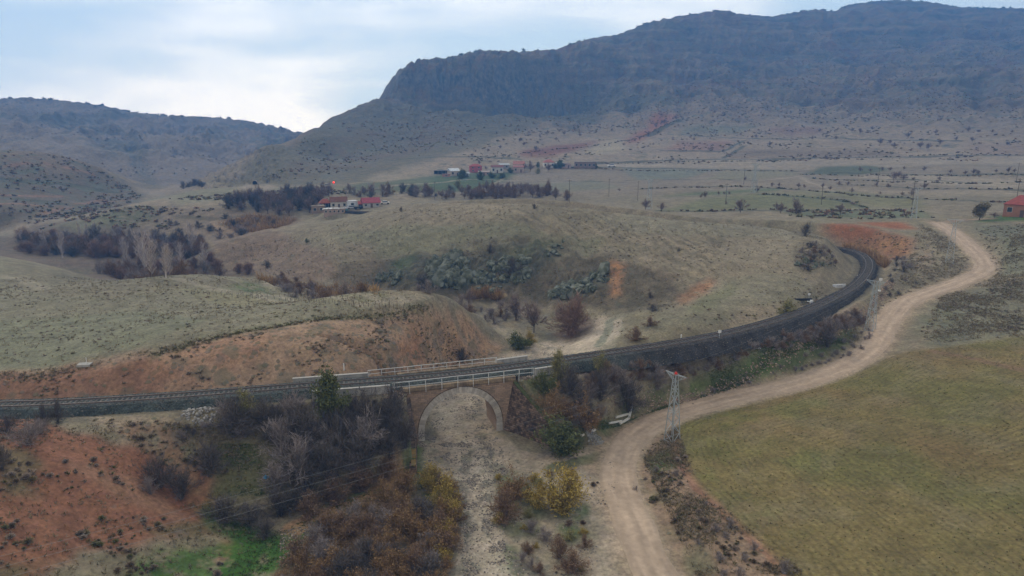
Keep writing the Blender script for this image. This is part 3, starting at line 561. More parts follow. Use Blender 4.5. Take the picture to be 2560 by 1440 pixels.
# ------------------------------------------------------------------ materials
def mat(name, col, rough=.85, var=.15, scale=3., metal=0., bump=0., spec=.3, vcol=False, detail=4):
    col = (col[0] * 1.03, col[1] * .97, col[2] * .88)
    m = bpy.data.materials.new(name); m.use_nodes = True; nt = m.node_tree; b = nt.nodes['Principled BSDF']
    b.inputs['Roughness'].default_value = rough; b.inputs['Metallic'].default_value = metal; b.inputs['Specular IOR Level'].default_value = spec
    tc = nt.nodes.new('ShaderNodeTexCoord'); n = nt.nodes.new('ShaderNodeTexNoise'); n.inputs['Scale'].default_value = scale; n.inputs['Detail'].default_value = detail
    nt.links.new(tc.outputs['Object'], n.inputs['Vector'])
    mr = nt.nodes.new('ShaderNodeMapRange'); mr.inputs[1].default_value = .3; mr.inputs[2].default_value = .7; mr.inputs[3].default_value = 1 - var; mr.inputs[4].default_value = 1 + var
    nt.links.new(n.outputs['Fac'], mr.inputs[0])
    mx = nt.nodes.new('ShaderNodeVectorMath'); mx.operation = 'SCALE'
    if vcol:
        at = nt.nodes.new('ShaderNodeAttribute'); at.attribute_name = 'Col'; nt.links.new(at.outputs['Color'], mx.inputs[0])
    else: mx.inputs[0].default_value = col[:3]
    nt.links.new(mr.outputs[0], mx.inputs['Scale']); nt.links.new(mx.outputs[0], b.inputs['Base Color'])
    if bump:
        bp = nt.nodes.new('ShaderNodeBump'); bp.inputs['Strength'].default_value = bump; bp.inputs['Distance'].default_value = .05
        nt.links.new(n.outputs['Fac'], bp.inputs['Height']); nt.links.new(bp.outputs[0], b.inputs['Normal'])
    return m
def ground_material(name='ground'):
    m = bpy.data.materials.new(name); m.use_nodes = True; nt = m.node_tree; b = nt.nodes['Principled BSDF']; N = nt.nodes.new; L = nt.links.new
    b.inputs['Roughness'].default_value = .95; b.inputs['Specular IOR Level'].default_value = .15
    at = N('ShaderNodeAttribute'); at.attribute_name = 'Col'; mk = N('ShaderNodeAttribute'); mk.attribute_name = 'Mask'; sp = N('ShaderNodeSeparateColor'); L(mk.outputs['Color'], sp.inputs[0])
    fd = N('ShaderNodeAttribute'); fd.attribute_name = 'Rows'
    tc = N('ShaderNodeTexCoord')
    def math_(op, a, b_, c=None):
        n = N('ShaderNodeMath'); n.operation = op
        for i, v in enumerate((a, b_, c)):
            if v is None: continue
            if isinstance(v, (int, float)): n.inputs[i].default_value = v
            else: L(v, n.inputs[i])
        return n.outputs[0]
    def noise(sc, det=4, ro=.6, mp=None):
        n = N('ShaderNodeTexNoise'); n.inputs['Scale'].default_value = sc; n.inputs['Detail'].default_value = det; n.inputs['Roughness'].default_value = ro
        L(mp or tc.outputs['Object'], n.inputs['Vector']); return n.outputs['Fac']
    def rng(v, a, b_, c, d):
        n = N('ShaderNodeMapRange'); L(v, n.inputs[0]); 
        for i, x in enumerate((a, b_, c, d)): n.inputs[i + 1].default_value = x
        return n.outputs[0]
    def mul(col, f):
        n = N('ShaderNodeVectorMath'); n.operation = 'SCALE'; L(col, n.inputs[0]); L(f, n.inputs['Scale']); return n.outputs[0]
    def mix(f, a, bcol):
        n = N('ShaderNodeMix'); n.data_type = 'RGBA'; L(f, n.inputs[0]); L(a, n.inputs[6]); 
        if isinstance(bcol, tuple): n.inputs[7].default_value = (*bcol, 1)
        else: L(bcol, n.inputs[7])
        return n.outputs[2]
    nearm = mk.outputs['Alpha']
    fine = noise(2.2, 6, .7); midn = noise(.35, 5, .6); farn = noise(.045, 6, .65)
    c = mul(at.outputs['Color'], math_('MULTIPLY', rng(fine, .3, .7, .6, 1.4), rng(midn, .3, .7, .76, 1.24)))
    c = mul(c, rng(farn, .3, .7, .86, 1.14))
    # warm / cool drift
    hue = noise(.16, 4, .6); c = mix(rng(hue, .52, .72, 0, .28), c, mul(c, rng(hue, 0, 1, .9, .9))) 
    tint = N('ShaderNodeVectorMath'); tint.operation = 'MULTIPLY'; L(c, tint.inputs[0]); tint.inputs[1].default_value = (.95, 1.0, .90)
    c = mix(rng(noise(.6, 5, .65), .42, .6, 0, .6), c, tint.outputs[0])
    # small tufts and low scrub (brush-sized dark flecks), near and far sizes
    def flecks(sc, lo, hi, seedloc):
        mp = N('ShaderNodeMapping'); mp.inputs['Location'].default_value = seedloc; L(tc.outputs['Object'], mp.inputs[0])
        w_ = N('ShaderNodeTexNoise'); w_.inputs['Scale'].default_value = sc * 2; w_.inputs['Detail'].default_value = 2; L(mp.outputs[0], w_.inputs['Vector'])
        ad = N('ShaderNodeVectorMath'); ad.operation = 'MULTIPLY_ADD'; L(w_.outputs['Color'], ad.inputs[0]); ad.inputs[1].default_value = (.6 / sc,) * 3; L(mp.outputs[0], ad.inputs[2])
        vo = N('ShaderNodeTexVoronoi'); vo.inputs['Scale'].default_value = sc; L(ad.outputs[0], vo.inputs['Vector'])
        s2 = N('ShaderNodeSeparateColor'); L(vo.outputs['Color'], s2.inputs[0])
        size = math_('MULTIPLY', s2.outputs[0], sp.outputs[0])                    # each cell its own size, scaled by the scrub mask
        d = math_('SUBTRACT', math_('MULTIPLY', size, hi), vo.outputs['Distance'])
        return rng(d, 0, .16, 0, 1), s2.outputs[1]
    f1, h1 = flecks(1.1, 0, .75, (3, 7, 0)); f2, h2 = flecks(.36, 0, .8, (31, 5, 0)); f3, h3 = flecks(.13, 0, .9, (1, 55, 0)); f4, h4 = flecks(.05, 0, .8, (91, 5, 0))
    def tuftcol(h):
        cr = N('ShaderNodeValToRGB'); L(h, cr.inputs[0]); cr.color_ramp.elements[0].color = (.125, .115, .08, 1); cr.color_ramp.elements[1].color = (.17, .14, .115, 1); e = cr.color_ramp.elements.new(.5); e.color = (.125, .13, .075, 1); return cr.outputs[0]
    nf = math_('SUBTRACT', 1, nearm)
    c = mix(math_('MULTIPLY', f1, math_('MULTIPLY', nearm, .65)), c, tuftcol(h1)); c = mix(math_('MULTIPLY', f2, math_('MULTIPLY', math_('ADD', math_('MULTIPLY', nearm, .35), .15), 1)), c, tuftcol(h2))
    c = mix(math_('MULTIPLY', f3, math_('MULTIPLY', nf, .75)), c, tuftcol(h3)); c = mix(math_('MULTIPLY', f4, math_('MULTIPLY', nf, .45)), c, tuftcol(h4))
    # rows of the sown field
    wob = math_('MULTIPLY', noise(.12, 3, .5), 1.6); ph = math_('MULTIPLY', math_('ADD', fd.outputs['Fac'], wob), 2 * math.pi / .85)
    rw = rng(math_('SINE', ph, None), -.3, 1, 0, 1); rowf = math_('MULTIPLY', math_('MULTIPLY', rw, sp.outputs[1]), rng(noise(.3, 4, .6), .34, .66, .05, .5))
    c = mix(rowf, c, (.105, .07, .033))
    gr = math_('MULTIPLY', math_('MULTIPLY', rng(noise(5, 3, .7), .5, .7, 0, 1), sp.outputs[1]), .45); c = mix(gr, c, (.10, .125, .04))
    # rock faces: pale and stained streaks
    mp = N('ShaderNodeMapping'); mp.inputs['Scale'].default_value = (1, 1, .25); L(tc.outputs['Object'], mp.inputs[0])
    rn = noise(.22, 6, .7, mp.outputs[0]); cr = N('ShaderNodeValToRGB'); L(rn, cr.inputs[0])
    cr.color_ramp.elements[0].position = .36; cr.color_ramp.elements[0].color = (.05, .052, .045, 1); cr.color_ramp.elements[1].position = .72; cr.color_ramp.elements[1].color = (.27, .23, .18, 1)
    c = mix(math_('MULTIPLY', sp.outputs[2], .75), c, cr.outputs[0])
    L(c, b.inputs['Base Color'])
    hsum = math_('ADD', math_('ADD', math_('MULTIPLY', fine, .12), math_('MULTIPLY', noise(7, 4, .7), .05)), math_('MULTIPLY', f1, math_('MULTIPLY', nearm, .25)))
    hsum = math_('ADD', hsum, math_('MULTIPLY', math_('MULTIPLY', farn, nf), 5.)); hsum = math_('ADD', hsum, math_('MULTIPLY', math_('MULTIPLY', rn, sp.outputs[2]), 3.))
    bp = N('ShaderNodeBump'); bp.inputs['Strength'].default_value = .55; bp.inputs['Distance'].default_value = 1; L(hsum, bp.inputs['Height']); L(bp.outputs[0], b.inputs['Normal'])
    return m
M_GROUND = ground_material()

def set_attr(me, name, arr, typ):
    a = me.attributes.new(name, typ, 'POINT')
    if typ == 'FLOAT': a.data.foreach_set('value', arr.ravel().astype(np.float32))
    else: a.data.foreach_set('color', arr.reshape(-1, 4).astype(np.float32).ravel())
FIELDV = fm > .5; MTNV = (R > 640) | ((R > 590) & (GA < -.1)); MTNV |= (R > 480) & (PXA < 700) & (R > 560)
CF = (FIELDV[:-1, :-1] & FIELDV[1:, 1:] & FIELDV[1:, :-1] & FIELDV[:-1, 1:]); MF = (MTNV[:-1, :-1]) & ~CF
CH = ((dv < 7) & (R < 260))[:-1, :-1] & ~CF & ~MF
VID = np.arange(NA * NR).reshape(NA, NR); QUAD = np.stack([VID[:-1, :-1], VID[1:, :-1], VID[1:, 1:], VID[:-1, 1:]], -1)
CO = np.stack([X, Y, Z], -1).reshape(-1, 3)
nrm = np.cross(np.stack([np.gradient(X, axis=0), np.gradient(Y, axis=0), np.gradient(Z, axis=0)], -1), np.stack([np.gradient(X, axis=1), np.gradient(Y, axis=1), np.gradient(Z, axis=1)], -1)).reshape(-1, 3)
nrm /= np.linalg.norm(nrm, axis=1)[:, None] + 1e-12; nrm *= np.sign(nrm[:, 2:3])
COLF = np.clip(np.concatenate([COL, np.ones((NA, NR, 1))], -1), 0, 1).reshape(-1, 4); MKF = MK.reshape(-1, 4); FDF = FD.reshape(-1)
def ground_piece(name, sel):
    q = QUAD[sel]; used, inv = np.unique(q, return_inverse=True); q = inv.reshape(-1, 4)
    me = bpy.data.meshes.new(name); me.vertices.add(len(used)); me.vertices.foreach_set('co', CO[used].astype(np.float32).ravel())
    me.loops.add(q.size); me.loops.foreach_set('vertex_index', q.ravel().astype(np.int32)); me.polygons.add(len(q)); me.polygons.foreach_set('loop_start', np.arange(0, q.size, 4, dtype=np.int32))
    me.update(calc_edges=True)
    set_attr(me, 'Col', COLF[used], 'FLOAT_COLOR'); set_attr(me, 'Mask', MKF[used], 'FLOAT_COLOR'); set_attr(me, 'Rows', FDF[used], 'FLOAT')
    me.shade_smooth(); me.normals_split_custom_set_from_vertices(nrm[used].astype(np.float32)); me.materials.append(M_GROUND)
    o = bpy.data.objects.new(name, me); C.objects.link(o); o['kind'] = 'structure'; return o
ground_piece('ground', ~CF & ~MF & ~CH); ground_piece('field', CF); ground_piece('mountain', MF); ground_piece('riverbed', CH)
# ------------------------------------------------------------------ building helpers
class MB:
    def __init__(s): s.v = []; s.f = []; s.c = []
    def add(s, vs, fs, col=None):
        n = len(s.v); s.v += [tuple(v) for v in vs]; s.f += [tuple(i + n for i in f) for f in fs]; s.c += [col or (1, 1, 1)] * len(vs)
    def box(s, c, d, rz=0., col=None, tap=1.):
        cx, cy, cz = c; dx, dy, dz = d[0] / 2, d[1] / 2, d[2] / 2; ca, sa = math.cos(rz), math.sin(rz); vs = []
        for z, t in ((-dz, 1), (dz, tap)):
            for x, y in ((-dx, -dy), (dx, -dy), (dx, dy), (-dx, dy)): vs.append((cx + (x * ca - y * sa) * t, cy + (x * sa + y * ca) * t, cz + z))
        s.add(vs, [(3, 2, 1, 0), (4, 5, 6, 7), (0, 1, 5, 4), (1, 2, 6, 5), (2, 3, 7, 6), (3, 0, 4, 7)], col)
    def bar(s, a, b, w, h=None, col=None):
        a = Vector(a); b = Vector(b); d = (b - a).normalized(); h = h or w
        up = Vector((0, 0, 1)) if abs(d.z) < .95 else Vector((1, 0, 0)); x = d.cross(up).normalized(); y = x.cross(d)
        vs = [p + x * i * w / 2 + y * j * h / 2 for p in (a, b) for i, j in ((-1, -1), (1, -1), (1, 1), (-1, 1))]
        s.add(vs, [(3, 2, 1, 0), (4, 5, 6, 7), (0, 1, 5, 4), (1, 2, 6, 5), (2, 3, 7, 6), (3, 0, 4, 7)], col)
    def cone(s, a, b, r0, r1, n=8, col=None):
        a = Vector(a); b = Vector(b); d = (b - a).normalized(); up = Vector((0, 0, 1)) if abs(d.z) < .95 else Vector((1, 0, 0)); x = d.cross(up).normalized(); y = x.cross(d)
        vs = [p + (x * math.cos(k * 2 * math.pi / n) + y * math.sin(k * 2 * math.pi / n)) * r for p, r in ((a, r0), (b, r1)) for k in range(n)]
        s.add(vs, [(k, (k + 1) % n, n + (k + 1) % n, n + k) for k in range(n)] + [tuple(range(n))[::-1], tuple(range(n, 2 * n))], col)
    def build(s, name, m, parent=None, smooth=False, link=True):
        me = bpy.data.meshes.new(name); me.from_pydata(s.v, [], s.f); me.materials.append(m)
        if any(c != (1, 1, 1) for c in s.c):
            a = me.attributes.new('Col', 'FLOAT_COLOR', 'POINT'); a.data.foreach_set('color', np.array([(c[0] * 1.03, c[1] * .97, c[2] * .88, 1) for c in s.c], np.float32).ravel())
        if smooth: me.shade_smooth()
        o = bpy.data.objects.new(name, me); C.objects.link(o)
        if parent: o.parent = parent
        return o
def tag(o, label, cat, group=None, kind=None):
    if label: o['label'] = label
    if cat: o['category'] = cat
    if group: o['group'] = group
    if kind: o['kind'] = kind
    return o
def empty(name, loc, rz=0., label=None, cat=None, group=None):
    o = bpy.data.objects.new(name, None); C.objects.link(o); o.location = loc; o.rotation_euler = (0, 0, rz); o.empty_display_size = .3
    return tag(o, label, cat, group)
def copy_tree(o, parent=None):
    c = o.copy(); C.objects.link(c)
    if parent: c.parent = parent
    for ch in [q for q in o.children]: copy_tree(ch, c)
    return c
def spot(px, py, rmin=0, dz=0.):
    x, y = hit(px, py, rmin); return Vector((x, y, float(gz(x, y)) + dz))
def ppm(p):                                         # photograph pixels per metre at a place
    return F / (p[1] * CT - (p[2] - CZ) * ST)
rnd = random.Random(7)

M_STEEL = mat('galvanised_steel', (.42, .47, .50), .55, .12, 6, .35)
M_RAILING = mat('painted_steel', (.60, .62, .64), .6, .12, 5)
M_CONC = mat('concrete', (.36, .35, .33), .9, .2, 2.5, bump=.3)
M_WOOD = mat('old_wood', (.10, .08, .065), .9, .3, 4)
M_WHITE = mat('white_paint', (.72, .73, .74), .7, .12, 3)
M_DARK = mat('dark_interior', (.025, .025, .03), .9, .2, 3)
M_V = mat('tinted_surface', (1, 1, 1), .88, .16, 2.2, vcol=True)
M_GLASS = mat('window_glass', (.04, .05, .06), .15, .1, 1, spec=.6)
M_BALLAST = mat('ballast_stone', (1, 1, 1), .95, .62, 4.5, vcol=True, bump=1.0, detail=6)
M_RAIL = mat('rail_steel', (.17, .14, .125), .5, .2, 3, .4)
M_SLEEP = mat('sleeper', (.125, .115, .105), .9, .3, 3)

# ------------------------------------------------------------------ the dirt road
def road():
    n = len(RD); t = np.gradient(RD[:, :2], axis=0); t /= np.linalg.norm(t, axis=1)[:, None]; nn = np.c_[-t[:, 1], t[:, 0]]
    s = np.arange(n) * .6; us = np.linspace(-1, 1, 15); V = []; CC = []
    for i in range(n):
        wl = RW + .28 * float(perlin(np.array([s[i] / 5.]), np.array([3.3]), 201)[0]) ; wr = RW + .28 * float(perlin(np.array([s[i] / 5.]), np.array([9.3]), 202)[0])
        for k, u in enumerate(us):
            off = u * (wl if u < 0 else wr); x = RD[i, 0] + nn[i, 0] * off; y = RD[i, 1] + nn[i, 1] * off
            V.append((x, y, off, u))
    V = np.array(V); z = gz(V[:, 0], V[:, 1]); rut = -.07 * np.exp(-((np.abs(V[:, 2]) - .85) / .32) ** 2)
    nz = fbm(V[:, 0], V[:, 1], 3, 3, 203); z = z + .07 + rut + .012 * nz - .12 * (np.abs(V[:, 3]) > .99)
    pale = np.exp(-((np.abs(V[:, 2]) - .85) / .35) ** 2); streak = fbm(V[:, 2] * 3, np.repeat(s, 15) * .12, 1, 3, 204)
    base = np.array(ROADC) * (1.08, .97, .86); c = base * (.93 + .16 * pale + .30 * streak + .16 * nz)[:, None]; e = sstep(.75, 1, np.abs(V[:, 3]))[:, None] * .7; c = c * (1 - e) + np.array((.36, .27, .18)) * e
    me = bpy.data.meshes.new('road'); f = [(i * 15 + k, i * 15 + k + 1, i * 15 + k + 16, i * 15 + k + 15) for i in range(n - 1) for k in range(14)]
    me.from_pydata([(a, b, q) for a, b, q in zip(V[:, 0], V[:, 1], z)], [], f); me.shade_smooth()
    a = me.attributes.new('Col', 'FLOAT_COLOR', 'POINT'); a.data.foreach_set('color', np.c_[c, np.ones(len(c))].astype(np.float32).ravel())
    me.materials.append(mat('road_dirt', (1, 1, 1), .95, .14, 1.5, vcol=True, bump=.4, detail=6)); o = bpy.data.objects.new('road', me); C.objects.link(o); o['kind'] = 'structure'
road()

# ------------------------------------------------------------------ railway
TT = np.gradient(TRK[:, :2], axis=0); TT /= np.linalg.norm(TT, axis=1)[:, None]; TN = np.c_[-TT[:, 1], TT[:, 0]]
US = (np.arange(len(TRK)) - iu).astype(float)      # metres along the line from the crown of the bridge
def sweep(name, prof, m, parent=None, i0=0, i1=None, col=None, sub=1):
    """prof(i) -> list of (offset, z) across the line"""
    i1 = i1 or len(TRK); V = []; CC = []; idx = list(range(i0, i1, sub)); k = len(prof(i0))
    for i in idx:
        for o_, z in prof(i):
            V.append((TRK[i, 0] + TN[i, 0] * o_, TRK[i, 1] + TN[i, 1] * o_, z))
            if col: CC.append((*col(i, o_), 1))
    me = bpy.data.meshes.new(name); me.from_pydata(V, [], [(a * k + b, a * k + b + 1, (a + 1) * k + b + 1, (a + 1) * k + b) for a in range(len(idx) - 1) for b in range(k - 1)])
    if col: at = me.attributes.new('Col', 'FLOAT_COLOR', 'POINT'); at.data.foreach_set('color', np.array(CC, np.float32).ravel())
    me.materials.append(m); me.update(); o = bpy.data.objects.new(name, me); C.objects.link(o)
    if parent: o.parent = parent
    return o
def bprof(i):
    b = 1 - sstep(8, 12, abs(US[i])); fr = float(sstep(12, 30, US[i])) * float(1 - sstep(66, 90, US[i])); j = .12 * math.sin(i * 1.7) + .1 * math.sin(i * .61)
    nw = float(sstep(85, 105, US[i])); T1 = 1.75 - .3 * nw; toe = (2.7 - .75 * nw) * (1 - b) + 2.5 * b; tz = (RZ - 1.08) * (1 - b) + (RZ - .75) * b; ft = toe + fr * 1.5 + j * (1 - b); fz = tz - fr * .75
    return [(-ft, fz), (-(T1 + (ft - T1) * .5), (RZ - .2 + fz) / 2 + .03), (-T1, RZ - .2), (-1.1, RZ - .15), (-.6, RZ - .17), (0, RZ - .18), (.6, RZ - .17), (1.1, RZ - .15), (T1, RZ - .2), (T1 + (toe - T1) * .5, (RZ - .2 + tz) / 2), (toe - j, tz)]
def bcol(i, o_):
    f = float(sstep(14, 34, US[i] + o_)); g = rnd.uniform(.6, 1.45); a = np.array((.058, .066, .056)); b = np.array((.036, .032, .030)); c = a * (1 - f) + b * f
    if abs(o_) < .7: c = c * .85
    return tuple(c * g)
o = sweep('ballast_bed', bprof, M_BALLAST, col=bcol); o['kind'] = 'structure'
track = empty('railway_track', (TRK[iu, 0], TRK[iu, 1], RZ), 0, 'single railway track on dark ballast curving over the stone bridge and round the hill', 'railway track')
ORG = Vector(track.location)
def under_track(o):
    for v in o.data.vertices: v.co -= ORG
    o.parent = track; return o
for g in (-.7525, .7525):
    h = .035
    under_track(sweep('rail', lambda i, g=g: [(g - .07, RZ - .165), (g - .012, RZ - .13), (g - .012, RZ - .04), (g - h, RZ - .03), (g - h, RZ), (g + h, RZ), (g + h, RZ - .03), (g + .012, RZ - .04), (g + .012, RZ - .13), (g + .07, RZ - .165)], M_RAIL))
def sleeper_mesh():
    mb = MB(); mb.box((0, 0, 0), (.26, 2.5, .16)); 
    for g in (-.7525, .7525):
        for q in (-.09, .09): mb.box((0, g + q, .1), (.12, .05, .05))
    return mb
sl0 = None; ss = np.arange(0, len(TRK) - 1, .62); items = []
for s_ in ss:
    i = int(s_); f = s_ - i; x = TRK[i, 0] * (1 - f) + TRK[i + 1, 0] * f; y = TRK[i, 1] * (1 - f) + TRK[i + 1, 1] * f; items.append((math.hypot(x, y), x, y, math.atan2(TT[i, 1], TT[i, 0]), i))
vis = [q for q in items if abs(math.atan2(q[1], q[2])) < .66]
vis.sort(); first = vis[:100]; rest = [q for q in items if q not in first and q[0] < 260]
for d_, x, y, a, i in first:
    if sl0 is None: sl0 = sleeper_mesh().build('sleeper', M_SLEEP, track); q = sl0
    else: q = sl0.copy(); C.objects.link(q); q.parent = track
    q.location = (x - ORG.x, y - ORG.y, -.235); q.rotation_euler = (0, 0, a)
mb = MB()
for d_, x, y, a, i in rest: mb.box((x - ORG.x, y - ORG.y, -.235), (.26, 2.5, .16), a)
q = mb.build('sleepers', M_SLEEP, track); q['kind'] = 'stuff'

# ------------------------------------------------------------------ stone arch bridge
def stone_mat(name, c1, c2, mortar, bw=.55, bh=.28, stain=(.05, .045, .04), st=.35, moss=None):
    m = bpy.data.materials.new(name); m.use_nodes = True; nt = m.node_tree; b = nt.nodes['Principled BSDF']; N = nt.nodes.new; L = nt.links.new
    b.inputs['Roughness'].default_value = .92; c1, c2, mortar = [(c[0] * 1.0, c[1] * .97, c[2] * .92) for c in (c1, c2, mortar)]; b.inputs['Specular IOR Level'].default_value = .2
    tc = N('ShaderNodeTexCoord'); sx = N('ShaderNodeSeparateXYZ'); L(tc.outputs['Object'], sx.inputs[0]); cx = N('ShaderNodeCombineXYZ'); L(sx.outputs[0], cx.inputs[0]); L(sx.outputs[2], cx.inputs[1])
    wn = N('ShaderNodeTexNoise'); wn.inputs['Scale'].default_value = 1.2; wn.inputs['Detail'].default_value = 3; L(tc.outputs['Object'], wn.inputs['Vector'])
    ma = N('ShaderNodeVectorMath'); ma.operation = 'MULTIPLY_ADD'; L(wn.outputs['Color'], ma.inputs[0]); ma.inputs[1].default_value = (.12, .07, 0); L(cx.outputs[0], ma.inputs[2])
    br = N('ShaderNodeTexBrick'); br.inputs['Color1'].default_value = (*c1, 1); br.inputs['Color2'].default_value = (*c2, 1); br.inputs['Mortar'].default_value = (*mortar, 1)
    br.inputs['Scale'].default_value = 1; br.inputs['Brick Width'].default_value = bw; br.inputs['Row Height'].default_value = bh; br.inputs['Mortar Size'].default_value = .018; br.inputs['Bias'].default_value = 0
    L(ma.outputs[0], br.inputs['Vector'])
    n = N('ShaderNodeTexNoise'); n.inputs['Scale'].default_value = .9; n.inputs['Detail'].default_value = 6; n.inputs['Roughness'].default_value = .7; L(tc.outputs['Object'], n.inputs['Vector'])
    mr = N('ShaderNodeMapRange'); mr.inputs[1].default_value = .42; mr.inputs[2].default_value = .62; mr.inputs[3].default_value = 0; mr.inputs[4].default_value = st; L(n.outputs['Fac'], mr.inputs[0])
    mx = N('ShaderNodeMix'); mx.data_type = 'RGBA'; L(mr.outputs[0], mx.inputs[0]); L(br.outputs['Color'], mx.inputs[6]); mx.inputs[7].default_value = (*stain, 1); last = mx.outputs[2]
    if moss:
        n2 = N('ShaderNodeTexNoise'); n2.inputs['Scale'].default_value = 2.7; n2.inputs['Detail'].default_value = 5; L(tc.outputs['Object'], n2.inputs['Vector'])
        r2 = N('ShaderNodeMapRange'); r2.inputs[1].default_value = .5; r2.inputs[2].default_value = .6; r2.inputs[4].default_value = .8; L(n2.outputs['Fac'], r2.inputs[0])
        m2 = N('ShaderNodeMix'); m2.data_type = 'RGBA'; L(r2.outputs[0], m2.inputs[0]); L(last, m2.inputs[6]); m2.inputs[7].default_value = (*moss, 1); last = m2.outputs[2]
    L(last, b.inputs['Base Color'])
    bp = N('ShaderNodeBump'); bp.inputs['Strength'].default_value = .8; bp.inputs['Distance'].default_value = .06
    ad = N('ShaderNodeMath'); ad.operation = 'SUBTRACT'; L(n.outputs['Fac'], ad.inputs[0]); L(br.outputs['Fac'], ad.inputs[1]); L(ad.outputs[0], bp.inputs['Height']); L(bp.outputs[0], b.inputs['Normal'])
    return m
BA = math.atan2(tg[1], tg[0]); BZ = BED
M_FACE = stone_mat('pink_ashlar', (.47, .33, .235), (.31, .22, .155), (.22, .165, .125), .62, .27, (.17, .14, .105), .55)
M_BARREL = stone_mat('barrel_ashlar', (.42, .31, .235), (.36, .27, .21), (.30, .235, .185), .6, .3, (.25, .19, .15), .4)
M_WING = stone_mat('rough_dark_masonry', (.36, .24, .17), (.11, .08, .06), (.05, .042, .034), .42, .3, (.035, .03, .025), .7)
M_MOSS = stone_mat('mossy_coping', (.20, .16, .09), (.13, .12, .06), (.08, .09, .04), .6, .4, (.06, .085, .03), .6, (.07, .11, .03))
M_OCHRE = stone_mat('lichen_coping', (.36, .23, .09), (.22, .16, .08), (.09, .10, .05), .5, .35, (.07, .10, .035), .6, (.33, .19, .05))
M_CORN = stone_mat('cornice_stone', (.33, .25, .155), (.25, .185, .12), (.07, .06, .05), 1.2, .6, (.07, .055, .045), .7)
bridge = empty('stone_bridge', (BC[0], BC[1], BZ), BA, 'single-arch stone railway bridge with grey arch ring, pink masonry and pale railings', 'bridge')
RI, SP, TOPW = 5.2, 1.45, 7.75
def ubound(z, s): return (6.15 if s < 0 else 6.2) + 1.5 * z / TOPW
def face(sign):
    mb = MB(); v0 = sign * HB; v1 = sign * (HB - .6); us = sorted(set(list(np.linspace(-7.75, 7.75, 63)) + [-RI, RI])); cols = []
    for u in us:
        lo_ = -.8 if abs(u) <= 6.2 else (abs(u) - 6.2) / 1.5 * TOPW
        if abs(u) < RI - 1e-6: lo_ = SP + math.sqrt(RI * RI - u * u)
        elif abs(u) == RI: lo_ = SP if False else -.8
        cols.append((u, min(lo_, TOPW - .01)))
    for (u0, l0), (u1, l1) in zip(cols[:-1], cols[1:]):
        if max(abs(u0), abs(u1)) == RI and min(abs(u0), abs(u1)) < RI: l0 = l0 if abs(u0) < RI else SP; l1 = l1 if abs(u1) < RI else SP
        n = 6; vs = []
        for v in (v0, v1):
            vs += [(u0, v, l0 + (TOPW - l0) * k / n) for k in range(n + 1)] + [(u1, v, l1 + (TOPW - l1) * k / n) for k in range(n + 1)]
        m_ = n + 1; fs = []
        for k in range(n): fs += [(k, m_ + k, m_ + k + 1, k + 1), (2 * m_ + k, 2 * m_ + k + 1, 3 * m_ + k + 1, 3 * m_ + k)]
        fs += [(0, 2 * m_, 3 * m_, m_)]
        mb.add(vs, fs)
    return mb.build('side_wall', M_FACE, bridge)
face(-1); face(1)
def ring(sign):
    mb = MB(); n = 47; v0 = sign * (HB + .05); v1 = sign * (HB - .25); T = .86; rr = random.Random(3)
    def seg(a0, a1, lo_, key=False):
        g = rr.uniform(.8, 1.15); col = (.43 * g, .405 * g, .37 * g) if not key else (.60, .57, .52); t = T + (.12 if key else rr.uniform(-.02, .03)); vv = v0 + (sign * .06 if key else 0)
        p = []
        for v in (vv, v1):
            for a, r in ((a0, RI - .02), (a1, RI - .02), (a1, RI + t), (a0, RI + t)): p.append((-math.cos(a) * r, v, SP + math.sin(a) * r))
        mb.add(p, [(0, 1, 2, 3), (7, 6, 5, 4), (0, 4, 5, 1), (1, 5, 6, 2), (2, 6, 7, 3), (3, 7, 4, 0)], col)
    for k in range(n):
        a0 = math.pi * k / n; a1 = math.pi * (k + 1) / n - .006; seg(a0, a1, 0, k == n // 2)
    for s in (-1, 1):
        for z in np.arange(-.7, SP - .05, .36): g = rr.uniform(.8, 1.12); mb.box((s * (RI + T / 2), (v0 + v1) / 2, z + .175), (T, abs(v0 - v1), .345), 0, (.43 * g, .405 * g, .37 * g))
    for k in range(n):
        a0 = math.pi * k / n; a1 = math.pi * (k + 1) / n; p = []
        for v in (v0 - sign * .02, v1):
            for a, r in ((a0, RI + T + .035), (a1, RI + T + .035), (a1, RI + T + .13), (a0, RI + T + .13)): p.append((-math.cos(a) * r, v, SP + math.sin(a) * r))
        mb.add(p, [(0, 1, 2, 3), (7, 6, 5, 4), (0, 4, 5, 1), (2, 6, 7, 3)], (.10, .075, .055))  # dark outline: shadow of the mortar joint coloured in round the ring
    o = mb.build('arch_ring', M_V, bridge); return o
ring(-1); ring(1)
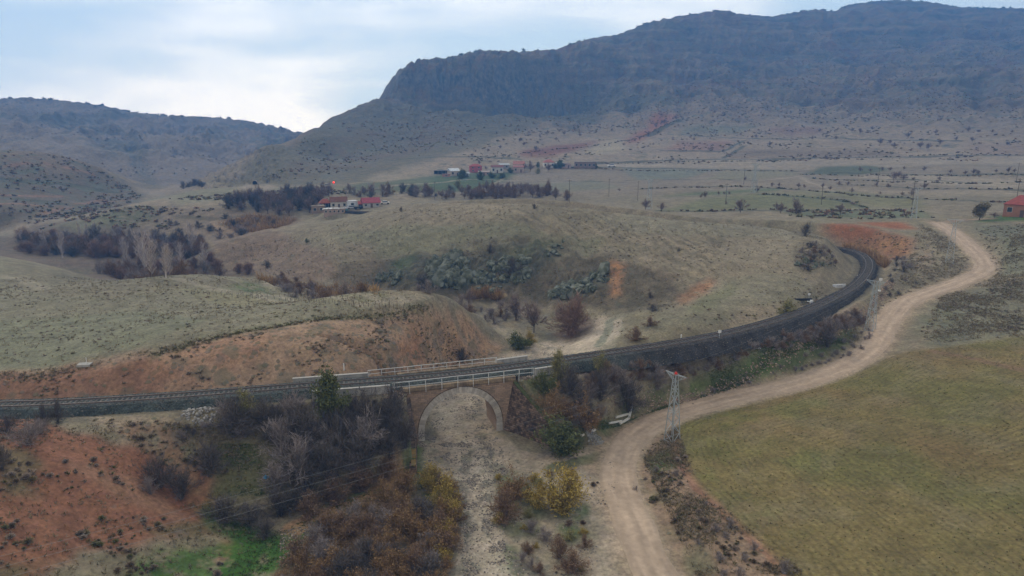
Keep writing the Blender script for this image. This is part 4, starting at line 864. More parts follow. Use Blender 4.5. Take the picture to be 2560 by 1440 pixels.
def barrel():
    mb = MB(); n = 40; pr = [(-RI, -.8), (-RI, 0.3)] + [(-math.cos(math.pi * k / n) * RI, SP + math.sin(math.pi * k / n) * RI) for k in range(n + 1)] + [(RI, .3), (RI, -.8)]
    vs = []; T = .55
    for v in np.linspace(-(HB - .26), HB - .26, 9):
        for u, z in pr: vs.append((u, v, z))
    for v in (-(HB - .26), HB - .26):
        for u, z in pr:
            l = math.hypot(u, max(z - SP, 0)) or 1; vs.append((u * (1 + T / l), v, z + (max(z - SP, 0)) * T / l))
    m_ = len(pr); fs = [(a * m_ + k, a * m_ + k + 1, (a + 1) * m_ + k + 1, (a + 1) * m_ + k) for a in range(8) for k in range(m_ - 1)]
    fs += [(9 * m_ + k, 9 * m_ + k + 1, 10 * m_ + k + 1, 10 * m_ + k) for k in range(m_ - 1)]
    mb.add(vs, fs)
    o = mb.build('arch_barrel', M_BARREL, bridge, True)
    # barrel stones run along the tunnel: swap axes by storing the mesh turned a quarter
    for v in o.data.vertices: v.co = (v.co.y, -v.co.x, v.co.z)
    o.rotation_euler = (0, 0, math.pi / 2); return o
barrel()
mb = MB()
for s in (-1, 1): mb.box((0, s * (HB + .0), TOPW + .27), (15.9, .62, .5)); mb.box((0, s * (HB + .04), TOPW - .06), (15.7, .34, .12))
mb.build('cornice', M_CORN, bridge)
mb = MB(); mb.box((0, 0, TOPW + .1), (15.4, 5.1, .3)); mb.box((-6.9, 0, 3.4), (1.6, 5, 7.0)); mb.box((6.9, 0, 3.4), (1.6, 5, 7.0)); mb.build('deck', M_CONC, bridge)
def wing(P0, P1, n, h0, h1, bat, mm, cm, hm=None, c0=0):
    """battered wing wall from P0 to P1 (bridge frame), n = side away from the channel"""
    P0 = Vector((*P0, 0)); P1 = Vector((*P1, 0)); L_ = (P1 - P0).length; a = math.atan2(P1.y - P0.y, P1.x - P0.x); d = (P1 - P0).normalized(); side = 1 if (d.x * n[1] - d.y * n[0]) > 0 else -1
    ns, nz = 24, 14; vs = []; rr = np.random.RandomState(5)
    hts = [h0 + (h1 - h0) * t if hm is None else float(np.interp(t, hm[0], hm[1])) for t in np.linspace(0, 1, ns + 1)]
    for i in range(ns + 1):
        for k in range(nz + 1):
            z = -.9 + (hts[i] + .9) * k / nz; vs.append((L_ * i / ns, side * (bat * max(z, 0) + rr.uniform(-.04, .04)), z))
    m_ = nz + 1; b0 = len(vs)
    for i in range(ns + 1): vs.append((L_ * i / ns, side * (bat * hts[i] + .75), hts[i] - .05)); vs.append((L_ * i / ns, side * (bat * hts[i] + .95), -.9))
    fs = [(i * m_ + k, (i + 1) * m_ + k, (i + 1) * m_ + k + 1, i * m_ + k + 1) for i in range(ns) for k in range(nz)]
    for i in range(ns): fs += [(i * m_ + nz, (i + 1) * m_ + nz, b0 + 2 * (i + 1), b0 + 2 * i), (b0 + 2 * i, b0 + 2 * (i + 1), b0 + 2 * i + 3, b0 + 2 * i + 1)]
    fs += [tuple([ns * m_ + k for k in range(m_)] + [b0 + 2 * ns, b0 + 2 * ns + 1])]
    mb = MB(); mb.add(vs, fs); o = mb.build('wing_wall', mm, bridge); o.location = P0; o.rotation_euler = (0, 0, a)
    mb = MB(); w_ = .62
    for i in range(int(c0 * ns), ns):
        za, zb = hts[i] + .05, hts[i + 1] + .05; x0, x1 = L_ * i / ns, L_ * (i + 1) / ns; ya, yb = side * (bat * hts[i] - .06), side * (bat * hts[i + 1] - .06)
        q = [(x0, ya, za), (x1, yb, zb), (x1, yb + side * w_, zb), (x0, ya + side * w_, za)]; q += [(x, y, z - .22) for x, y, z in q]
        mb.add(q, [(0, 1, 2, 3), (0, 4, 5, 1), (2, 6, 7, 3), (1, 5, 6, 2), (3, 7, 4, 0), (4, 7, 6, 5)])
    c = mb.build('coping', cm, o); return o
w = wing((6.2, -HB - .02), (10.9, -10.2), (1, .4), 7.7, 2.9, .19, M_WING, M_MOSS); tag(w, 'dark rough triangular wing wall with mossy top', None)
wing((-6.2, -HB - .02), (-7.7, -11.4), (-1, 0), 0, 0, .12, M_WING, M_OCHRE, ([0, .35, .6, 1], [7.0, 3.2, 1.6, 1.1]), .62)
wing((6.2, HB + .02), (8.4, 9.4), (1, 0), 7.4, 2.6, .12, M_WING, M_MOSS); wing((-6.2, HB + .02), (-9.2, 9.2), (-1, 0), 7.4, 2.6, .12, M_WING, M_MOSS)
def railing(v, u0, u1, n, h, lean=0.):
    mb = MB(); z0 = TOPW + .3; base = empty('railing', (0, 0, 0)); base.parent = bridge; rr = random.Random(int(v * 10))
    us = np.linspace(u0, u1, n + 1); s = 1 if v > 0 else -1
    r = MB(); off = [0] + [rr.uniform(-.06, .06) for _ in us[1:]]
    for z, wd in ((z0 + h, .065), (z0 + h * .5, .045)):
        for k in range(n): r.bar((us[k], v + s * lean, z + off[k] * .4), (us[k + 1], v + s * lean, z + off[k + 1] * .4), wd)
    r.bar((u0 + .22, v, z0 + h - .03), (u0 + .22, v, z0 + h * .25), .05); r.bar((u1 - .22, v, z0 + h - .03), (u1 - .22, v, z0 + h * .25), .05)
    r.build('rail_bar', M_RAILING, base)
    for u, q in zip(us, off):
        m_ = MB(); m_.bar((u + q, v + s * (lean + .02), z0 + h), (u, v + s * .06, z0 - .55 if s < 0 else z0 - .2), .07); m_.build('post', M_RAILING, base)
railing(-HB - .28, -9.3, 10.6, 9, 1.28, .12); railing(HB + .1, -12.0, 6.9, 10, 1.1)
bt = Vector((tg[0], tg[1], 0)); bn = Vector((nm[0], nm[1], 0)); B0 = Vector((BC[0], BC[1], 0))
for lab, u0, u1, v, zt in [('long concrete parapet left of the near railing, behind the green bush', -19.6, -9.4, -HB, 9.75), ('short concrete parapet right of the near bridge railing', 10.9, 15.2, -HB, 9.8),
                           ('low concrete kerb wall left of the far bridge railing', -22.5, -12.2, HB, 9.6), ('low concrete kerb wall right of the far bridge railing', 7.1, 12.2, HB, 9.75)]:
    um = int(round(iu + (u0 + u1) / 2)); mb = MB(); N_ = 12
    for k in range(N_):
        a_, b_ = iu + u0 + (u1 - u0) * k / N_, iu + u0 + (u1 - u0) * (k + 1) / N_
        pa = [np.interp(a_, np.arange(len(TRK)), TRK[:, q] + TN[:, q] * v) for q in (0, 1)]; pb = [np.interp(b_, np.arange(len(TRK)), TRK[:, q] + TN[:, q] * v) for q in (0, 1)]
        g = .36 * (1 + .12 * math.sin(k * 2.1)); mb.bar((*pa, zt - .62), (*pb, zt - .62), .32, 1.1, (g, g * .97, g * .92)); mb.bar((*pa, zt - .025), (*pb, zt - .025), .42, .09, (.42, .41, .39))
    tag(mb.build('concrete_parapet', M_V), lab, 'parapet', 'concrete parapets at the bridge')

# ------------------------------------------------------------------ lattice pylons and wires
def make_pylon(label):
    H, W0, W1 = 9.6, 1.5, .42; root = empty('lattice_pylon', (0, 0, 0), 0, label, 'pylon', 'lattice pylons of the power line')
    def cor(z, i): w_ = (W0 + (W1 - W0) * min(z / 8.6, 1)) / 2; return (w_ * (1, 1, -1, -1)[i], w_ * (1, -1, -1, 1)[i], z)
    for i in range(4): m_ = MB(); m_.bar((*cor(-.3, i)[:2], -.3), cor(H, i), .085); m_.build('leg', M_STEEL, root)
    lt = MB(); zs = [0]; 
    while zs[-1] < 8.8: zs.append(zs[-1] + (1.15 - .06 * zs[-1]))
    for k in range(len(zs) - 1):
        for i in range(4):
            j = (i + 1) % 4; a, b = (i, j) if (k + i) % 2 else (j, i); lt.bar(cor(zs[k], a), cor(zs[k + 1], b), .05)
            if k % 4 == 0: lt.bar(cor(zs[k], i), cor(zs[k], j), .045)
    lt.build('bracing', M_STEEL, root)
    ar = MB()
    for s in (-1, 1):
        tip = (s * 1.75, 0, H + .02)
        for y in (-.2, .2): ar.bar((s * .2, y, H - .05), tip, .055); ar.bar((s * .2, y, H - .95), tip, .05); ar.bar((s * .75, y * .7, H - .03), (s * .55, y * .8, H - .72), .035); ar.bar((s * 1.2, y * .4, H), (s * .75, y * .7, H - .6), .035)
        ar.bar((s * .2, -.2, H - .05), (s * .9, .12, H), .035)
    ar.bar((-.2, -.2, H), (.2, .2, H), .05); ar.bar((-.2, .2, H), (.2, -.2, H), .05)
    ar.build('cross_arm', M_STEEL, root)
    for x in (-1.75, 0, 1.75):
        for s in (-1, 1):
            m_ = MB(); m_.bar((x, 0, H - .02), (x, s * .62, H - .12), .03, None, (.25, .2, .16))
            for q in range(5): m_.cone((x, s * (.2 + q * .08), H - .05 - q * .013), (x, s * (.235 + q * .08), H - .055 - q * .013), .07, .05, 8, (.32, .22, .17))
            m_.build('insulator', M_V, root)
    return root
pyl = [(1680, 1100, 1.0, 'tall grey lattice pylon with a red cap standing between road and green field'), (2175, 825, 1.0, 'grey lattice pylon beside the dirt road in front of the bend of the track'),
       (2373, 656, 1.08, 'pylon on the grassy bank inside the bend of the dirt road'), (2284, 545, 1.0, 'distant pylon where the dirt road tops the rise above the red cut'), (1884, 482, 1.35, 'faint pylon standing on the far green field'), (1622, 522, 1.2, 'faint pylon on the plain behind the round hill')]
PB = []; p0 = make_pylon(pyl[0][3])
P1v = spot(1680, 1100); Pz = Vector((-94 * K * .83, 30 * K * .95, 0)); 
LD = math.atan2(P1v.y - 24, P1v.x + 75)
for k, (px, py, sc, lab) in enumerate(pyl):
    o = p0 if k == 0 else copy_tree(p0); o.location = spot(px, py); o.scale = (sc,) * 3; o['label'] = lab; PB.append(o)
dirs = [LD] + [0] * 5
for k in range(1, 6):
    a, b = PB[max(k - 1, 0)].location, PB[min(k + 1, 3)].location if k < 4 else (PB[5].location if k == 4 else PB[4].location)
    if k > 3: a = PB[k].location; 
    dirs[k] = math.atan2(b.y - a.y, b.x - a.x)
d01 = math.atan2(PB[1].location.y - P1v.y, PB[1].location.x - P1v.x); dirs[0] = (LD + d01) / 2
for o, d in zip(PB, dirs): o.rotation_euler = (0, 0, d - math.pi / 2)
m_ = MB(); m_.cone((0, 0, 9.62), (0, 0, 9.9), .22, .14, 10); m_.build('top_cap', mat('red_cap', (.55, .04, .03), .6), p0)
M_WIRE = mat('wire', (.22, .23, .24), .5, .05, 1, .3)
def arm(o, x):
    a = o.rotation_euler.z; s = o.scale[0]; return Vector((o.location.x + math.cos(a) * x * s, o.location.y + math.sin(a) * x * s, o.location.z + 9.5 * s))
class _P: pass
pp = _P(); pp.rotation_euler = Vector((0, 0, LD - math.pi / 2)); pp.scale = (1, 1, 1); ex, ey = -75., 24.; pp.location = Vector((ex, ey, P1v.z + 1.0))
names = ['near', 'middle', 'far']
def wires(A, B, where, sag):
    for j, x in enumerate((-1.75, 0, 1.75)):
        a, b = arm(A, x), arm(B, x); n = 28; mb = MB(); P_ = []
        for i in range(n): t = i / (n - 1); p = a.lerp(b, t); P_.append(Vector((p.x, p.y, p.z - sag * 4 * t * (1 - t))))
        sd = (b - a).cross(Vector((0, 0, 1))).normalized(); vs = []
        for p in P_: vs += [p + sd * .010, p - sd * .005 + Vector((0, 0, .008)), p - sd * .005 - Vector((0, 0, .008))]
        mb.add(vs, [(i * 3 + k, i * 3 + (k + 1) % 3, i * 3 + 3 + (k + 1) % 3, i * 3 + 3 + k) for i in range(n - 1) for k in range(3)]); o = mb.build('power_line', M_WIRE, smooth=True)
        tag(o, '%s wire %s' % (('uppermost', 'middle', 'lowest')[j], where), 'wire', 'wires of the power line')
wires(pp, PB[0], 'from the lower left corner to the tall pylon by the field', 1.6); wires(PB[0], PB[1], 'between the tall pylon by the field and the bend pylon', 1.4); wires(PB[1], PB[2], 'from the bend pylon up to the pylon on the bank', 1.2)

# wooden poles on the plain
def make_pole():
    r = empty('utility_pole', (0, 0, 0)); m_ = MB(); m_.cone((0, 0, -.3), (0, 0, 8), .10, .07, 7); m_.build('shaft', M_WOOD, r)
    m_ = MB(); m_.bar((-.8, 0, 7.5), (.8, 0, 7.5), .07); 
    for x in (-.7, 0, .7): m_.cone((x, 0, 7.55), (x, 0, 7.75), .05, .03, 6)
    m_.build('cross_arm', M_WOOD, r); return r
pole0 = make_pole()
poles = [(1522, 492, 'wooden pole on the plain right of the purple orchard'), (1594, 501, 'wooden pole on the plain behind the crest of the round hill'), (1814, 511, 'wooden pole at the left edge of the green field on the plain'), (2053, 512, 'wooden pole in the middle of the green field on the plain'),
         (2280, 512, 'wooden pole at the right end of the green field near the distant pylon'), (2194, 463, 'wooden pole among the dark trees on the plain'), (2540, 506, 'wooden pole behind the red-roofed brick house'), (2541, 452, 'wooden pole near the right edge of the far fields'),
         (1087, 499, 'wooden pole behind the crest left of the purple orchard'), (1423, 506, 'wooden pole at the right end of the purple orchard'), (1859, 462, 'wooden pole among trees left of the far green field'), (1208, 492, 'wooden pole rising out of the purple orchard'), (2560, 600, None)]
for k, (px, py, lab) in enumerate(poles[:-1]):
    o = pole0 if k == 0 else copy_tree(pole0); o.location = spot(px, py, 250 if px < 1700 else 0); o.rotation_euler = (0, 0, rnd.uniform(-.5, .5)); o.scale = (1, 1, 1.05); tag(o, lab, 'utility pole', 'wooden poles on the plain')

# ------------------------------------------------------------------ railway signs and lineside bits
def sign(px, py, h, lab, board=(.75, .7)):
    p = spot(px, py); r = empty('railway_sign', p, -.2, lab, 'sign', 'white signs on posts by the track'); m_ = MB(); m_.bar((0, 0, -.2), (0, 0, h), .08); m_.build('post', M_STEEL, r)
    m_ = MB(); m_.box((0, -.06, h - board[1] / 2), (board[0], .04, board[1])); m_.build('board', M_WHITE, r); m_ = MB(); m_.box((0, 0, .1), (.5, .5, .3)); m_.build('footing', M_WHITE, r)
sign(1797, 858, 2.3, 'thin post with a small white square board beside the dark ballast', (.5, .5)); sign(2198, 728, 2.9, 'post with a bright white square board behind the bend pylon', (.6, .6)); sign(2021, 756, 1.9, 'grey post with a small board beside the white box', (.45, .35))
def block(name, px, py, d, rz, lab, cat, m=M_WHITE, dz=0., group=None):
    p = spot(px, py); mb = MB(); mb.box((0, 0, d[2] / 2), d, 0, None, .96); mb.box((0, 0, d[2] + .02), (d[0] * .9, d[1] * .9, .05)); o = mb.build(name, m); o.location = p + Vector((0, 0, dz)); o.rotation_euler = (0, 0, rz); return tag(o, lab, cat, group)
block('relay_box', 2028, 762, (.5, .4, .95), 0, 'small white box by the rails next to the grey post', 'box'); block('marker_stone', 2143, 696, (.16, .14, .8), 0, 'thin white marker stone on the inside of the track bend', 'marker stone', group='white marker stones by the track')
block('marker_stone', 1703, 847, (.18, .16, .7), 0, 'small white marker stone beside the straight stretch of track', 'marker stone', group='white marker stones by the track'); block('marker_stone', 860, 921 + 5, (.14, .12, 1.0), 0, 'thin white marker stone at the foot of the bare cut behind the bridge', 'marker stone', group='white marker stones by the track')
p = spot(2097, 719); r = empty('name_panel', p, .12, 'long low white concrete panel lying on the grass inside the bend', 'panel'); mb = MB(); mb.box((0, 0, .38), (3.1, .25, .8)); mb.build('slab', M_WHITE, r)
mb = MB(); 
for k in range(9): mb.box((-.62 + k * .155, -.135, .42), (.09, .02, .2 + .06 * (k % 3)))
mb.build('faded_marks', mat('faded_grey', (.42, .42, .42), .9), r)
p = spot(2003, 752); mb = MB()
for k in range(7): mb.bar((-2 + k * .12, rnd.uniform(-.4, .4), .15 + k * .03), (1.8 + k * .05, rnd.uniform(-.4, .4), .18 + k * .05), .18)
o = mb.build('sleeper_pile', M_DARK); o.location = p; o.rotation_euler = (0, 0, -.1); tag(o, 'low dark pile of old sleepers beside the grey post', 'sleeper pile')
p = spot(212, 914); r = empty('culvert_slab', p, .15, 'pale concrete slab with a thin white pole above the cut on the left', 'slab'); mb = MB(); mb.box((0, 0, .12), (1.7, 1.1, .35)); mb.build('slab', M_CONC, r); mb = MB(); mb.bar((.2, .2, 0), (.2, .2, 1.1), .06); mb.build('pole', M_WHITE, r)
def beam(a, b, w_, lab, m=M_CONC, dz=.12):
    A, B = spot(*a), spot(*b); A.z += dz; B.z += dz; mb = MB(); g = (.62, .62, .60); mb.bar(A, B, w_, w_ * .8, g); 
    for t in (.03, .97): q = A.lerp(B, t); mb.box((q.x, q.y, q.z + w_ * .1), (w_ * .8, w_ * .8, w_ * .75), 0, (.38, .38, .36))
    o = mb.build('concrete_beam', M_V); tag(o, lab, 'beam', 'concrete beams dumped by the road'); c0 = (A + B) / 2
    for v in o.data.vertices: v.co -= c0
    o.location = c0
beam((1539, 1045), (1573, 1036), .28, 'pale concrete beam leaning on the upright one beside the road'); beam((1580, 1018), (1573, 1047), .3, 'pale concrete beam lying up the slope, end towards the dark bush', dz=.25)
beam((1573, 1047), (1549, 1062), .3, 'pale concrete beam nearest the road in the group of four'); beam((1522, 1060), (1556, 1054), .26, 'greyer concrete beam at the left of the group of four'); beam((1452, 1091), (1488, 1076), .34, 'concrete beam lying beside the heap of grey stones', dz=.15); beam((1481, 1046), (1496, 1047), .2, 'short pale beam sticking out of the dark bushes')
A, B = spot(1866, 862), spot(1896, 866); mb = MB(); r_ = .5
for k in range(6):
    q = spot(1868 + k * 5, 856 + k * .8); t = spot(1876 + k * 5, 874 + k * .6); mb.bar((q.x, q.y, q.z + .3), (t.x, t.y, t.z + .3), .2, .08)
o = mb.build('slatted_pallet', mat('weathered_planks', (.30, .29, .30), .9)); tag(o, 'grey slatted pallet lying on the scrubby bank below the track', 'pallet')
def rockpile(px, py, n, rad, lab, name='stone_heap', col=(.30, .30, .29)):
    p = spot(px, py); mb = MB(); rr = random.Random(px)
    for k in range(n):
        a = rr.uniform(0, 6.3); d = rad * math.sqrt(rr.random()); x, y = d * math.cos(a), d * math.sin(a) * .7; s = rr.uniform(.07, .19); g = rr.uniform(.6, 1.25)
        z = float(gz(p.x + x, p.y + y)) - p.z + max(0, (rad - d)) * .12
        vs = [(x + rr.uniform(.6, 1) * s * i, y + rr.uniform(.6, 1) * s * j, z + (rr.uniform(.4, 1) * s if q else -.1)) for q in (0, 1) for i, j in ((-1, -1), (1, -1), (1, 1), (-1, 1))]
        mb.add(vs, [(3, 2, 1, 0), (4, 5, 6, 7), (0, 1, 5, 4), (1, 2, 6, 5), (2, 3, 7, 6), (3, 0, 4, 7)], tuple(c * g for c in col))
    o = mb.build(name, M_V); o.location = p; return tag(o, lab, 'stone heap', None, 'stuff')
rockpile(1484, 1092, 120, 1.3, 'heap of grey stones beside a concrete beam at the road edge'); rockpile(500, 1035, 110, 2.2, 'grey stones spilled below the ballast', col=(.33, .32, .31)); rockpile(1320, 945, 60, 1.5, 'stones behind the wing wall', col=(.33, .27, .22)); rockpile(985, 985, 60, 1.5, 'stones at the left end of the bridge', col=(.33, .25, .2))
p = spot(663, 1196); mb = MB(); mb.cone((0, 0, .05), (.1, .05, .4), .3, .1, 7); mb.cone((.3, .1, .05), (.35, .2, .22), .18, .06, 6); o = mb.build('plastic_bag', mat('blue_plastic', (.05, .32, .6), .4)); o.location = p; tag(o, 'small bright blue plastic bag dropped among the dark bushes', 'bag')
p = spot(1098, 1003); mb = MB()
for a in range(5): mb.bar((0, 0, .1), (math.cos(a * .9 - .6) * .8, math.sin(a * .9 - .6) * .4, .15 + .12 * a), .06)
o = mb.build('driftwood', M_WHITE); o.location = p; tag(o, 'bleached white branch on the sand seen through the arch', 'branch')

# ------------------------------------------------------------------ houses
def tile_mat(name, c):
    m = mat(name, c, .85, .2, 1.2); nt = m.node_tree; b = nt.nodes['Principled BSDF']; tc = nt.nodes.new('ShaderNodeTexCoord'); wv_ = nt.nodes.new('ShaderNodeTexWave'); wv_.inputs['Scale'].default_value = 2.5; wv_.inputs['Distortion'].default_value = 1
    nt.links.new(tc.outputs['Object'], wv_.inputs['Vector']); bp = nt.nodes.new('ShaderNodeBump'); bp.inputs['Strength'].default_value = .4; bp.inputs['Distance'].default_value = .05; nt.links.new(wv_.outputs['Fac'], bp.inputs['Height']); nt.links.new(bp.outputs[0], b.inputs['Normal']); return m
MC = {}
def cm(c, tile=False):
    k = (c, tile)
    if k not in MC: MC[k] = tile_mat('roof_covering', c) if tile else mat('wall_render', c, .9, .14, .8)
    return MC[k]
def house(px0, px1, pyb, pyt, pyr, wc, rc, lab, roof='gable', depth=.7, rz=0., rmin=0, win=3, storeys=1, door=True, name='house', cat='house', open_front=False, eave=.3, axis='x'):
    """walls span px0..px1 and pyb..pyt, ridge at pyr"""
    p = spot((px0 + px1) / 2, pyb, rmin); k = ppm(p); W_ = (px1 - px0) / k; H = (pyb - pyt) / k * 1.25; RH = max((pyt - pyr) / k, .15); D = W_ * depth; a = -math.atan2(p.x, p.y) + rz
    r = empty(name, p, a, lab, cat); x0, x1, y0, y1 = -W_ / 2, W_ / 2, 0, D; m_ = MB()
    if open_front:
        m_.box((0, D - .1, H / 2), (W_, .2, H)); m_.box((x0 + .1, D / 2, H / 2), (.2, D - .4, H)); m_.box((x1 - .1, D / 2, H / 2), (.2, D - .4, H)); m_.build('wall', cm(wc), r)
        for t in np.linspace(.0, 1, 5)[1:-1]: q = MB(); q.box((x0 + W_ * t, .15, H / 2), (.22, .22, H)); q.build('pillar', cm((.35, .36, .38)), r)
    else:
        g = [(x0, y0), (x1, y0), (x1, y1), (x0, y1)]; vs = [(x, y, -1.2) for x, y in g] + [(x, y, H) for x, y in g]; fs = [(0, 1, 5, 4), (1, 2, 6, 5), (2, 3, 7, 6), (3, 0, 4, 7), (4, 5, 6, 7)]
        if roof == 'gable': vs += [(x0, D / 2, H + RH), (x1, D / 2, H + RH)] if axis == 'x' else [(0, 0, H + RH), (0, D, H + RH)]; fs += [(3, 0, 8), (1, 2, 9)] if axis == 'x' else [(4, 5, 8), (6, 7, 9)]
        if roof == 'gable' and axis == 'x': fs = fs[:-2] + [(7, 4, 8), (5, 6, 9)]
        m_.add(vs, fs); m_.build('wall', cm(wc), r)
        sh = H / storeys; nwin = win
        for st in range(storeys):
            for i in range(nwin):
                if st == 0 and door and i == nwin // 2: continue
                u = x0 + W_ * (i + .5) / nwin; zc = st * sh + sh * .56; ww, wh = min(W_ / nwin * .42, 1.2), sh * .38; f = MB()
                f.box((u, -.02, zc), (ww + .16, .07, wh + .16)); fr = f.build('window', cm((.55, .54, .52)), r); f = MB(); f.box((u, -.045, zc), (ww, .05, wh)); f.build('pane', M_GLASS, fr)
        if door: f = MB(); f.box((x0 + W_ * (nwin // 2 + .5) / max(nwin, 1), -.03, min(sh * .42, 1.05)), (.95, .08, min(sh * .84, 2.1))); f.build('door', cm((.14, .10, .08)), r)
    e = eave; m_ = MB(); t = .14
    if roof == 'flat': m_.box((0, D / 2, H + .1), (W_ + .3, D + .3, .2))
    elif roof == 'shed': vs = [(x0 - e, y0 - e, H - .05), (x1 + e, y0 - e, H - .05), (x1 + e, y1 + e, H + RH), (x0 - e, y1 + e, H + RH)]; vs += [(x, y, z + t) for x, y, z in vs]; m_.add(vs, [(3, 2, 1, 0), (4, 5, 6, 7), (0, 1, 5, 4), (1, 2, 6, 5), (2, 3, 7, 6), (3, 0, 4, 7)])
    else:
        ins = 0 if roof == 'gable' else min(W_, D) * .45; zl = H - .06
        if axis == 'x': rd = [(x0 - e + ins, D / 2), (x1 + e - ins, D / 2)]; quads = [(0, 1, 5, 4), (2, 3, 4, 5), (3, 0, 4), (1, 2, 5)]
        else: rd = [(0, y0 - e + ins), (0, y1 + e - ins)]; quads = [(1, 2, 5, 4), (3, 0, 4, 5), (0, 1, 4), (2, 3, 5)]
        b_ = [(x0 - e, y0 - e, zl), (x1 + e, y0 - e, zl), (x1 + e, y1 + e, zl), (x0 - e, y1 + e, zl)]; top = [(x, y, z + t) for x, y, z in b_] + [(x, y, H + RH + t) for x, y in rd]; bot = b_ + [(x, y, H + RH) for x, y in rd]
        vs = top + bot; fs = list(quads) + [tuple(i + 6 for i in q)[::-1] for q in quads]; fs += [(i + 6, (i + 1) % 4 + 6, (i + 1) % 4, i) for i in range(4)]; m_.add(vs, fs)
    rf = m_.build('roof', cm(rc, True), r)
    if storeys > 1 or (win >= 3 and roof in ('gable', 'hip')): q = MB(); q.box((W_ * .22, D * .55, H + RH * .9), (.5, .5, 1.1)); q.build('chimney', cm((.30, .2, .16)), rf)
    return r
RT = (.33, .10, .085)
house(908, 951, 519, 509.5, 498.5, (.40, .38, .36), (.32, .075, .095), 'house with a crimson sheet roof at the right of the near farm', 'gable', .8, .15, 240)
house(898, 914, 520.5, 512.5, 507, (.06, .06, .07), (.30, .06, .05), 'small dark lean-to with a red roof beside the crimson-roofed house', 'shed', .8, .1, 240, win=1, door=False, name='shed', cat='shed')
house(869, 894, 520, 506.8, 506, (.62, .66, .70), (.60, .62, .64), 'white boxy shed between the tiled farmhouse and the crimson roof', 'flat', .8, .2, 240, win=1, door=False, name='shed', cat='shed')
house(828, 868, 522, 508, 497, (.52, .49, .45), (.20, .10, .07), 'long farmhouse with brown tiled roof and pale wall', 'gable', .45, .05, 240)
house(801, 828, 519.5, 510.5, 501, (.14, .13, .13), (.30, .10, .07), 'open dark porch under a red hipped roof at the farm', 'hip', .8, .1, 240, open_front=True, name='porch', cat='porch')
house(780, 812, 533, 519, 518, (.27, .20, .15), (.30, .25, .19), 'brown stone hut with flat roof at the left of the farm', 'flat', .6, .1, 240, win=2, door=False, name='stone_hut', cat='hut')
hb = house(811, 862, 535.5, 525.5, 524, (.36, .27, .225), (.30, .28, .26), 'low pinkish barn with white sheets on its flat roof', 'flat', .35, -.05, 240, win=5, door=False, name='barn', cat='barn')
rr = random.Random(5); q = MB(); k_ = ppm(hb.location)
for i in range(16): q.box((rr.uniform(-.45, .45) * 51 / k_, rr.uniform(.1, 3), 10.6 / k_ + .35 + rr.uniform(0, .15)), (rr.uniform(1, 2.4), rr.uniform(.8, 2), .12), rr.uniform(-.3, .3))
q.build('white_sheeting', M_WHITE, hb)
p = spot(871, 531, 240); q = MB()
for i in range(9): q.cone((rr.uniform(-1.6, 1.6), rr.uniform(-.5, .5), -.1), (rr.uniform(-1.2, 1.2), rr.uniform(-.3, .3), rr.uniform(.5, 1.1)), rr.uniform(.5, .9), .2, 7)
o = q.build('tarpaulin_heap', mat('turquoise_tarpaulin', (.03, .30, .36), .6)); o.location = p; tag(o, 'turquoise tarpaulin heap at the right end of the low barn', 'tarpaulin')
# far village
house(1086, 1124, 436, 429, 427.6, (.10, .10, .11), (.10, .10, .12), 'long dark open shed with pale pillars at the left end of the village', 'flat', .3, .1, 300, open_front=True, name='open_shed', cat='shed')
house(1126, 1150, 440, 430, 424.5, (.50, .42, .35), (.62, .66, .70), 'beige village house with a light grey sheet roof', 'gable', 1.1, .35, 300, win=2)
house(1150, 1174, 442, 435.5, 433.5, (.42, .45, .46), (.45, .48, .5), 'small grey hut in front of the beige house', 'shed', .6, .1, 300, win=2, name='hut', cat='hut')
house(1106, 1126, 442, 437, 436, (.40, .22, .17), (.32, .2, .16), 'low reddish wall-like shed left of the beige house', 'flat', .4, 0, 300, win=1, door=False, name='shed', cat='shed')
house(1175, 1205, 431, 419, 414, (.40, .11, .11), (.32, .08, .07), 'red two-storey village house with a red roof', 'hip', .8, .1, 300, storeys=2, win=2, door=False)
house(1196, 1224, 439, 432, 430, (.42, .30, .26), (.38, .30, .26), 'low pinkish sheds just below the red house', 'shed', .5, 0, 300, win=3, name='shed', cat='shed')
house(1229, 1258, 432.5, 421, 416.5, (.52, .50, .46), (.22, .10, .09), 'white village house with a dark maroon roof', 'gable', .6, .05, 300, win=3)
house(1248, 1273, 422, 414, 412, (.30, .28, .27), (.45, .50, .54), 'building with pale blue-grey roof behind the white maroon-roofed house', 'shed', .5, 0, 300, win=2, door=False)
house(1283, 1310, 420, 413, 405.5, (.60, .57, .54), (.38, .18, .15), 'upper white house with a salmon roof in the village middle', 'gable', .8, -.1, 300, win=3, door=False)
house(1283, 1309, 431.5, 421, 417, (.42, .34, .32), (.34, .16, .14), 'lower grey-pink house under a salmon roof in the village middle', 'gable', .6, 0, 300, win=2)
house(1359, 1386, 419.5, 409, 402.5, (.66, .66, .64), (.36, .14, .11), 'white village house with red roof among green trees at the right', 'hip', .8, .1, 300, win=3)
house(1390, 1408, 413, 408, 407, (.58, .56, .53), (.6, .6, .6), 'little white outbuilding right of the white red-roofed house', 'flat', .6, 0, 300, win=1, door=False, name='outbuilding', cat='outbuilding')
house(1404, 1427, 420.5, 411.5, 410, (.40, .30, .27), (.35, .3, .28), 'flat pinkish-brown building right of the green village trees', 'flat', .5, 0, 300, win=2)
house(1436, 1490, 420.5, 409, 407.5, (.22, .165, .14), (.16, .13, .12), 'long brown barn at the right end of the village', 'flat', .22, 0, 300, win=5, door=False, name='barn', cat='barn')
# brick house at the right edge
house(2514, 2592, 543, 519, 498, (.36, .18, .12), (.30, .08, .065), 'brick house with a red tiled roof at the right edge', 'hip', .8, -.1, 0, win=3)
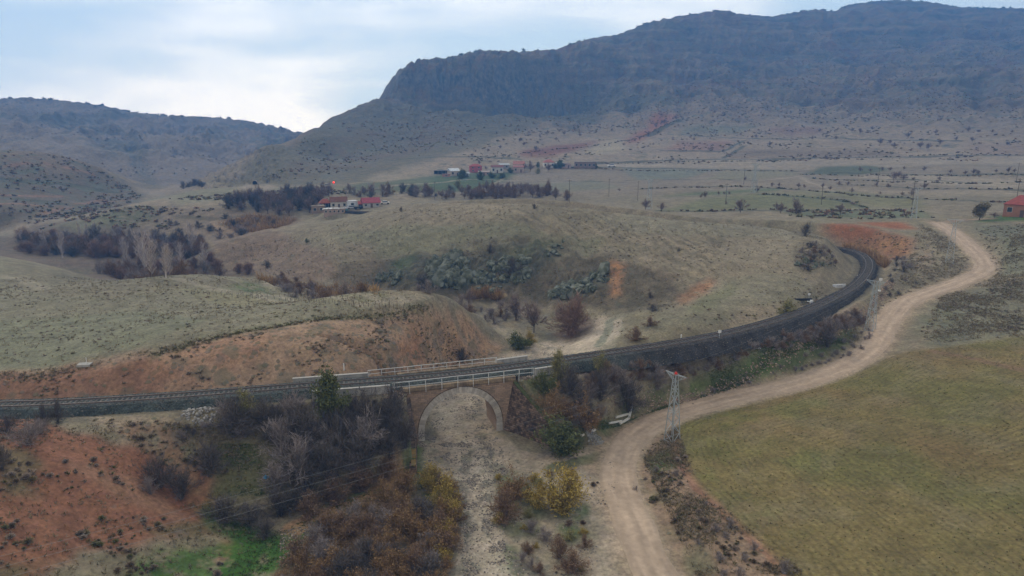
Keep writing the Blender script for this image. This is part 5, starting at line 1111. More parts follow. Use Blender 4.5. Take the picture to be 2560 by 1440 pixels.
# cars
def car(px, py, lab, col, rz=0., rmin=0, s=1.):
    p = spot(px, py, rmin); r = empty('parked_car', p, rz, lab, 'car'); r.scale = (s,) * 3; m_ = MB(); m_.box((0, 0, .62), (4.2, 1.7, .6), 0, None, .97); m_.build('body', cm(col), r)
    m_ = MB(); m_.box((.1, 0, 1.15), (2.3, 1.5, .52), 0, None, .8); cab = m_.build('cabin', M_GLASS, r); m_ = MB(); m_.box((.1, 0, 1.43), (1.8, 1.25, .06)); m_.build('roof_panel', cm(col), cab)
    for x in (-1.35, 1.35):
        for y in (-.8, .8): m_ = MB(); m_.cone((x, y - .1, .32), (x, y + .1, .32), .33, .33, 12); m_.build('wheel', M_DARK, r)
car(962, 510, 'white car parked right of the crimson-roofed house', (.7, .7, .7), .3, 240); car(1529, 416.5, 'lone white car on the track right of the village', (.8, .8, .8), .1, 300, 1.3); car(816, 467, 'white car beside the red railway signal', (.7, .72, .72), .2, 300); car(879, 522, 'pale car in the farmyard beside the white shed', (.5, .52, .56), .5, 240)
p = spot(896, 523, 240); r = empty('farm_trailer', p, .2, 'dark flat farm trailer in the yard below the crimson roof', 'trailer'); m_ = MB(); m_.box((0, 0, .9), (3.8, 1.9, .35)); m_.box((1.6, 0, 1.3), (.1, 1.9, .6)); m_.build('bed', M_DARK, r)
for x in (-1, 1):
    for y in (-.9, .9): m_ = MB(); m_.cone((x, y - .1, .42), (x, y + .1, .42), .42, .42, 12); m_.build('wheel', M_DARK, r)
# red railway signal, tunnel mouth
p = spot(835, 468, 300); r = empty('railway_signal', p, 0, 'railway signal showing a glowing red lamp below the mountain', 'signal'); m_ = MB(); m_.bar((0, 0, -.2), (0, 0, 2.6), .14); m_.build('mast', M_STEEL, r); m_ = MB(); m_.box((0, 0, 2.4), (.6, .25, 1.1)); m_.build('signal_head', M_DARK, r)
me_ = bpy.data.materials.new('red_light'); me_.use_nodes = True; b_ = me_.node_tree.nodes['Principled BSDF']; b_.inputs['Base Color'].default_value = (.8, .02, .01, 1); b_.inputs['Emission Color'].default_value = (1, .03, .02, 1); b_.inputs['Emission Strength'].default_value = 3.5
m_ = MB(); m_.cone((0, -.14, 2.5), (0, -.32, 2.5), .42, .36, 14); m_.build('lamp', me_, r)
def portal():
    p = spot(638, 461, 300); k = ppm(p); W_ = 4.2; H = 3.0; r = empty('tunnel_portal', p + Vector((0, -.5, -.6)), .2, 'dark arched railway tunnel mouth at the foot of the crag', 'tunnel'); n = 14; vs = []
    arch = lambda rad: [(-rad, 0)] + [(-math.cos(math.pi * i / n) * rad, 2.2 + math.sin(math.pi * i / n) * rad) for i in range(n + 1)] + [(rad, 0)]
    i_, o_ = arch(1.9), arch(2.3); m_ = MB(); vs = [(x, 0, z) for x, z in i_] + [(x, 0, z) for x, z in o_] + [(x, 3, z) for x, z in i_] + [(x, 3, z) for x, z in o_]; q = len(i_)
    fs = [(a, a + 1, q + a + 1, q + a) for a in range(q - 1)] + [(q + a, q + a + 1, 3 * q + a + 1, 3 * q + a) for a in range(q - 1)] + [(a, 2 * q + a, 2 * q + a + 1, a + 1) for a in range(q - 1)]; m_.add(vs, fs); m_.build('portal_arch', cm((.28, .25, .22)), r)
    m_ = MB(); m_.add([(x, 1.2, z) for x, z in arch(1.95)], [tuple(range(q))]); m_.add([(x, 3, z) for x, z in arch(1.95)], [tuple(range(q))]); m_.build('dark_mouth', M_DARK, r); r.scale = (.62,) * 3
portal()
# ------------------------------------------------------------------ plants
def quads_mesh(name, A, B, W, c0, c1, rs, tipw=.35):
    """ribbons from A to B, width W, colours c0 -> c1"""
    n = len(A); d = B - A; L_ = np.linalg.norm(d, axis=1)[:, None] + 1e-9; r = rs.randn(n, 3); s = np.cross(d / L_, r); s /= np.linalg.norm(s, axis=1)[:, None] + 1e-9
    w = np.broadcast_to(np.asarray(W, float), (n,))[:, None] / 2
    V = np.stack([A - s * w, A + s * w, B + s * w * tipw, B - s * w * tipw], 1).reshape(-1, 3)
    Cc = np.stack([c0, c0, c1, c1], 1).reshape(-1, 3)
    return V, Cc
def raw_mesh(name, V, Cc, m):
    Cc = Cc * np.array((1.05, .97, .86)); me = bpy.data.meshes.new(name); n = len(V); me.vertices.add(n); me.vertices.foreach_set('co', V.astype(np.float32).ravel())
    me.loops.add(n); me.loops.foreach_set('vertex_index', np.arange(n, dtype=np.int32)); me.polygons.add(n // 4); me.polygons.foreach_set('loop_start', np.arange(0, n, 4, dtype=np.int32)); me.update(calc_edges=True)
    a = me.attributes.new('Col', 'FLOAT_COLOR', 'POINT'); a.data.foreach_set('color', np.c_[np.clip(Cc, 0, 1), np.ones(n)].astype(np.float32).ravel()); me.materials.append(m); return me
def plant_mat(name):
    m = bpy.data.materials.new(name); m.use_nodes = True; b = m.node_tree.nodes['Principled BSDF']; at = m.node_tree.nodes.new('ShaderNodeAttribute'); at.attribute_name = 'Col'
    m.node_tree.links.new(at.outputs['Color'], b.inputs['Base Color']); b.inputs['Roughness'].default_value = .9; b.inputs['Specular IOR Level'].default_value = .1; return m
M_TWIG = plant_mat('twigs'); M_LEAF = plant_mat('leaves')
KB = 1.5
def shrub(seed, H, W, style):
    """unit builder: returns (stems arrays, crown arrays); local z up, base at 0"""
    rs = np.random.RandomState(seed); P_ = dict(bare=(16, 75, .034, (.054, .047, .044), (.118, .108, .110)), grey=(16, 70, .034, (.115, .10, .095), (.25, .225, .23)), brown=(16, 60, .034, (.085, .06, .045), (.185, .125, .085)),
        orange=(15, 60, .034, (.10, .07, .045), (.215, .14, .072)), yellow=(14, 55, .032, (.10, .075, .04), (.33, .26, .07)), green=(14, 50, .032, (.05, .05, .03), (.10, .115, .045)), ygreen=(14, 55, .03, (.08, .075, .05), (.215, .205, .085)),
        willow=(26, 110, .03, (.10, .07, .06), (.26, .175, .135)), thorn=(11, 60, .05, (.09, .072, .065), (.215, .165, .16)), olive=(12, 60, .05, (.05, .045, .03), (.15, .125, .06)))[style]
    nst, ntw, tw, cb, ct = P_; cb, ct = np.array(cb) * KB, np.array(ct) * KB; tree = style in ('thorn', 'olive'); A = []; B = []; Wd = []
    segs = []
    th = 0 if not tree else H * .28
    if tree: A.append((0, 0, -.1)); B.append((rs.uniform(-.1, .1), rs.uniform(-.1, .1), th)); Wd.append(H * .07); A.append((.02, .02, -.1)); B.append((0, 0, th)); Wd.append(H * .06)
    lob = rs.rand(7, 2) * [2 * math.pi, 1]
    for k in range(nst):
        az = 2 * math.pi * (k + rs.rand() * .8) / nst; el = math.radians(rs.uniform(12 if not tree else 5, 88)); 
        bump = 1 + .22 * math.sin(3 * az + lob[0, 0]) * math.cos(2 * el + lob[1, 0]) + rs.uniform(-.18, .12)
        e = np.array([math.cos(az) * math.cos(el) * W / 2, math.sin(az) * math.cos(el) * W / 2, math.sin(el) * (H - th)]) * bump + [0, 0, th]
        s0 = np.array([rs.uniform(-.12, .12) * W * .5, rs.uniform(-.12, .12) * W * .5, 0]) if not tree else np.array([0, 0, th * rs.uniform(.8, 1)])
        mid = s0 * .5 + e * .5 + [0, 0, .10 * H] + rs.randn(3) * .05 * W; segs.append((s0, mid, e))
        for a, b, wd in ((s0, mid, .05 * H / 3 + .03), (mid, e, .035)): A.append(a); B.append(b); Wd.append(wd)
    A, B, Wd = np.array(A), np.array(B), np.array(Wd); sc = np.tile(cb, (len(A), 1)) * rs.uniform(.8, 1.2, (len(A), 1)); stems = quads_mesh('', A, B, Wd, sc, sc * 1.15, rs, .6)
    n = nst * ntw; si = rs.randint(0, nst, n); t = rs.rand(n) ** .6; S0 = np.array([s[0] for s in segs])[si]; M_ = np.array([s[1] for s in segs])[si]; E = np.array([s[2] for s in segs])[si]
    t2 = t[:, None]; base = (1 - t2) ** 2 * S0 + 2 * t2 * (1 - t2) * M_ + t2 * t2 * E
    # clumps of twigs
    out = base - [0, 0, H * .25]; out /= np.linalg.norm(out, axis=1)[:, None] + 1e-6
    cl = rs.randn(max(6, nst), 3); dirn = out * .9 + rs.randn(n, 3) * .62 + [0, 0, .28]; dirn /= np.linalg.norm(dirn, axis=1)[:, None]
    ln = (rs.uniform(.10, .26, n) * (W + H) / 2)[:, None]; A2 = base + rs.randn(n, 3) * .05 * W; B2 = A2 + dirn * ln; B2[:, 2] = np.maximum(B2[:, 2], .05)
    f = rs.rand(n, 1); g = rs.uniform(.7, 1.3, (n, 1)); ca = cb * (1 - f * .5) + ct * f * .5
    tipmix = np.clip(.25 + .75 * rs.rand(n, 1), 0, 1) * (.55 + .45 * np.clip(B2[:, 2:3] / H, 0, 1)); cc = cb * (1 - tipmix) + ct * tipmix
    V1 = quads_mesh('', A2, B2, tw * rs.uniform(.7, 1.6, n), ca * g, cc * g, rs, .3)
    Vs, Cs = [V1[0]], [V1[1]]
    if style in ('green', 'ygreen', 'yellow', 'orange', 'olive', 'brown'):
        dens = dict(green=4, ygreen=2, yellow=2, orange=1, olive=3, brown=1)[style]; m = n * dens; j = rs.randint(0, n, m); q = rs.rand(m, 1); a = A2[j] + (B2[j] - A2[j]) * q + rs.randn(m, 3) * .05 * (W + H) / 2
        d2 = rs.randn(m, 3); d2[:, 2] = np.abs(d2[:, 2]); d2 /= np.linalg.norm(d2, axis=1)[:, None]; g = rs.uniform(.6, 1.35, (m, 1)); sl = dict(green=.13, ygreen=.10, yellow=.12, orange=.11, olive=.16, brown=.10)[style] * (W + H) / 6 + .03
        c = (cb * .2 + ct * .8) * g; V2 = quads_mesh('', a, a + d2 * sl * rs.uniform(.7, 1.5, (m, 1)), sl * .55, c * .85, c, rs, .7); Vs.append(V2[0]); Cs.append(V2[1])
    return stems, (np.vstack(Vs), np.vstack(Cs))
PROTO = {}
def proto(style, var):
    k = (style, var)
    if k not in PROTO:
        H, W_ = 3., 3.6
        if style in ('green',): H, W_ = 3.2, 3.4
        if style == 'ygreen': H, W_ = 3.2, 2.6
        if style == 'willow': H, W_ = 3.4, 4.0
        if style in ('thorn', 'olive'): H, W_ = 3.4, 3.6
        st, cr = shrub(hash_(style) + var * 17, H, W_, style); nm = style + '_crown'
        PROTO[k] = (raw_mesh('stems', *st, M_TWIG), raw_mesh('crown', *cr, M_TWIG if style in ('bare', 'grey', 'thorn', 'willow') else M_LEAF), H, W_)
    return PROTO[k]
def hash_(s): return sum(ord(c) * (i + 3) for i, c in enumerate(s)) % 1000
CATS = dict(bare='shrub', grey='shrub', brown='shrub', orange='shrub', yellow='shrub', green='shrub', ygreen='shrub', willow='tree', thorn='tree', olive='tree')
NAMES = dict(bare='bare_shrub', grey='grey_shrub', brown='brown_shrub', orange='tamarisk_shrub', yellow='tamarisk_shrub', green='evergreen_shrub', ygreen='leafy_shrub', willow='willow_tree', thorn='orchard_tree', olive='leafy_tree')
def put(style, p, w, h, label, group=None, cat=None, name=None, parts=True):
    ms, mc, H, W_ = proto(style, rnd.randrange(4)); s = bpy.data.objects.new(name or NAMES[style], ms); C.objects.link(s); s.location = (p[0], p[1], p[2] - .05)
    s.rotation_euler = (rnd.uniform(-.05, .05), rnd.uniform(-.05, .05), rnd.uniform(0, 6.28)); s.scale = (w / W_, w / W_ * rnd.uniform(.88, 1.12), h / H); tag(s, label, cat or CATS[style], group)
    c = bpy.data.objects.new('crown', mc); C.objects.link(c); c.parent = s; return s
def shrub_px(style, px, py, wpx, label, hr=.8, group=None, rmin=0, **k):
    p = spot(px, py, rmin); w = wpx / ppm(p); return put(style, p, w, w * hr, label, group, **k)
# foreground shrubs, one by one
FGB = [('green', 822, 1052, 100, 'tall olive-green bush beside the concrete parapet left of the bridge', 1.1), ('ygreen', 617, 1042, 62, 'small yellow-green bush below the ballast, left of the big green bush', 1.0),
 ('bare', 590, 1085, 105, 'dark bare bush below the small yellow-green bush, far left of the thicket'), ('bare', 668, 1070, 100, 'dark bare bush just right below the small yellow-green bush'), ('grey', 735, 1060, 90, 'greyish bare bush immediately left of the tall olive-green bush'),
 ('bare', 762, 1115, 115, 'dark bare bush directly below the tall olive-green bush'), ('bare', 905, 1052, 100, 'dark bare bush right of the tall olive-green bush, under the parapet'), ('bare', 985, 1062, 110, 'dark bare bush against the left end of the bridge wall'),
 ('bare', 1012, 1118, 96, 'dark bare bush hugging the left foot of the arch'), ('grey', 920, 1120, 115, 'grey twiggy bush in the middle of the thicket left of the arch'), ('bare', 845, 1125, 110, 'dark bare bush halfway down the thicket below the olive-green bush'),
 ('grey', 705, 1135, 110, 'pale twiggy bush with fan-like branches at the left of the thicket'), ('grey', 745, 1195, 120, 'bluish grey bare bush low on the left side of the thicket'), ('bare', 830, 1195, 115, 'dark bush low in the centre of the thicket'),
 ('bare', 905, 1180, 110, 'dark bush low in the thicket above the brown shrubs'), ('bare', 975, 1150, 85, 'dark bush beside the lichen-covered wing wall end'), ('grey', 690, 1225, 80, 'grey bare bush beside the blue plastic bag'), ('bare', 770, 1240, 100, 'dark bush at the bottom left edge of the thicket'),
 ('bare', 523, 1182, 96, 'round dark bare bush standing alone on the red slope', .8), ('bare', 400, 1218, 96, 'dark bush at the tip of the red mound, left one of the pair'), ('bare', 455, 1246, 92, 'dark bush at the tip of the red mound, right one of the pair'), ('grey', 375, 1235, 50, 'small whitish dead bush in front of the pair at the tip of the red mound'),
 ('bare', 560, 1300, 105, 'flattened dark bush at the head of the green gully, left one', .6), ('bare', 625, 1312, 90, 'flattened dark bush at the head of the green gully, right one', .6), ('bare', 700, 1290, 105, 'dark bush right of the green gully, below the thicket', .7), ('bare', 664, 1342, 70, 'lowest dark bush standing in the green gully', .7),
 ('bare', 745, 1275, 80, 'dark bush between the gully and the brown shrubs', .7),
 ('brown', 905, 1228, 90, 'reddish brown shrub at the lower edge of the dark thicket, right one', .7), ('brown', 835, 1255, 90, 'reddish brown shrub at the lower edge of the dark thicket, middle one', .7), ('brown', 775, 1290, 80, 'reddish brown shrub at the lower edge of the dark thicket, left one', .7), ('brown', 962, 1195, 70, 'brown shrub just left of the lichen-covered wall end', .7),
 ('orange', 960, 1262, 72, 'orange-brown tamarisk at the upper left end of the lower thicket', .8), ('yellow', 1075, 1212, 66, 'yellow-olive shrub on the grass below the lichen-covered wall end', .8), ('orange', 1015, 1235, 80, 'orange tamarisk between the yellow-olive shrub and the upper left end', .8),
 ('yellow', 1120, 1262, 75, 'yellow-green tamarisk at the edge of the gravel channel', .9), ('yellow', 1128, 1300, 60, 'low yellow tamarisk leaning over the gravel channel', .8),
 ('brown', 1262, 1300, 92, 'purple-brown shrub on the sand just right of the gravel channel', .85), ('orange', 1288, 1248, 84, 'orange-brown shrub behind the purple-brown one', .8), ('yellow', 1342, 1268, 70, 'mustard-yellow shrub between the orange-brown shrub and the largest yellow one', .85),
 ('yellow', 1418, 1278, 122, 'largest bright yellow-green shrub, on green grass beside the road', .85), ('grey', 1328, 1330, 52, 'low grey shrub on the sand, left of a pair', .6), ('grey', 1362, 1350, 52, 'low grey shrub on the sand, right of a pair', .6), ('brown', 1398, 1395, 68, 'brown shrub with a yellowish top at the lower sand', .8), ('brown', 1432, 1432, 74, 'brown shrub nearest the bottom edge beside the road sand', .7),
 ('brown', 1462, 1368, 36, 'small brown shrub close to the left edge of the road', .8), ('grey', 1306, 1402, 34, 'tiny grey shrub beside the gravel channel near the bottom edge', .6), ('brown', 1374, 1190, 26, 'tiny brown shrub on the sand below the side track', .6),
 ('grey', 72, 1112, 80, 'pinkish grey bare bush on top of the red mound'), ('grey', 100, 1085, 50, 'small grey bush behind the pinkish bush on the red mound'), ('bare', 20, 1085, 60, 'dark bush at the left edge, below the railway'), ('bare', 145, 1058, 46, 'thin bare sapling clump by the ballast at the left, right one', 1.2), ('bare', 112, 1062, 40, 'thin bare sapling clump by the ballast at the left, left one', 1.2), ('bare', 5, 1175, 55, 'dark bush cut by the left edge on the red mound', 1.2),
 ('ygreen', 1396, 952, 56, 'tall yellowish bush at the right end of the near parapet', 1.35), ('green', 1362, 985, 58, 'deep green bush behind the wing wall', 1.0), ('bare', 1425, 990, 84, 'bare bush below the tall yellowish bush at the parapet'), ('orange', 1384, 1040, 80, 'rust-tinged bush at the mossy edge of the wing wall'),
 ('orange', 1462, 1072, 90, 'rust-tinged round bush right of the wing wall end'), ('green', 1405, 1135, 110, 'big dark green-brown bush at the foot of the wing wall', .8), ('ygreen', 1500, 938, 46, 'small yellow-green bush below the track, right of the parapet', 1.1), ('bare', 1500, 1000, 84, 'bare bush between the two yellowish bushes and the beams'),
 ('bare', 1572, 1030, 88, 'round bare tree-like bush just above the concrete beams', .95), ('grey', 1540, 965, 64, 'grey bare bush high on the bank below the track'), ('grey', 1642, 972, 56, 'small bare tree on the bank behind the tall pylon', 1.0), ('bare', 1455, 1030, 70, 'dark bush behind the rust-tinged round bush'), ('brown', 1600, 935, 46, 'brown bush at the ballast foot left of the tall pylon'),
 ('bare', 2066, 866, 74, 'bare dark shrub in the green hollow left of the bend pylon', .7), ('ygreen', 1966, 786, 44, 'yellow-green bush beside the inner side of the track', .75), ('brown', 1625, 815, 40, 'brown bush above the straight track', .5), ('brown', 1590, 850, 60, 'reddish-brown bush near the stream behind the track', .45),
 ('willow', 1430, 838, 108, 'large domed bare willow behind the railway', .85), ('thorn', 1335, 832, 84, 'dark leafless tree left of the domed willow, nearest the sandy bank', .85), ('thorn', 1290, 802, 74, 'dark leafless tree behind and left of the domed willow', .8), ('yellow', 1325, 862, 30, 'small golden bush in front of the dark leafless trees', 1.2), ('green', 1298, 872, 60, 'dark bush under the golden one at the stream', .6),
 ('thorn', 1172, 770, 34, 'slim bare tree at the end of the flat pasture', 1.3), ('bare', 1282, 696, 56, 'dark rounded bush growing on the green rocks', .8), ('bare', 1060, 722, 56, 'dark bush at the foot of the rocks near the reeds', .7), ('bare', 1225, 632, 20, 'small lone bush above the green rocks', 1.1), ('bare', 1336, 522, 13, 'tiny round bush on the crest of the round hill, right one', .9),
 ('bare', 1003, 529, 12, 'tiny bush on the left shoulder of the round hill', .9), ('bare', 1156, 905, 36, 'dark bush at the foot of the bare cut near the far railing', 1.0), ('bare', 668, 668, 28, 'dark rock-like bush at the left foot of the round hill', .6), ('bare', 1697, 628, 12, 'tiny green bush on the right shoulder of the round hill', .7),
 ('bare', 1625, 745, 18, 'small bush on the orange scarred slope, upper one', .8), ('bare', 1632, 778, 30, 'small bushes below the scarred slope by the track', .6), ('bare', 2013, 590, 30, 'dark bush on the ridge just left of the red cut', 1.0), ('green', 767, 606, 10, 'tiny green bush on the left slope of the round hill', .9),
 ('olive', 2448, 550, 38, 'round olive-brown tree with a bare trunk left of the brick house', 1.0), ('thorn', 2485, 545, 22, 'low bare tree leaning beside the brick house', .6)]
for f in FGB: shrub_px(f[0], f[1], f[2], f[3], f[4], f[5] if len(f) > 5 else .8)
def scatter(pp, n, rmin=0, mind=0., seed=0, dens=None):
    P_ = outline(pp, rmin); rs = np.random.RandomState(seed); lo, hi = P_.min(0), P_.max(0); out = []; tries = 0
    while len(out) < n and tries < 60:
        q = lo + rs.rand(4000, 2) * (hi - lo); q = q[inpoly(P_, q[:, 0], q[:, 1])]
        if dens is not None: q = q[dens(q[:, 0], q[:, 1]) > rs.rand(len(q))]
        for a in q:
            if mind and out and np.min(np.hypot(*(np.array(out) - a).T)) < mind: continue
            out.append(a)
            if len(out) >= n: break
        tries += 1
    out = np.array(out).reshape(-1, 2); z = gz(out[:, 0], out[:, 1]) if len(out) else []; return np.c_[out, z]
def flock(styles, pp, n, w, hr, label, group, rmin=0, mind=1.2, seed=1, name=None, cat=None):
    for p in scatter(pp, n, rmin, mind, seed):
        s = rnd.uniform(*w); put(rnd.choice(styles), p, s, s * hr * rnd.uniform(.85, 1.2), label, group, cat, name)
flock(['brown', 'brown', 'orange', 'bare', 'orange', 'grey'], [(750,1350),(830,1320),(930,1290),(1060,1270),(1140,1320),(1135,1360),(1100,1440),(1110,1500),(700,1500),(720,1420)], 62, (2.6, 4.2), .62, 'orange-brown tamarisk shrub in the dense thicket left of the lower gravel channel', 'tamarisk thicket at the bottom', mind=1.25, seed=2, name='tamarisk_shrub')
flock(['bare', 'grey', 'bare'], [(560,1060),(700,1060),(1000,1040),(1015,1130),(960,1190),(760,1250),(690,1200),(720,1120),(600,1100)], 26, (2.6, 4.0), .8, 'dark leafless bush packed in the thicket on the bank left of the arch', 'thicket left of the arch', mind=1.4, seed=3)
flock(['bare', 'brown', 'grey'], [(1400,960),(1560,950),(1600,985),(1560,1020),(1480,1090),(1400,1090)], 12, (2.2, 3.2), .8, 'leafless bush on the bank right of the wing wall', 'bushes right of the wing wall', mind=1.5, seed=4)
flock(['grey', 'brown', 'bare'], [(1985,660),(2010,610),(2070,620),(2092,665),(2010,688)], 22, (.9, 2.0), .6, 'dark shrub on the broken scarp above the inner side of the bend', 'shrubs on the bend scarp', mind=.8, seed=50)
flock(['grey', 'grey', 'brown'], [(1450,940),(1600,920),(1860,884),(2050,818),(2140,780),(2170,800),(2100,830),(1960,872),(1820,915),(1640,950),(1500,960)], 120, (1.0, 2.3), .6, 'small pinkish grey shrub among many on the bank below the dark ballast', 'grey shrubs on the railway bank', mind=.9, seed=5, name='sage_shrub')
flock(['grey'], [(1960,900),(2080,860),(2170,820),(2190,850),(2120,895),(1960,940),(1780,985),(1760,970)], 34, (.7, 1.4), .55, 'small grey shrub lining the upper edge of the dirt road', 'grey shrubs lining the dirt road', mind=.9, seed=6, name='sage_shrub')
for k, (x, y, w_) in enumerate([(1790,1330,30),(1815,1345,26),(1825,1320,34),(1885,1375,30),(1800,1400,28),(1860,1400,28),(1960,1430,44),(1690,1190,26),(1640,1180,22),(1765,1265,18),(1590,1225,16),(1745,1360,20),(1850,1440,34),(1810,1440,26)]): shrub_px('grey', x, y, w_, 'grey sage bush on the earthy strip between the road and the sown field', .7, 'sage bushes on the strip by the field', name='sage_shrub')
flock(['grey', 'bare'], [(430,1070),(560,1060),(700,1010),(1000,1000),(1000,1040),(700,1050),(560,1090),(440,1100)], 34, (.8, 1.8), .6, 'small grey shrub on the bank just below the ballast, left of the bridge', 'small shrubs under the left ballast', mind=.9, seed=7, name='sage_shrub')
flock(['grey', 'bare'], [(2230,650),(2290,640),(2260,720),(2230,790),(2200,760)], 16, (1., 2.2), .6, 'dull shrub on the slope between the red cut and the dirt road', 'shrubs under the red cut', mind=1, seed=8, name='sage_shrub')
flock(['yellow', 'brown', 'ygreen', 'grey'], [(1235,1190),(1330,1190),(1480,1300),(1480,1430),(1340,1440),(1250,1330)], 26, (.7, 1.7), .65, 'low olive-yellow shrub on the sand between the gravel channel and the road', 'low shrubs right of the channel', mind=1.2, seed=52, name='sand_shrub')
flock(['yellow', 'orange', 'brown'], [(1060,1190),(1140,1230),(1150,1330),(1110,1440),(1070,1440),(1090,1300)], 16, (1.4, 2.6), .7, 'yellow-brown shrub on the left bank of the lower gravel channel', 'shrubs on the left bank of the channel', mind=1.1, seed=53, name='bank_shrub')
# stream side
flock(['brown', 'grey', 'grey'], [(640,690),(760,705),(1000,735),(1260,748),(1280,775),(1100,765),(900,748),(700,722)], 85, (1.6, 3.6), .6, 'brown streamside bush below the round hill', 'bushes along the stream', mind=1.4, seed=9)
flock(['bare', 'grey'], [(1180,760),(1260,770),(1320,800),(1260,820),(1190,790)], 8, (1.6, 2.6), .6, 'bush on the bank left of the dark leafless trees', 'bushes on the far bank', mind=1.5, seed=10)
# valley on the left
flock(['grey', 'brown', 'bare', 'willow'], [(60,592),(300,590),(500,602),(520,640),(420,640),(250,650),(120,640),(50,630)], 95, (3.5, 6.5), .7, 'dark leafless bush in the valley thicket beyond the left pasture', 'dark valley thicket', 150, 3, 11)
flock(['brown', 'grey', 'willow', 'grey'], [(240,684),(300,665),(480,660),(600,672),(640,694),(560,690),(420,694)], 75, (3.2, 5), .8, 'purple-brown bush among the white poplars in the valley', 'bushes among the poplars', 160, 2.4, 12)
flock(['thorn', 'bare', 'thorn'], [(560,512),(640,505),(760,484),(830,488),(800,505),(785,530),(720,548),(640,535),(560,528)], 64, (5, 8), .8, 'dark purple leafless tree in the orchard left of the farm', 'purple orchard left of the farm', 220, 3, 13)
flock(['thorn', 'brown', 'thorn'], [(1150,485),(1280,474),(1330,476),(1400,488),(1430,503),(1300,494),(1160,499)], 60, (3, 6.5), .8, 'purple-brown leafless tree in the orchard behind the crest of the round hill', 'orchard behind the round hill', 250, 2, 14)
flock(['thorn', 'bare', 'grey', 'brown'], [(850,486),(900,478),(980,476),(1130,482),(1140,496),(1000,497),(960,505)], 34, (2.5, 6.5), .7, 'dark bare tree in the belt between the farm and the far orchard', 'tree belt behind the farm', 250, 1.2, 15)
flock(['bare', 'grey'], [(400,560),(520,548),(700,545),(740,560),(620,590),(420,590)], 22, (3, 6), .5, 'dull bush on the brown terraces of the valley', 'bushes on the valley terraces', 220, 3, 16)
flock(['bare'], [(450,470),(500,463),(520,468),(480,474)], 6, (5, 8), .6, 'dark bush on the knoll top in front of the valley mouth', 'bushes on the knoll', 300, 3, 17)
flock(['green', 'ygreen', 'thorn', 'green'], [(1120,445),(1180,442),(1290,440),(1200,462),(1140,470)], 6, (4, 6), .7, 'green bush on the meadow below the village', 'bushes below the village', 330, 4, 18)
for k, (st, x, y, w_) in enumerate([('green',1276,432,14),('green',1345,418,12),('green',1402,420,22),('green',1388,421,12),('thorn',1325,430,26),('thorn',1312,425,16),('ygreen',1345,434,14),('green',1490,420,10),('thorn',1198,412,12),('thorn',1215,425,10),('green',1152,444,16),('thorn',1370,430,22)]): shrub_px(st, x, y, w_, ['dark green tree beside the salmon-roofed houses', 'green tree left of the white red-roofed house', 'wide green tree right of the white red-roofed house', 'narrow green tree against the white red-roofed house', 'bare tree right of the salmon-roofed houses, larger', 'bare tree right of the salmon-roofed houses, smaller', 'yellowish tree below the village houses', 'dark tree at the right end of the long brown barn', 'bare tree behind the red two-storey house', 'bare tree between the red house and the maroon roof', 'green bush in front of the grey hut', 'bare tree below the white red-roofed house'][k], .9, 'village trees', 300, name='village_tree', cat='tree')
shrub_px('bare', 772, 478, 34, 'dark wooded clump below the red signal', .6, rmin=300)
# trees of the plain, each where it stands
PT = [(1613,524,28),(1653,529,24),(1850,543,36),(1941,523,18),(1951,540,28),(1989,550,40),(2099,553,30),(1761,495,18),(1752,495,10),(1815,511,9),(1893,481,14),(1862,452,11),(2233,452,24),(2258,452,18),(2220,470,13),(2310,474,20),(2129,482,13),(2075,476,12),(2097,464,12),(2120,464,12),(2190,466,12),(2283,452,11),(2245,446,20),(1548,478,8),
      (1797,488,10),(1810,487,9),(1823,487,9),(1930,467,12),(1948,467,11),(1996,470,14),(2010,470,10),(2056,470,12),(2150,430,14),(2175,430,10),(2205,428,12),(2225,428,12),(2260,424,9),(2310,428,13),(2375,434,12),(2413,437,12),(2434,436,16),(2445,436,12),(2490,432,10),(2520,432,16),(2535,432,12),(2347,452,12),(2285,478,11),(2255,490,12),(2278,490,16),(2200,486,8),(2342,458,10),(2370,440,8),
      (1924,366,14),(1890,345,10),(2030,350,10),(2090,350,12),(2066,345,9),(1735,352,9),(2110,378,8),(2200,362,18),(2235,371,16),(2225,360,12),(2270,345,16),(2300,372,20),(2320,374,18),(2350,362,16),(2390,352,12),(2430,355,14),(2413,395,8),(2150,335,14),(2130,330,12),(2180,325,10),(2050,330,10),(2420,330,14),(2480,332,9),(2530,333,9),(2340,335,12),(1600,349,10),(1620,343,12),(1560,365,9),(1530,328,8),(1690,300,12),(1660,310,12),(1640,320,10),(1350,345,9),(1390,352,10),(1300,355,10),(1250,372,10),(1220,380,9),(1180,392,10),(1310,365,12),(1340,378,14),(1450,342,10),(1410,338,12),(1370,335,10)]
for i, (x, y, w_) in enumerate(PT):
    near_ = y > 440; g = 'scattered trees among the strip fields' if near_ else 'scattered trees on the mountain foot'
    shrub_px('thorn', x, y, w_, 'dark lone thorn tree among the strip fields of the plain' if near_ else 'small dark thorn tree on the pale foot of the mountain', .85, g, 260, name='thorn_tree')
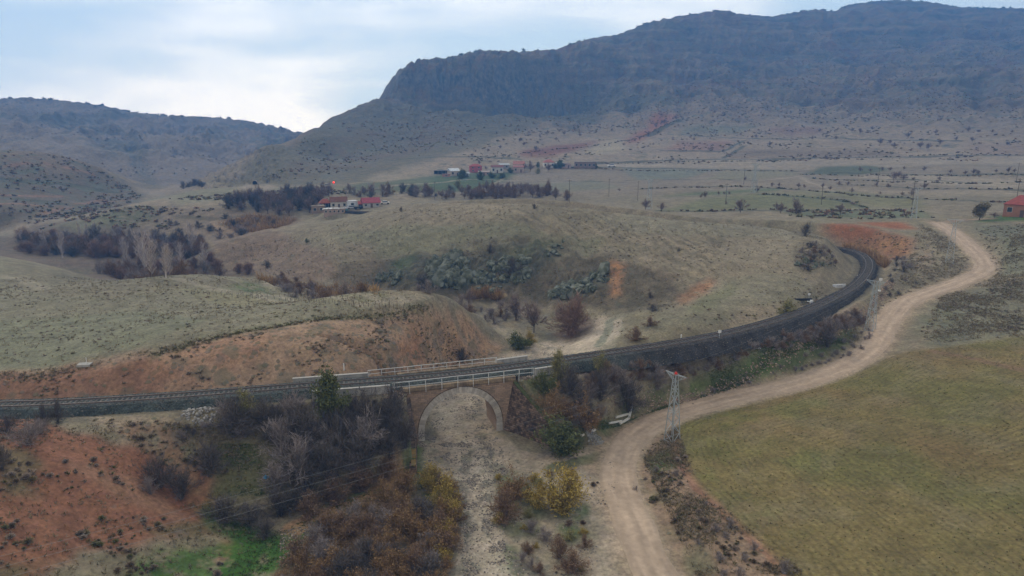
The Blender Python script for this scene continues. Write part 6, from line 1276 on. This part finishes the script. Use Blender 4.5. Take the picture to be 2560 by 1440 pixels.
# poplars
def poplar(seed, H, W_, pale=1.):
    rs = np.random.RandomState(seed); A = [(0, 0, 0), (0, 0, 0)]; B = [(.1, 0, H * .96), (0, .1, H * .95)]; Wd = [H * .04, H * .04]; n = 46
    zs = np.linspace(.1, .93, n) * H; az = rs.rand(n) * 6.28; prof = np.sin(np.clip(zs / H, 0, 1) * math.pi) ** .5 * W_ / 2; ln = prof * rs.uniform(.7, 1.2, n); a = np.c_[np.zeros(n), np.zeros(n), zs]; b = a + np.c_[np.cos(az) * ln, np.sin(az) * ln, ln * rs.uniform(1.5, 2.6, n)]
    c = np.array((.56, .53, .52)) * pale; A = np.vstack([A, a]); B = np.vstack([B, b]); Wd = np.r_[Wd, np.full(n, .07)]; cc = np.tile(c, (len(A), 1)); st = quads_mesh('', A, B, Wd, cc, cc, rs, .4)
    m = 1100; j = rs.randint(0, n, m); t = rs.rand(m, 1); a2 = a[j] + (b[j] - a[j]) * t; d = np.c_[rs.randn(m, 2) * .35, np.abs(rs.randn(m)) * .5 + .5]; b2 = a2 + d * rs.uniform(.5, 1.3, (m, 1)); ct = c * rs.uniform(.6, 1., (m, 1)) * np.array((1, .95, .95)); tw = quads_mesh('', a2, b2, .06, ct, ct, rs, .3)
    return raw_mesh('trunk', *st, M_TWIG), raw_mesh('crown', *tw, M_TWIG)
PM = [poplar(80 + i, 12, w_) for i, w_ in enumerate((2.6, 4.6, 3.4))]
for i, (x, y, h, v, lab) in enumerate([(312,652,50,0,'slim pale poplar left of the poplar group, with a second beside it'),(320,655,44,0,'shorter slim poplar left of the poplar group'),(365,690,92,1,'widest white poplar at the left of the group'),(380,695,80,1,'white poplar with forked crown at the left of the group'),(352,668,70,0,'thin white poplar behind the widest one'),(415,694,70,2,'leaning white poplar near the middle of the group'),
    (425,690,58,1,'spreading white poplar near the middle of the group'),(455,685,66,2,'white poplar right of the group centre'),(484,640,70,2,'tall poplar standing farther back, above the others'),(513,682,66,0,'slim poplar at the right end of the group'),(157,645,58,0,'slim poplar far left in the dark thicket'),(112,622,40,0,'small poplar at the left edge of the valley thicket'),(105,615,30,0,'faint small poplar beside the one at the left edge'),(55,608,28,1,'pale tree at the far left of the valley'),
    (200,590,28,2,'pale poplar in the row above the dark thicket, left'),(218,590,26,2,'pale poplar in the row above the dark thicket, middle'),(240,592,30,2,'pale poplar in the row above the dark thicket, right'),(405,640,20,0,'pole-like slim poplar behind the group'),(922,478,18,0,'slim pale poplar on the green bank above the farm, left'),(934,480,22,0,'slim pale poplar on the green bank above the farm, right'),(868,497,18,1,'pale leafless tree behind the farmhouse')]):
    p = spot(x, y, 300 if y < 500 else 150); H_ = h / ppm(p) * 1.12; a, b = PM[v]; o = bpy.data.objects.new('poplar_tree', a); C.objects.link(o); o.location = p; s_ = H_ / 12.3; o.scale = (s_ * 1.25, s_ * 1.25, s_); o.rotation_euler = (rnd.uniform(-.05, .05), rnd.uniform(-.05, .05), rnd.uniform(0, 6)); tag(o, lab, 'tree', 'white poplars'); q = bpy.data.objects.new('crown', b); C.objects.link(q); q.parent = o

# ------------------------------------------------------------------ rocks on the round hill and the crag
def rock_mesh(seed):
    rs = np.random.RandomState(seed); bm = __import__('bmesh').new(); __import__('bmesh').ops.create_icosphere(bm, subdivisions=4, radius=1)
    v = np.array([p.co[:] for p in bm.verts]); o = rs.rand(3) * 50
    r = 1 + .28 * fbm(v[:, 0] * 2 + o[0], v[:, 1] * 2 + v[:, 2] * 1.3 + o[1], 1, 3, seed) + .16 * fbm(v[:, 2] * 4 + o[2], v[:, 0] * 4 - v[:, 1] * 3, 1, 3, seed + 5, .6, True)
    v = v * r[:, None]; c = rs.rand(14, 3) * 2 - 1
    for k in range(14):                                    # planar breaks
        d = c[k] / np.linalg.norm(c[k]); s = v @ d; lim = .62 + .25 * rs.rand(); v -= d * np.maximum(s - lim, 0)[:, None] * .85
    for p, q in zip(bm.verts, v): p.co = q
    me = bpy.data.meshes.new('rock'); bm.to_mesh(me); bm.free(); return me
def rock_material():
    m = mat('lichen_rock', (.105, .115, .08), .95, .5, 1.6, bump=1.0, detail=7); nt = m.node_tree; b = nt.nodes['Principled BSDF']; src = b.inputs['Base Color'].links[0].from_socket
    n = nt.nodes.new('ShaderNodeTexNoise'); n.inputs['Scale'].default_value = 1.1; n.inputs['Detail'].default_value = 6; tc = nt.nodes.new('ShaderNodeTexCoord'); nt.links.new(tc.outputs['Object'], n.inputs['Vector']); r = nt.nodes.new('ShaderNodeMapRange'); r.inputs[1].default_value = .5; r.inputs[2].default_value = .6; nt.links.new(n.outputs['Fac'], r.inputs[0])
    mx = nt.nodes.new('ShaderNodeMix'); mx.data_type = 'RGBA'; nt.links.new(r.outputs[0], mx.inputs[0]); nt.links.new(src, mx.inputs[6]); mx.inputs[7].default_value = (.185, .19, .145, 1); nt.links.new(mx.outputs[2], b.inputs['Base Color']); return m
RK = [rock_mesh(300 + i) for i in range(5)]; MR = rock_material()
for m_ in RK: m_.materials.append(MR)
def rocks(pp, n, sz, label, group, seed, mind=1.):
    for i, p in enumerate(scatter(pp, n, 0, mind, seed)):
        o = bpy.data.objects.new('rock', RK[i % 5]); C.objects.link(o); s = rnd.uniform(*sz); o.location = (p[0], p[1], p[2] + s * .15); s *= rnd.choice((.5, .7, .8, 1)); o.scale = (s * rnd.uniform(.8, 1.5), s * rnd.uniform(.7, 1.1), s * rnd.uniform(.6, 1.3)); o.rotation_euler = (rnd.uniform(-.5, .5), rnd.uniform(-.5, .5), rnd.uniform(0, 6)); tag(o, label, 'rock', group)
rocks([(935,705),(975,680),(1010,690),(985,710)], 14, (.8, 1.8), 'green lichened rock at the left end of the outcrop on the round hill', 'rocks at the left of the outcrop', 21)
rocks([(1070,655),(1110,642),(1165,655),(1180,700),(1150,722),(1090,720),(1070,690)], 80, (.9, 2.4), 'green-grey rock in the largest crag on the round hill', 'rocks of the largest crag', 22, .6)
rocks([(1180,700),(1240,660),(1320,640),(1320,690),(1240,730),(1190,728)], 60, (.7, 1.9), 'grey rock in the diagonal rib right of the largest crag', 'rocks of the diagonal rib', 23, .6)
rocks([(1270,705),(1330,685),(1310,712)], 7, (.8, 1.5), 'pale rock in the small cluster low on the slope', 'small pale rock cluster', 24, .8)
rocks([(1370,740),(1420,708),(1470,700),(1515,675),(1520,700),(1480,735),(1420,752)], 55, (.7, 1.8), 'dark rock in the right-hand outcrop above the domed willow', 'rocks above the willow', 25, .6)
rocks([(1370,620),(1410,600),(1400,640),(1350,650)], 8, (.6, 1.2), 'rock near the top of the outcrop', 'rocks at the outcrop top', 26, .8)
rocks([(1985,660),(2010,640),(2060,665),(2040,680)], 10, (.5, 1.0), 'dark broken rock on the scarp above the track bend', 'rocks on the bend scarp', 27, .7)

# ------------------------------------------------------------------ vineyard stakes on the pasture
stk = MB(); stk.cone((0, 0, -.1), (0, 0, 1.15), .04, .03, 5); s0 = stk.build('wooden_stake', M_WOOD); k = 0
for row in [((560,742),(1080,768)), ((480,735),(900,748)), ((700,752),(1060,775))]:
    (a, b), (c, d) = row
    for i in range(30):
        t = (i + rnd.uniform(-.2, .2)) / 29; p = spot(a + (c - a) * t, b + (d - b) * t); o = s0 if k == 0 else s0.copy(); k += 1
        if o is not s0: C.objects.link(o)
        o.location = p; o.rotation_euler = (rnd.uniform(-.08, .08), rnd.uniform(-.08, .08), 0); o.scale = (1, 1, rnd.uniform(.45, .8)); tag(o, 'thin dark stake in the rows across the far side of the left pasture', 'stake', 'stakes in rows on the pasture')

# ------------------------------------------------------------------ uncountable cover: scrub, dry grass, mountain brush, reeds
def cover(name, pts_, size, nq, col, colv, seed, up=.8, wd=.25, flat=.6):
    """one mesh of little brush-like tufts: nq blades each"""
    rs = np.random.RandomState(seed); n = len(pts_); s = rs.uniform(*size, n); idx = np.repeat(np.arange(n), nq); m = len(idx); az = rs.rand(m) * 6.283; el = rs.uniform(.15, 1.4, m)
    d = np.c_[np.cos(az) * np.cos(el), np.sin(az) * np.cos(el), np.sin(el) * up]; r0 = rs.rand(m) * .35; A = pts_[idx] + np.c_[np.cos(az) * r0 * s[idx] * .5, np.sin(az) * r0 * s[idx] * .5, np.zeros(m) - .03]; B = A + d * (s[idx] * rs.uniform(.6, 1.05, m) * flat)[:, None]
    col = np.asarray(col); cc = col[rs.randint(0, len(col), n)] if col.ndim > 1 else np.tile(col, (n, 1)); cc = (cc * rs.uniform(1 - colv, 1 + colv, (n, 1)))[idx] * rs.uniform(.8, 1.2, (m, 1))
    V, Cc = quads_mesh('', A, B, s[idx] * wd, cc * .8, cc, rs, .6); me = raw_mesh(name, V, Cc, M_LEAF); o = bpy.data.objects.new(name, me); C.objects.link(o); o['kind'] = 'stuff'; return o
nz_ = lambda sc, sd, a, b: (lambda x, y: sstep(a, b, fbm(x, y, sc, 3, sd)))
TUFT = [(.20, .175, .11), (.25, .21, .175), (.19, .15, .115), (.165, .165, .085), (.29, .245, .21)]
cutp = [(0,940),(210,922),(380,900),(520,858),(640,832),(800,808),(950,798),(1080,795),(1150,820),(1200,890),(1150,918),(950,935),(780,948),(400,980),(0,1000)]
redp = [(0,1040),(100,1045),(200,1100),(420,1160),(520,1240),(560,1300),(560,1440),(0,1440)]
S_ = [scatter(cutp, 520, 0, 0, 31, nz_(6, 301, -.05, .3)), scatter(redp, 260, 0, 0, 32, nz_(6, 302, .0, .3)), scatter([(230,1050),(460,1060),(600,1110),(560,1200),(350,1130)], 160, 0, 0, 33), scatter([(1500,560),(1950,570),(2080,640),(2060,740),(1800,800),(1560,850),(1500,740)], 450, 0, 0, 34, nz_(20, 303, -.5, .5)),
      scatter([(560,610),(850,560),(1250,510),(1600,560),(1550,740),(1250,735),(900,715),(640,690)], 1100, 0, 0, 35, nz_(20, 304, -.5, .5)), scatter([(0,700),(400,700),(1000,765),(1080,780),(800,790),(380,885),(0,915)], 260, 0, 0, 36, nz_(16, 305, -.4, .6)),
      scatter([(2300,830),(2340,760),(2560,690),(2560,830)], 420, 0, 0, 37, nz_(8, 306, -.2, .3)), scatter([(2290,600),(2340,590),(2420,650),(2280,730),(2220,760),(2180,800),(2150,790),(2230,700)], 260, 0, 0, 38), scatter([(2095,600),(2200,580),(2285,602),(2265,645),(2170,630)], 150, 0, 0, 44), scatter([(1985,650),(2010,605),(2070,620),(2095,670),(2010,688)], 200, 0, 0, 45), scatter([(1600,1110),(1690,1060),(1740,1210),(1950,1420),(1760,1440),(1620,1250)], 150, 0, 0, 39, nz_(4, 309, -.1, .3)), scatter([(1250,1150),(1530,1140),(1500,1440),(1240,1440)], 14, 0, 0, 40),
      scatter([(1900,760),(2060,720),(2100,760),(1950,790),(1700,830)], 120, 0, 0, 42), scatter([(2440,570),(2560,560),(2560,680),(2490,680)], 260, 0, 0, 43)]
SM = [shrub(900 + i, 1., 1.5, 'grey') for i in range(3)]
nearest = np.vstack(S_); key = np.hypot(nearest[:, 0], nearest[:, 1]) * np.random.RandomState(3).uniform(.8, 1.25, len(nearest)); od = np.argsort(key); TUF = []
def tuft_mesh(seed, c):
    rs = np.random.RandomState(seed); m = 130; az = rs.rand(m) * 6.283; el = rs.uniform(.1, 1.45, m); d = np.c_[np.cos(az) * np.cos(el) * .5, np.sin(az) * np.cos(el) * .5, np.sin(el) * .55]; A = d * rs.uniform(.1, .6, (m, 1)); B = d * rs.uniform(.8, 1.1, (m, 1)); cc = np.tile(c, (m, 1)) * 1.25 * rs.uniform(.7, 1.25, (m, 1)); V, Cc = quads_mesh('', A, B, .09, cc * .8, cc, rs, .5); return raw_mesh('scrub_tuft', V, Cc, M_LEAF)
TM = [tuft_mesh(50 + i, np.array(TUFT[i % 5])) for i in range(5)]
TRG = [('dark scrub tuft on the bare tan and red cut behind the railway', 'tufts on the cut face'), ('dull scrub tuft on the red mound in the lower left', 'tufts on the red mound'), ('low scrub tuft on the near ground right of the bridge', 'tufts right of the bridge')]
cutW, redW = outline(cutp), outline(redp)
for i in od[:290]:
    p = nearest[i]; o = bpy.data.objects.new('scrub_tuft', TM[rnd.randrange(5)]); C.objects.link(o); o.location = p; s = .28 + .85 * rnd.random() ** 2.2; o.scale = (s, s, s * .85); o.rotation_euler = (0, 0, rnd.uniform(0, 6)); q = np.array([p[0]]), np.array([p[1]]); g = TRG[0] if inpoly(cutW, *q)[0] else (TRG[1] if inpoly(redW, *q)[0] or p[0] < -14 else TRG[2]); tag(o, g[0], 'scrub', g[1])
cover('scrub', nearest[od[290:]], (.3, .85), 22, TUFT, .25, 61, .8, .12, .5)
# the dark grassy lip of the cut
lip = np.array([hit(a, b) for a, b in [(370,892),(520,851),(640,824),(800,798),(950,788),(1080,783)]]); le = even(spline(lip, 1.), .22); rs_ = np.random.RandomState(8); lp = np.repeat(le, 2, 0) + rs_.randn(len(le) * 2, 2) * .4; lp = np.c_[lp, gz(lp[:, 0], lp[:, 1])]
cover('undergrowth', lp, (.25, .7), 12, [(.15, .145, .08), (.19, .16, .11), (.125, .135, .055)], .2, 62, .9, .14, .6)
# dry grass over the near and middle ground
GR = []
for pp, n, sd in [([(0,930),(400,890),(1080,790),(1250,880),(1100,920),(0,1000)], 900, 71), ([(0,1040),(500,1060),(700,1300),(560,1440),(0,1440)], 1500, 72), ([(0,700),(560,690),(1080,775),(800,800),(380,895),(0,925)], 5000, 73), ([(1590,1110),(1690,1060),(1740,1210),(2020,1440),(1740,1440)], 3200, 74), ([(1400,1130),(1500,940),(2130,780),(2150,850),(1850,960),(1600,1040)], 2000, 75), ([(540,620),(1250,500),(1950,565),(2100,640),(2050,740),(1560,850),(1250,740),(640,690)], 6000, 76), ([(2300,860),(2350,740),(2480,690),(2560,560),(2560,840)], 6000, 77), ([(2220,790),(2300,560),(2450,640),(2380,700),(2250,770)], 3000, 78), ([(400,1050),(1000,1000),(1010,1140),(600,1230)], 3000, 79)]:
    GR.append(scatter(pp, n, 0, 0, sd, nz_(7, sd, -.35, .3)))
GP = np.vstack(GR); keep = np.ones(len(GP), bool); d_, _, _ = near(RD, GP[:, 0], GP[:, 1], 3.2); keep &= d_ > 3; d_, _, _ = near(TRK, GP[:, 0], GP[:, 1], 6); keep &= d_ > 5.6
cover('dry_grass', GP[keep], (.22, .55), 5, [(.27, .225, .155), (.22, .195, .125), (.19, .17, .10), (.245, .20, .145)], .18, 63, .9, .16, .8)
gg = []
for pp, n, sd in [([(470,1245),(520,1252),(570,1295),(700,1330),(900,1235),(1062,1180),(960,1252),(820,1318),(660,1440),(540,1450),(620,1370)], 1500, 81), ([(1400,1135),(1500,1050),(1800,905),(2080,840),(2140,850),(1850,965),(1600,1040)], 9000, 82), ([(530,1110),(640,1110),(680,1240),(560,1240)], 800, 83)]: gg.append(scatter(pp, n, 0, 0, sd, nz_(5, sd, -.3, .2)))
cover('green_grass', np.vstack(gg), (.15, .4), 5, [(.075, .13, .035), (.10, .135, .05), (.13, .14, .07)], .2, 64, .9, .18, .8)
# crop sprouts and clods of the sown field
fp = scatter(FP, 16000, 0, 0, 91); cover('crop_sprouts', fp, (.12, .34), 4, [(.12, .155, .05), (.15, .145, .065), (.20, .145, .09), (.11, .085, .05)], .2, 65, .7, .3, .6)
# pebbles of the gravel bed
def pebbles(name, P_, size, cols, seed):
    rs = np.random.RandomState(seed); n = len(P_); s = rs.uniform(*size, n) ** 1; base = np.array([(-1, -1, -.3), (1, -1, -.3), (1, 1, -.3), (-1, 1, -.3), (-.6, -.6, .6), (.6, -.6, .6), (.6, .6, .6), (-.6, .6, .6)]); V = base[None] * rs.uniform(.6, 1.2, (n, 8, 3)) * s[:, None, None] / 2
    a = rs.rand(n) * 6.28; ca, sa = np.cos(a)[:, None], np.sin(a)[:, None]; V = np.stack([V[..., 0] * ca - V[..., 1] * sa, V[..., 0] * sa + V[..., 1] * ca, V[..., 2]], -1) + P_[:, None]
    f = np.array([(4, 5, 6, 7), (0, 1, 5, 4), (1, 2, 6, 5), (2, 3, 7, 6), (3, 0, 4, 7)]); q = (np.arange(n)[:, None, None] * 8 + f[None]).reshape(-1, 4)
    cc = np.array(cols)[rs.randint(0, len(cols), n)] * (1.08, .96, .82) * rs.uniform(.8, 1.2, (n, 1)); me = bpy.data.meshes.new(name); me.vertices.add(n * 8); me.vertices.foreach_set('co', V.reshape(-1).astype(np.float32)); me.loops.add(q.size); me.loops.foreach_set('vertex_index', q.ravel().astype(np.int32)); me.polygons.add(len(q)); me.polygons.foreach_set('loop_start', np.arange(0, q.size, 4, dtype=np.int32)); me.update(calc_edges=True)
    at = me.attributes.new('Col', 'FLOAT_COLOR', 'POINT'); at.data.foreach_set('color', np.c_[np.repeat(cc, 8, 0), np.ones(n * 8)].astype(np.float32).ravel()); me.materials.append(M_LEAF); o = bpy.data.objects.new(name, me); C.objects.link(o); o['kind'] = 'stuff'; return o
gp = scatter([(1040,1090),(1240,1085),(1270,1180),(1260,1440),(1160,1440),(1150,1300),(1120,1180),(1060,1150)], 3400, 0, 0, 92, lambda x, y: np.clip(sstep(.12, .3, fbm(x, y, 1.9, 3, 181)), .03, 1))
gp2 = scatter([(1050,1080),(1100,990),(1230,900),(1300,880),(1420,860),(1300,950),(1240,1080)], 2200, 0, 0, 93, nz_(2.5, 94, -.05, .25)); gp3 = scatter([(700,1330),(800,1300),(760,1400),(700,1440)], 500, 0, 0, 94); gp4 = scatter([(1240,1130),(1540,1130),(1560,1440),(1270,1440)], 600, 0, 0, 95, nz_(4, 96, 0, .3))
edge_ = []
for pp in [[(1170,1120),(1160,1180),(1152,1240),(1158,1300),(1160,1360),(1190,1450)],[(1205,1090),(1225,1150),(1212,1220),(1222,1300),(1245,1370),(1335,1450)]]:
    e_ = even(spline([hit(a, b) for a, b in pp], 1.), .05); q_ = np.random.RandomState(77).randn(len(e_), 2) * .75 + e_; edge_.append(np.c_[q_, gz(q_[:, 0], q_[:, 1])])
pebbles('gravel', np.vstack([gp, gp2, gp3, gp4] + edge_), (.06, .26), [(.17, .165, .16), (.24, .225, .21), (.11, .105, .10), (.33, .30, .26)], 66)
# pinkish stones at the foot of the ballast
q = TRK[iu + 14:iu + 110:1]; nn = TN[iu + 14:iu + 110:1]; rs_ = np.random.RandomState(4); rep = 26; bp_ = np.repeat(q[:, :2], rep, 0) - np.repeat(nn, rep, 0) * (5.0 + np.abs(rs_.randn(len(q) * rep)) * .9)[:, None] + rs_.randn(len(q) * rep, 2) * .3; pebbles('gravel', np.c_[bp_, gz(bp_[:, 0], bp_[:, 1])], (.12, .34), [(.30, .22, .18), (.24, .19, .165), (.36, .29, .24), (.16, .13, .12)], 67)
# ballast stones lying over the bed and spilling at its toes
rs_ = np.random.RandomState(14); nb = 17000; ii = rs_.randint(max(iu - 70, 0), iu + 165, nb); ss_ = rs_.rand(nb); oo = []; zz = []
for i_, k_ in zip(ii, ss_):
    pf = bprof(int(i_)); a_, b_ = pf[0][0] - .35, pf[-1][0] + .3; q_ = a_ + (b_ - a_) * k_
    if abs(abs(q_) - .75) < .12: q_ += .3
    oo.append(q_); zz.append(np.interp(q_, [p[0] for p in pf], [p[1] for p in pf]) + .02)
oo = np.array(oo); fr2 = rs_.rand(nb); BP = TRK[ii, :2] + TN[ii] * oo[:, None] + TT[ii] * fr2[:, None]; o_ = pebbles('ballast_stones', np.c_[BP, zz], (.07, .2), [(.06, .062, .058), (.10, .098, .092), (.042, .04, .038), (.15, .14, .13)], 70)
# reeds
rp = np.vstack([scatter([(760,712),(950,722),(940,738),(780,728)], 700, 0, 0, 97), scatter([(1180,735),(1250,738),(1250,752),(1180,748)], 500, 0, 0, 98), scatter([(640,700),(700,705),(690,715)], 200, 0, 0, 99), scatter([(2110,613),(2180,634),(2222,656),(2212,672),(2170,645)], 500, 0, 0, 100), scatter([(540,560),(640,538),(740,550),(690,572)], 900, 200, 0, 101)])
cover('reeds', rp, (.9, 2.0), 7, [(.40, .28, .15), (.34, .24, .14), (.30, .20, .12)], .2, 68, 1.6, .07, .8)
# brush of the mountain sides, valley sides and far fields
MB_ = [scatter([(760,345),(950,260),(1300,215),(1900,80),(2560,60),(2560,300),(1900,300),(1300,330),(1000,400),(800,450),(640,450)], 6500, 350, 0, 111, nz_(60, 112, -.35, .25)), scatter([(1080,400),(1290,320),(1700,285),(2100,270),(2560,310),(2560,400),(1480,400)], 1100, 350, 0, 113, nz_(35, 114, -.1, .3)),
       scatter([(0,376),(120,384),(230,414),(320,462),(360,490),(200,540),(0,565)], 450, 250, 0, 115, nz_(30, 116, -.4, .4)), scatter([(0,250),(350,290),(740,340),(560,430),(400,470),(0,368)], 900, 500, 0, 117, nz_(80, 118, -.1, .3)), scatter([(400,500),(760,470),(900,480),(640,505)], 260, 250, 0, 119), scatter([(1950,527),(2300,522),(2340,545),(1990,545)], 90, 200, 0, 120), scatter([(80,575),(330,515),(560,520),(400,590)], 160, 200, 0, 121, nz_(15, 122, -.2, .2))]
cover('brush', np.vstack(MB_), (1.0, 3.0), 12, [(.24, .19, .135), (.21, .20, .12), (.27, .18, .13), (.25, .21, .155)], .25, 69, .8, .3, .5)
for r_, pp in enumerate([[(2000,436),(2560,437)],[(2030,446),(2560,456)],[(1900,486),(2080,498),(2165,520)],[(1650,527),(2300,522)],[(1480,408),(2180,393),(2560,388)],[(1600,473),(1900,468),(2300,498),(2560,506)],[(2100,462),(2560,477)],[(1430,418),(1990,428)],[(1180,400),(1330,380),(1560,352),(1700,300)]]):
    P_ = even(spline([hit(a, b, 260) for a, b in pp], 4.), 1.3); P_ = P_[np.random.RandomState(r_).rand(len(P_)) < .7]; P_ = P_ + np.random.RandomState(r_ + 9).randn(*P_.shape) * .8; cover('hedgerow_brush', np.c_[P_, gz(P_[:, 0], P_[:, 1])], (.8, 2.4), 10, [(.17, .145, .10), (.15, .16, .09), (.20, .15, .115)], .25, 130 + r_, .8, .3, .5)
# ridge-top trees on the skyline
sk = [(x, 0) for x in ()]
rs_ = np.random.RandomState(12); SP_ = []
for x in np.r_[rs_.uniform(20, 740, 46), rs_.uniform(1150, 2540, 70)]:
    a, _ = ray(x, 300); i, f = col_at(a); c = TAN[i]; m = (R[i] > 500); j = np.argmax(np.where(m, c, -9)); r = math.exp(LR[j]) * K - rs_.uniform(0, 12); SP_.append((r * math.sin(a), r * math.cos(a)))
SP_ = np.array(SP_); cover('ridge_brush', np.c_[SP_, gz(SP_[:, 0], SP_[:, 1])], (3.0, 6.5), 16, [(.08, .08, .06)], .2, 140, .9, .2, .6)

# ------------------------------------------------------------------ the air of the valley
def build_haze():
    x0, x1, y0, y1, z0, z1 = -2140, 2140, -600, 2140, float(Z.min()) - 3, float(Z.max()) + 60
    me = bpy.data.meshes.new('haze'); v = [(x, y, z) for x in (x0, x1) for y in (y0, y1) for z in (z0, z1)]
    me.from_pydata(v, [], [(0, 1, 3, 2), (4, 6, 7, 5), (0, 4, 5, 1), (2, 3, 7, 6), (0, 2, 6, 4), (1, 5, 7, 3)]); o = bpy.data.objects.new('haze', me); C.objects.link(o); o['kind'] = 'stuff'
    m = bpy.data.materials.new('haze'); m.use_nodes = True; nt = m.node_tree; nt.nodes.clear(); out = nt.nodes.new('ShaderNodeOutputMaterial'); pv = nt.nodes.new('ShaderNodeVolumePrincipled')
    pv.inputs['Color'].default_value = (.10, .42, 1, 1); pv.inputs['Density'].default_value = 4.1e-4; pv.inputs['Anisotropy'].default_value = .1
    nt.links.new(pv.outputs[0], out.inputs['Volume']); me.materials.append(m)
build_haze()
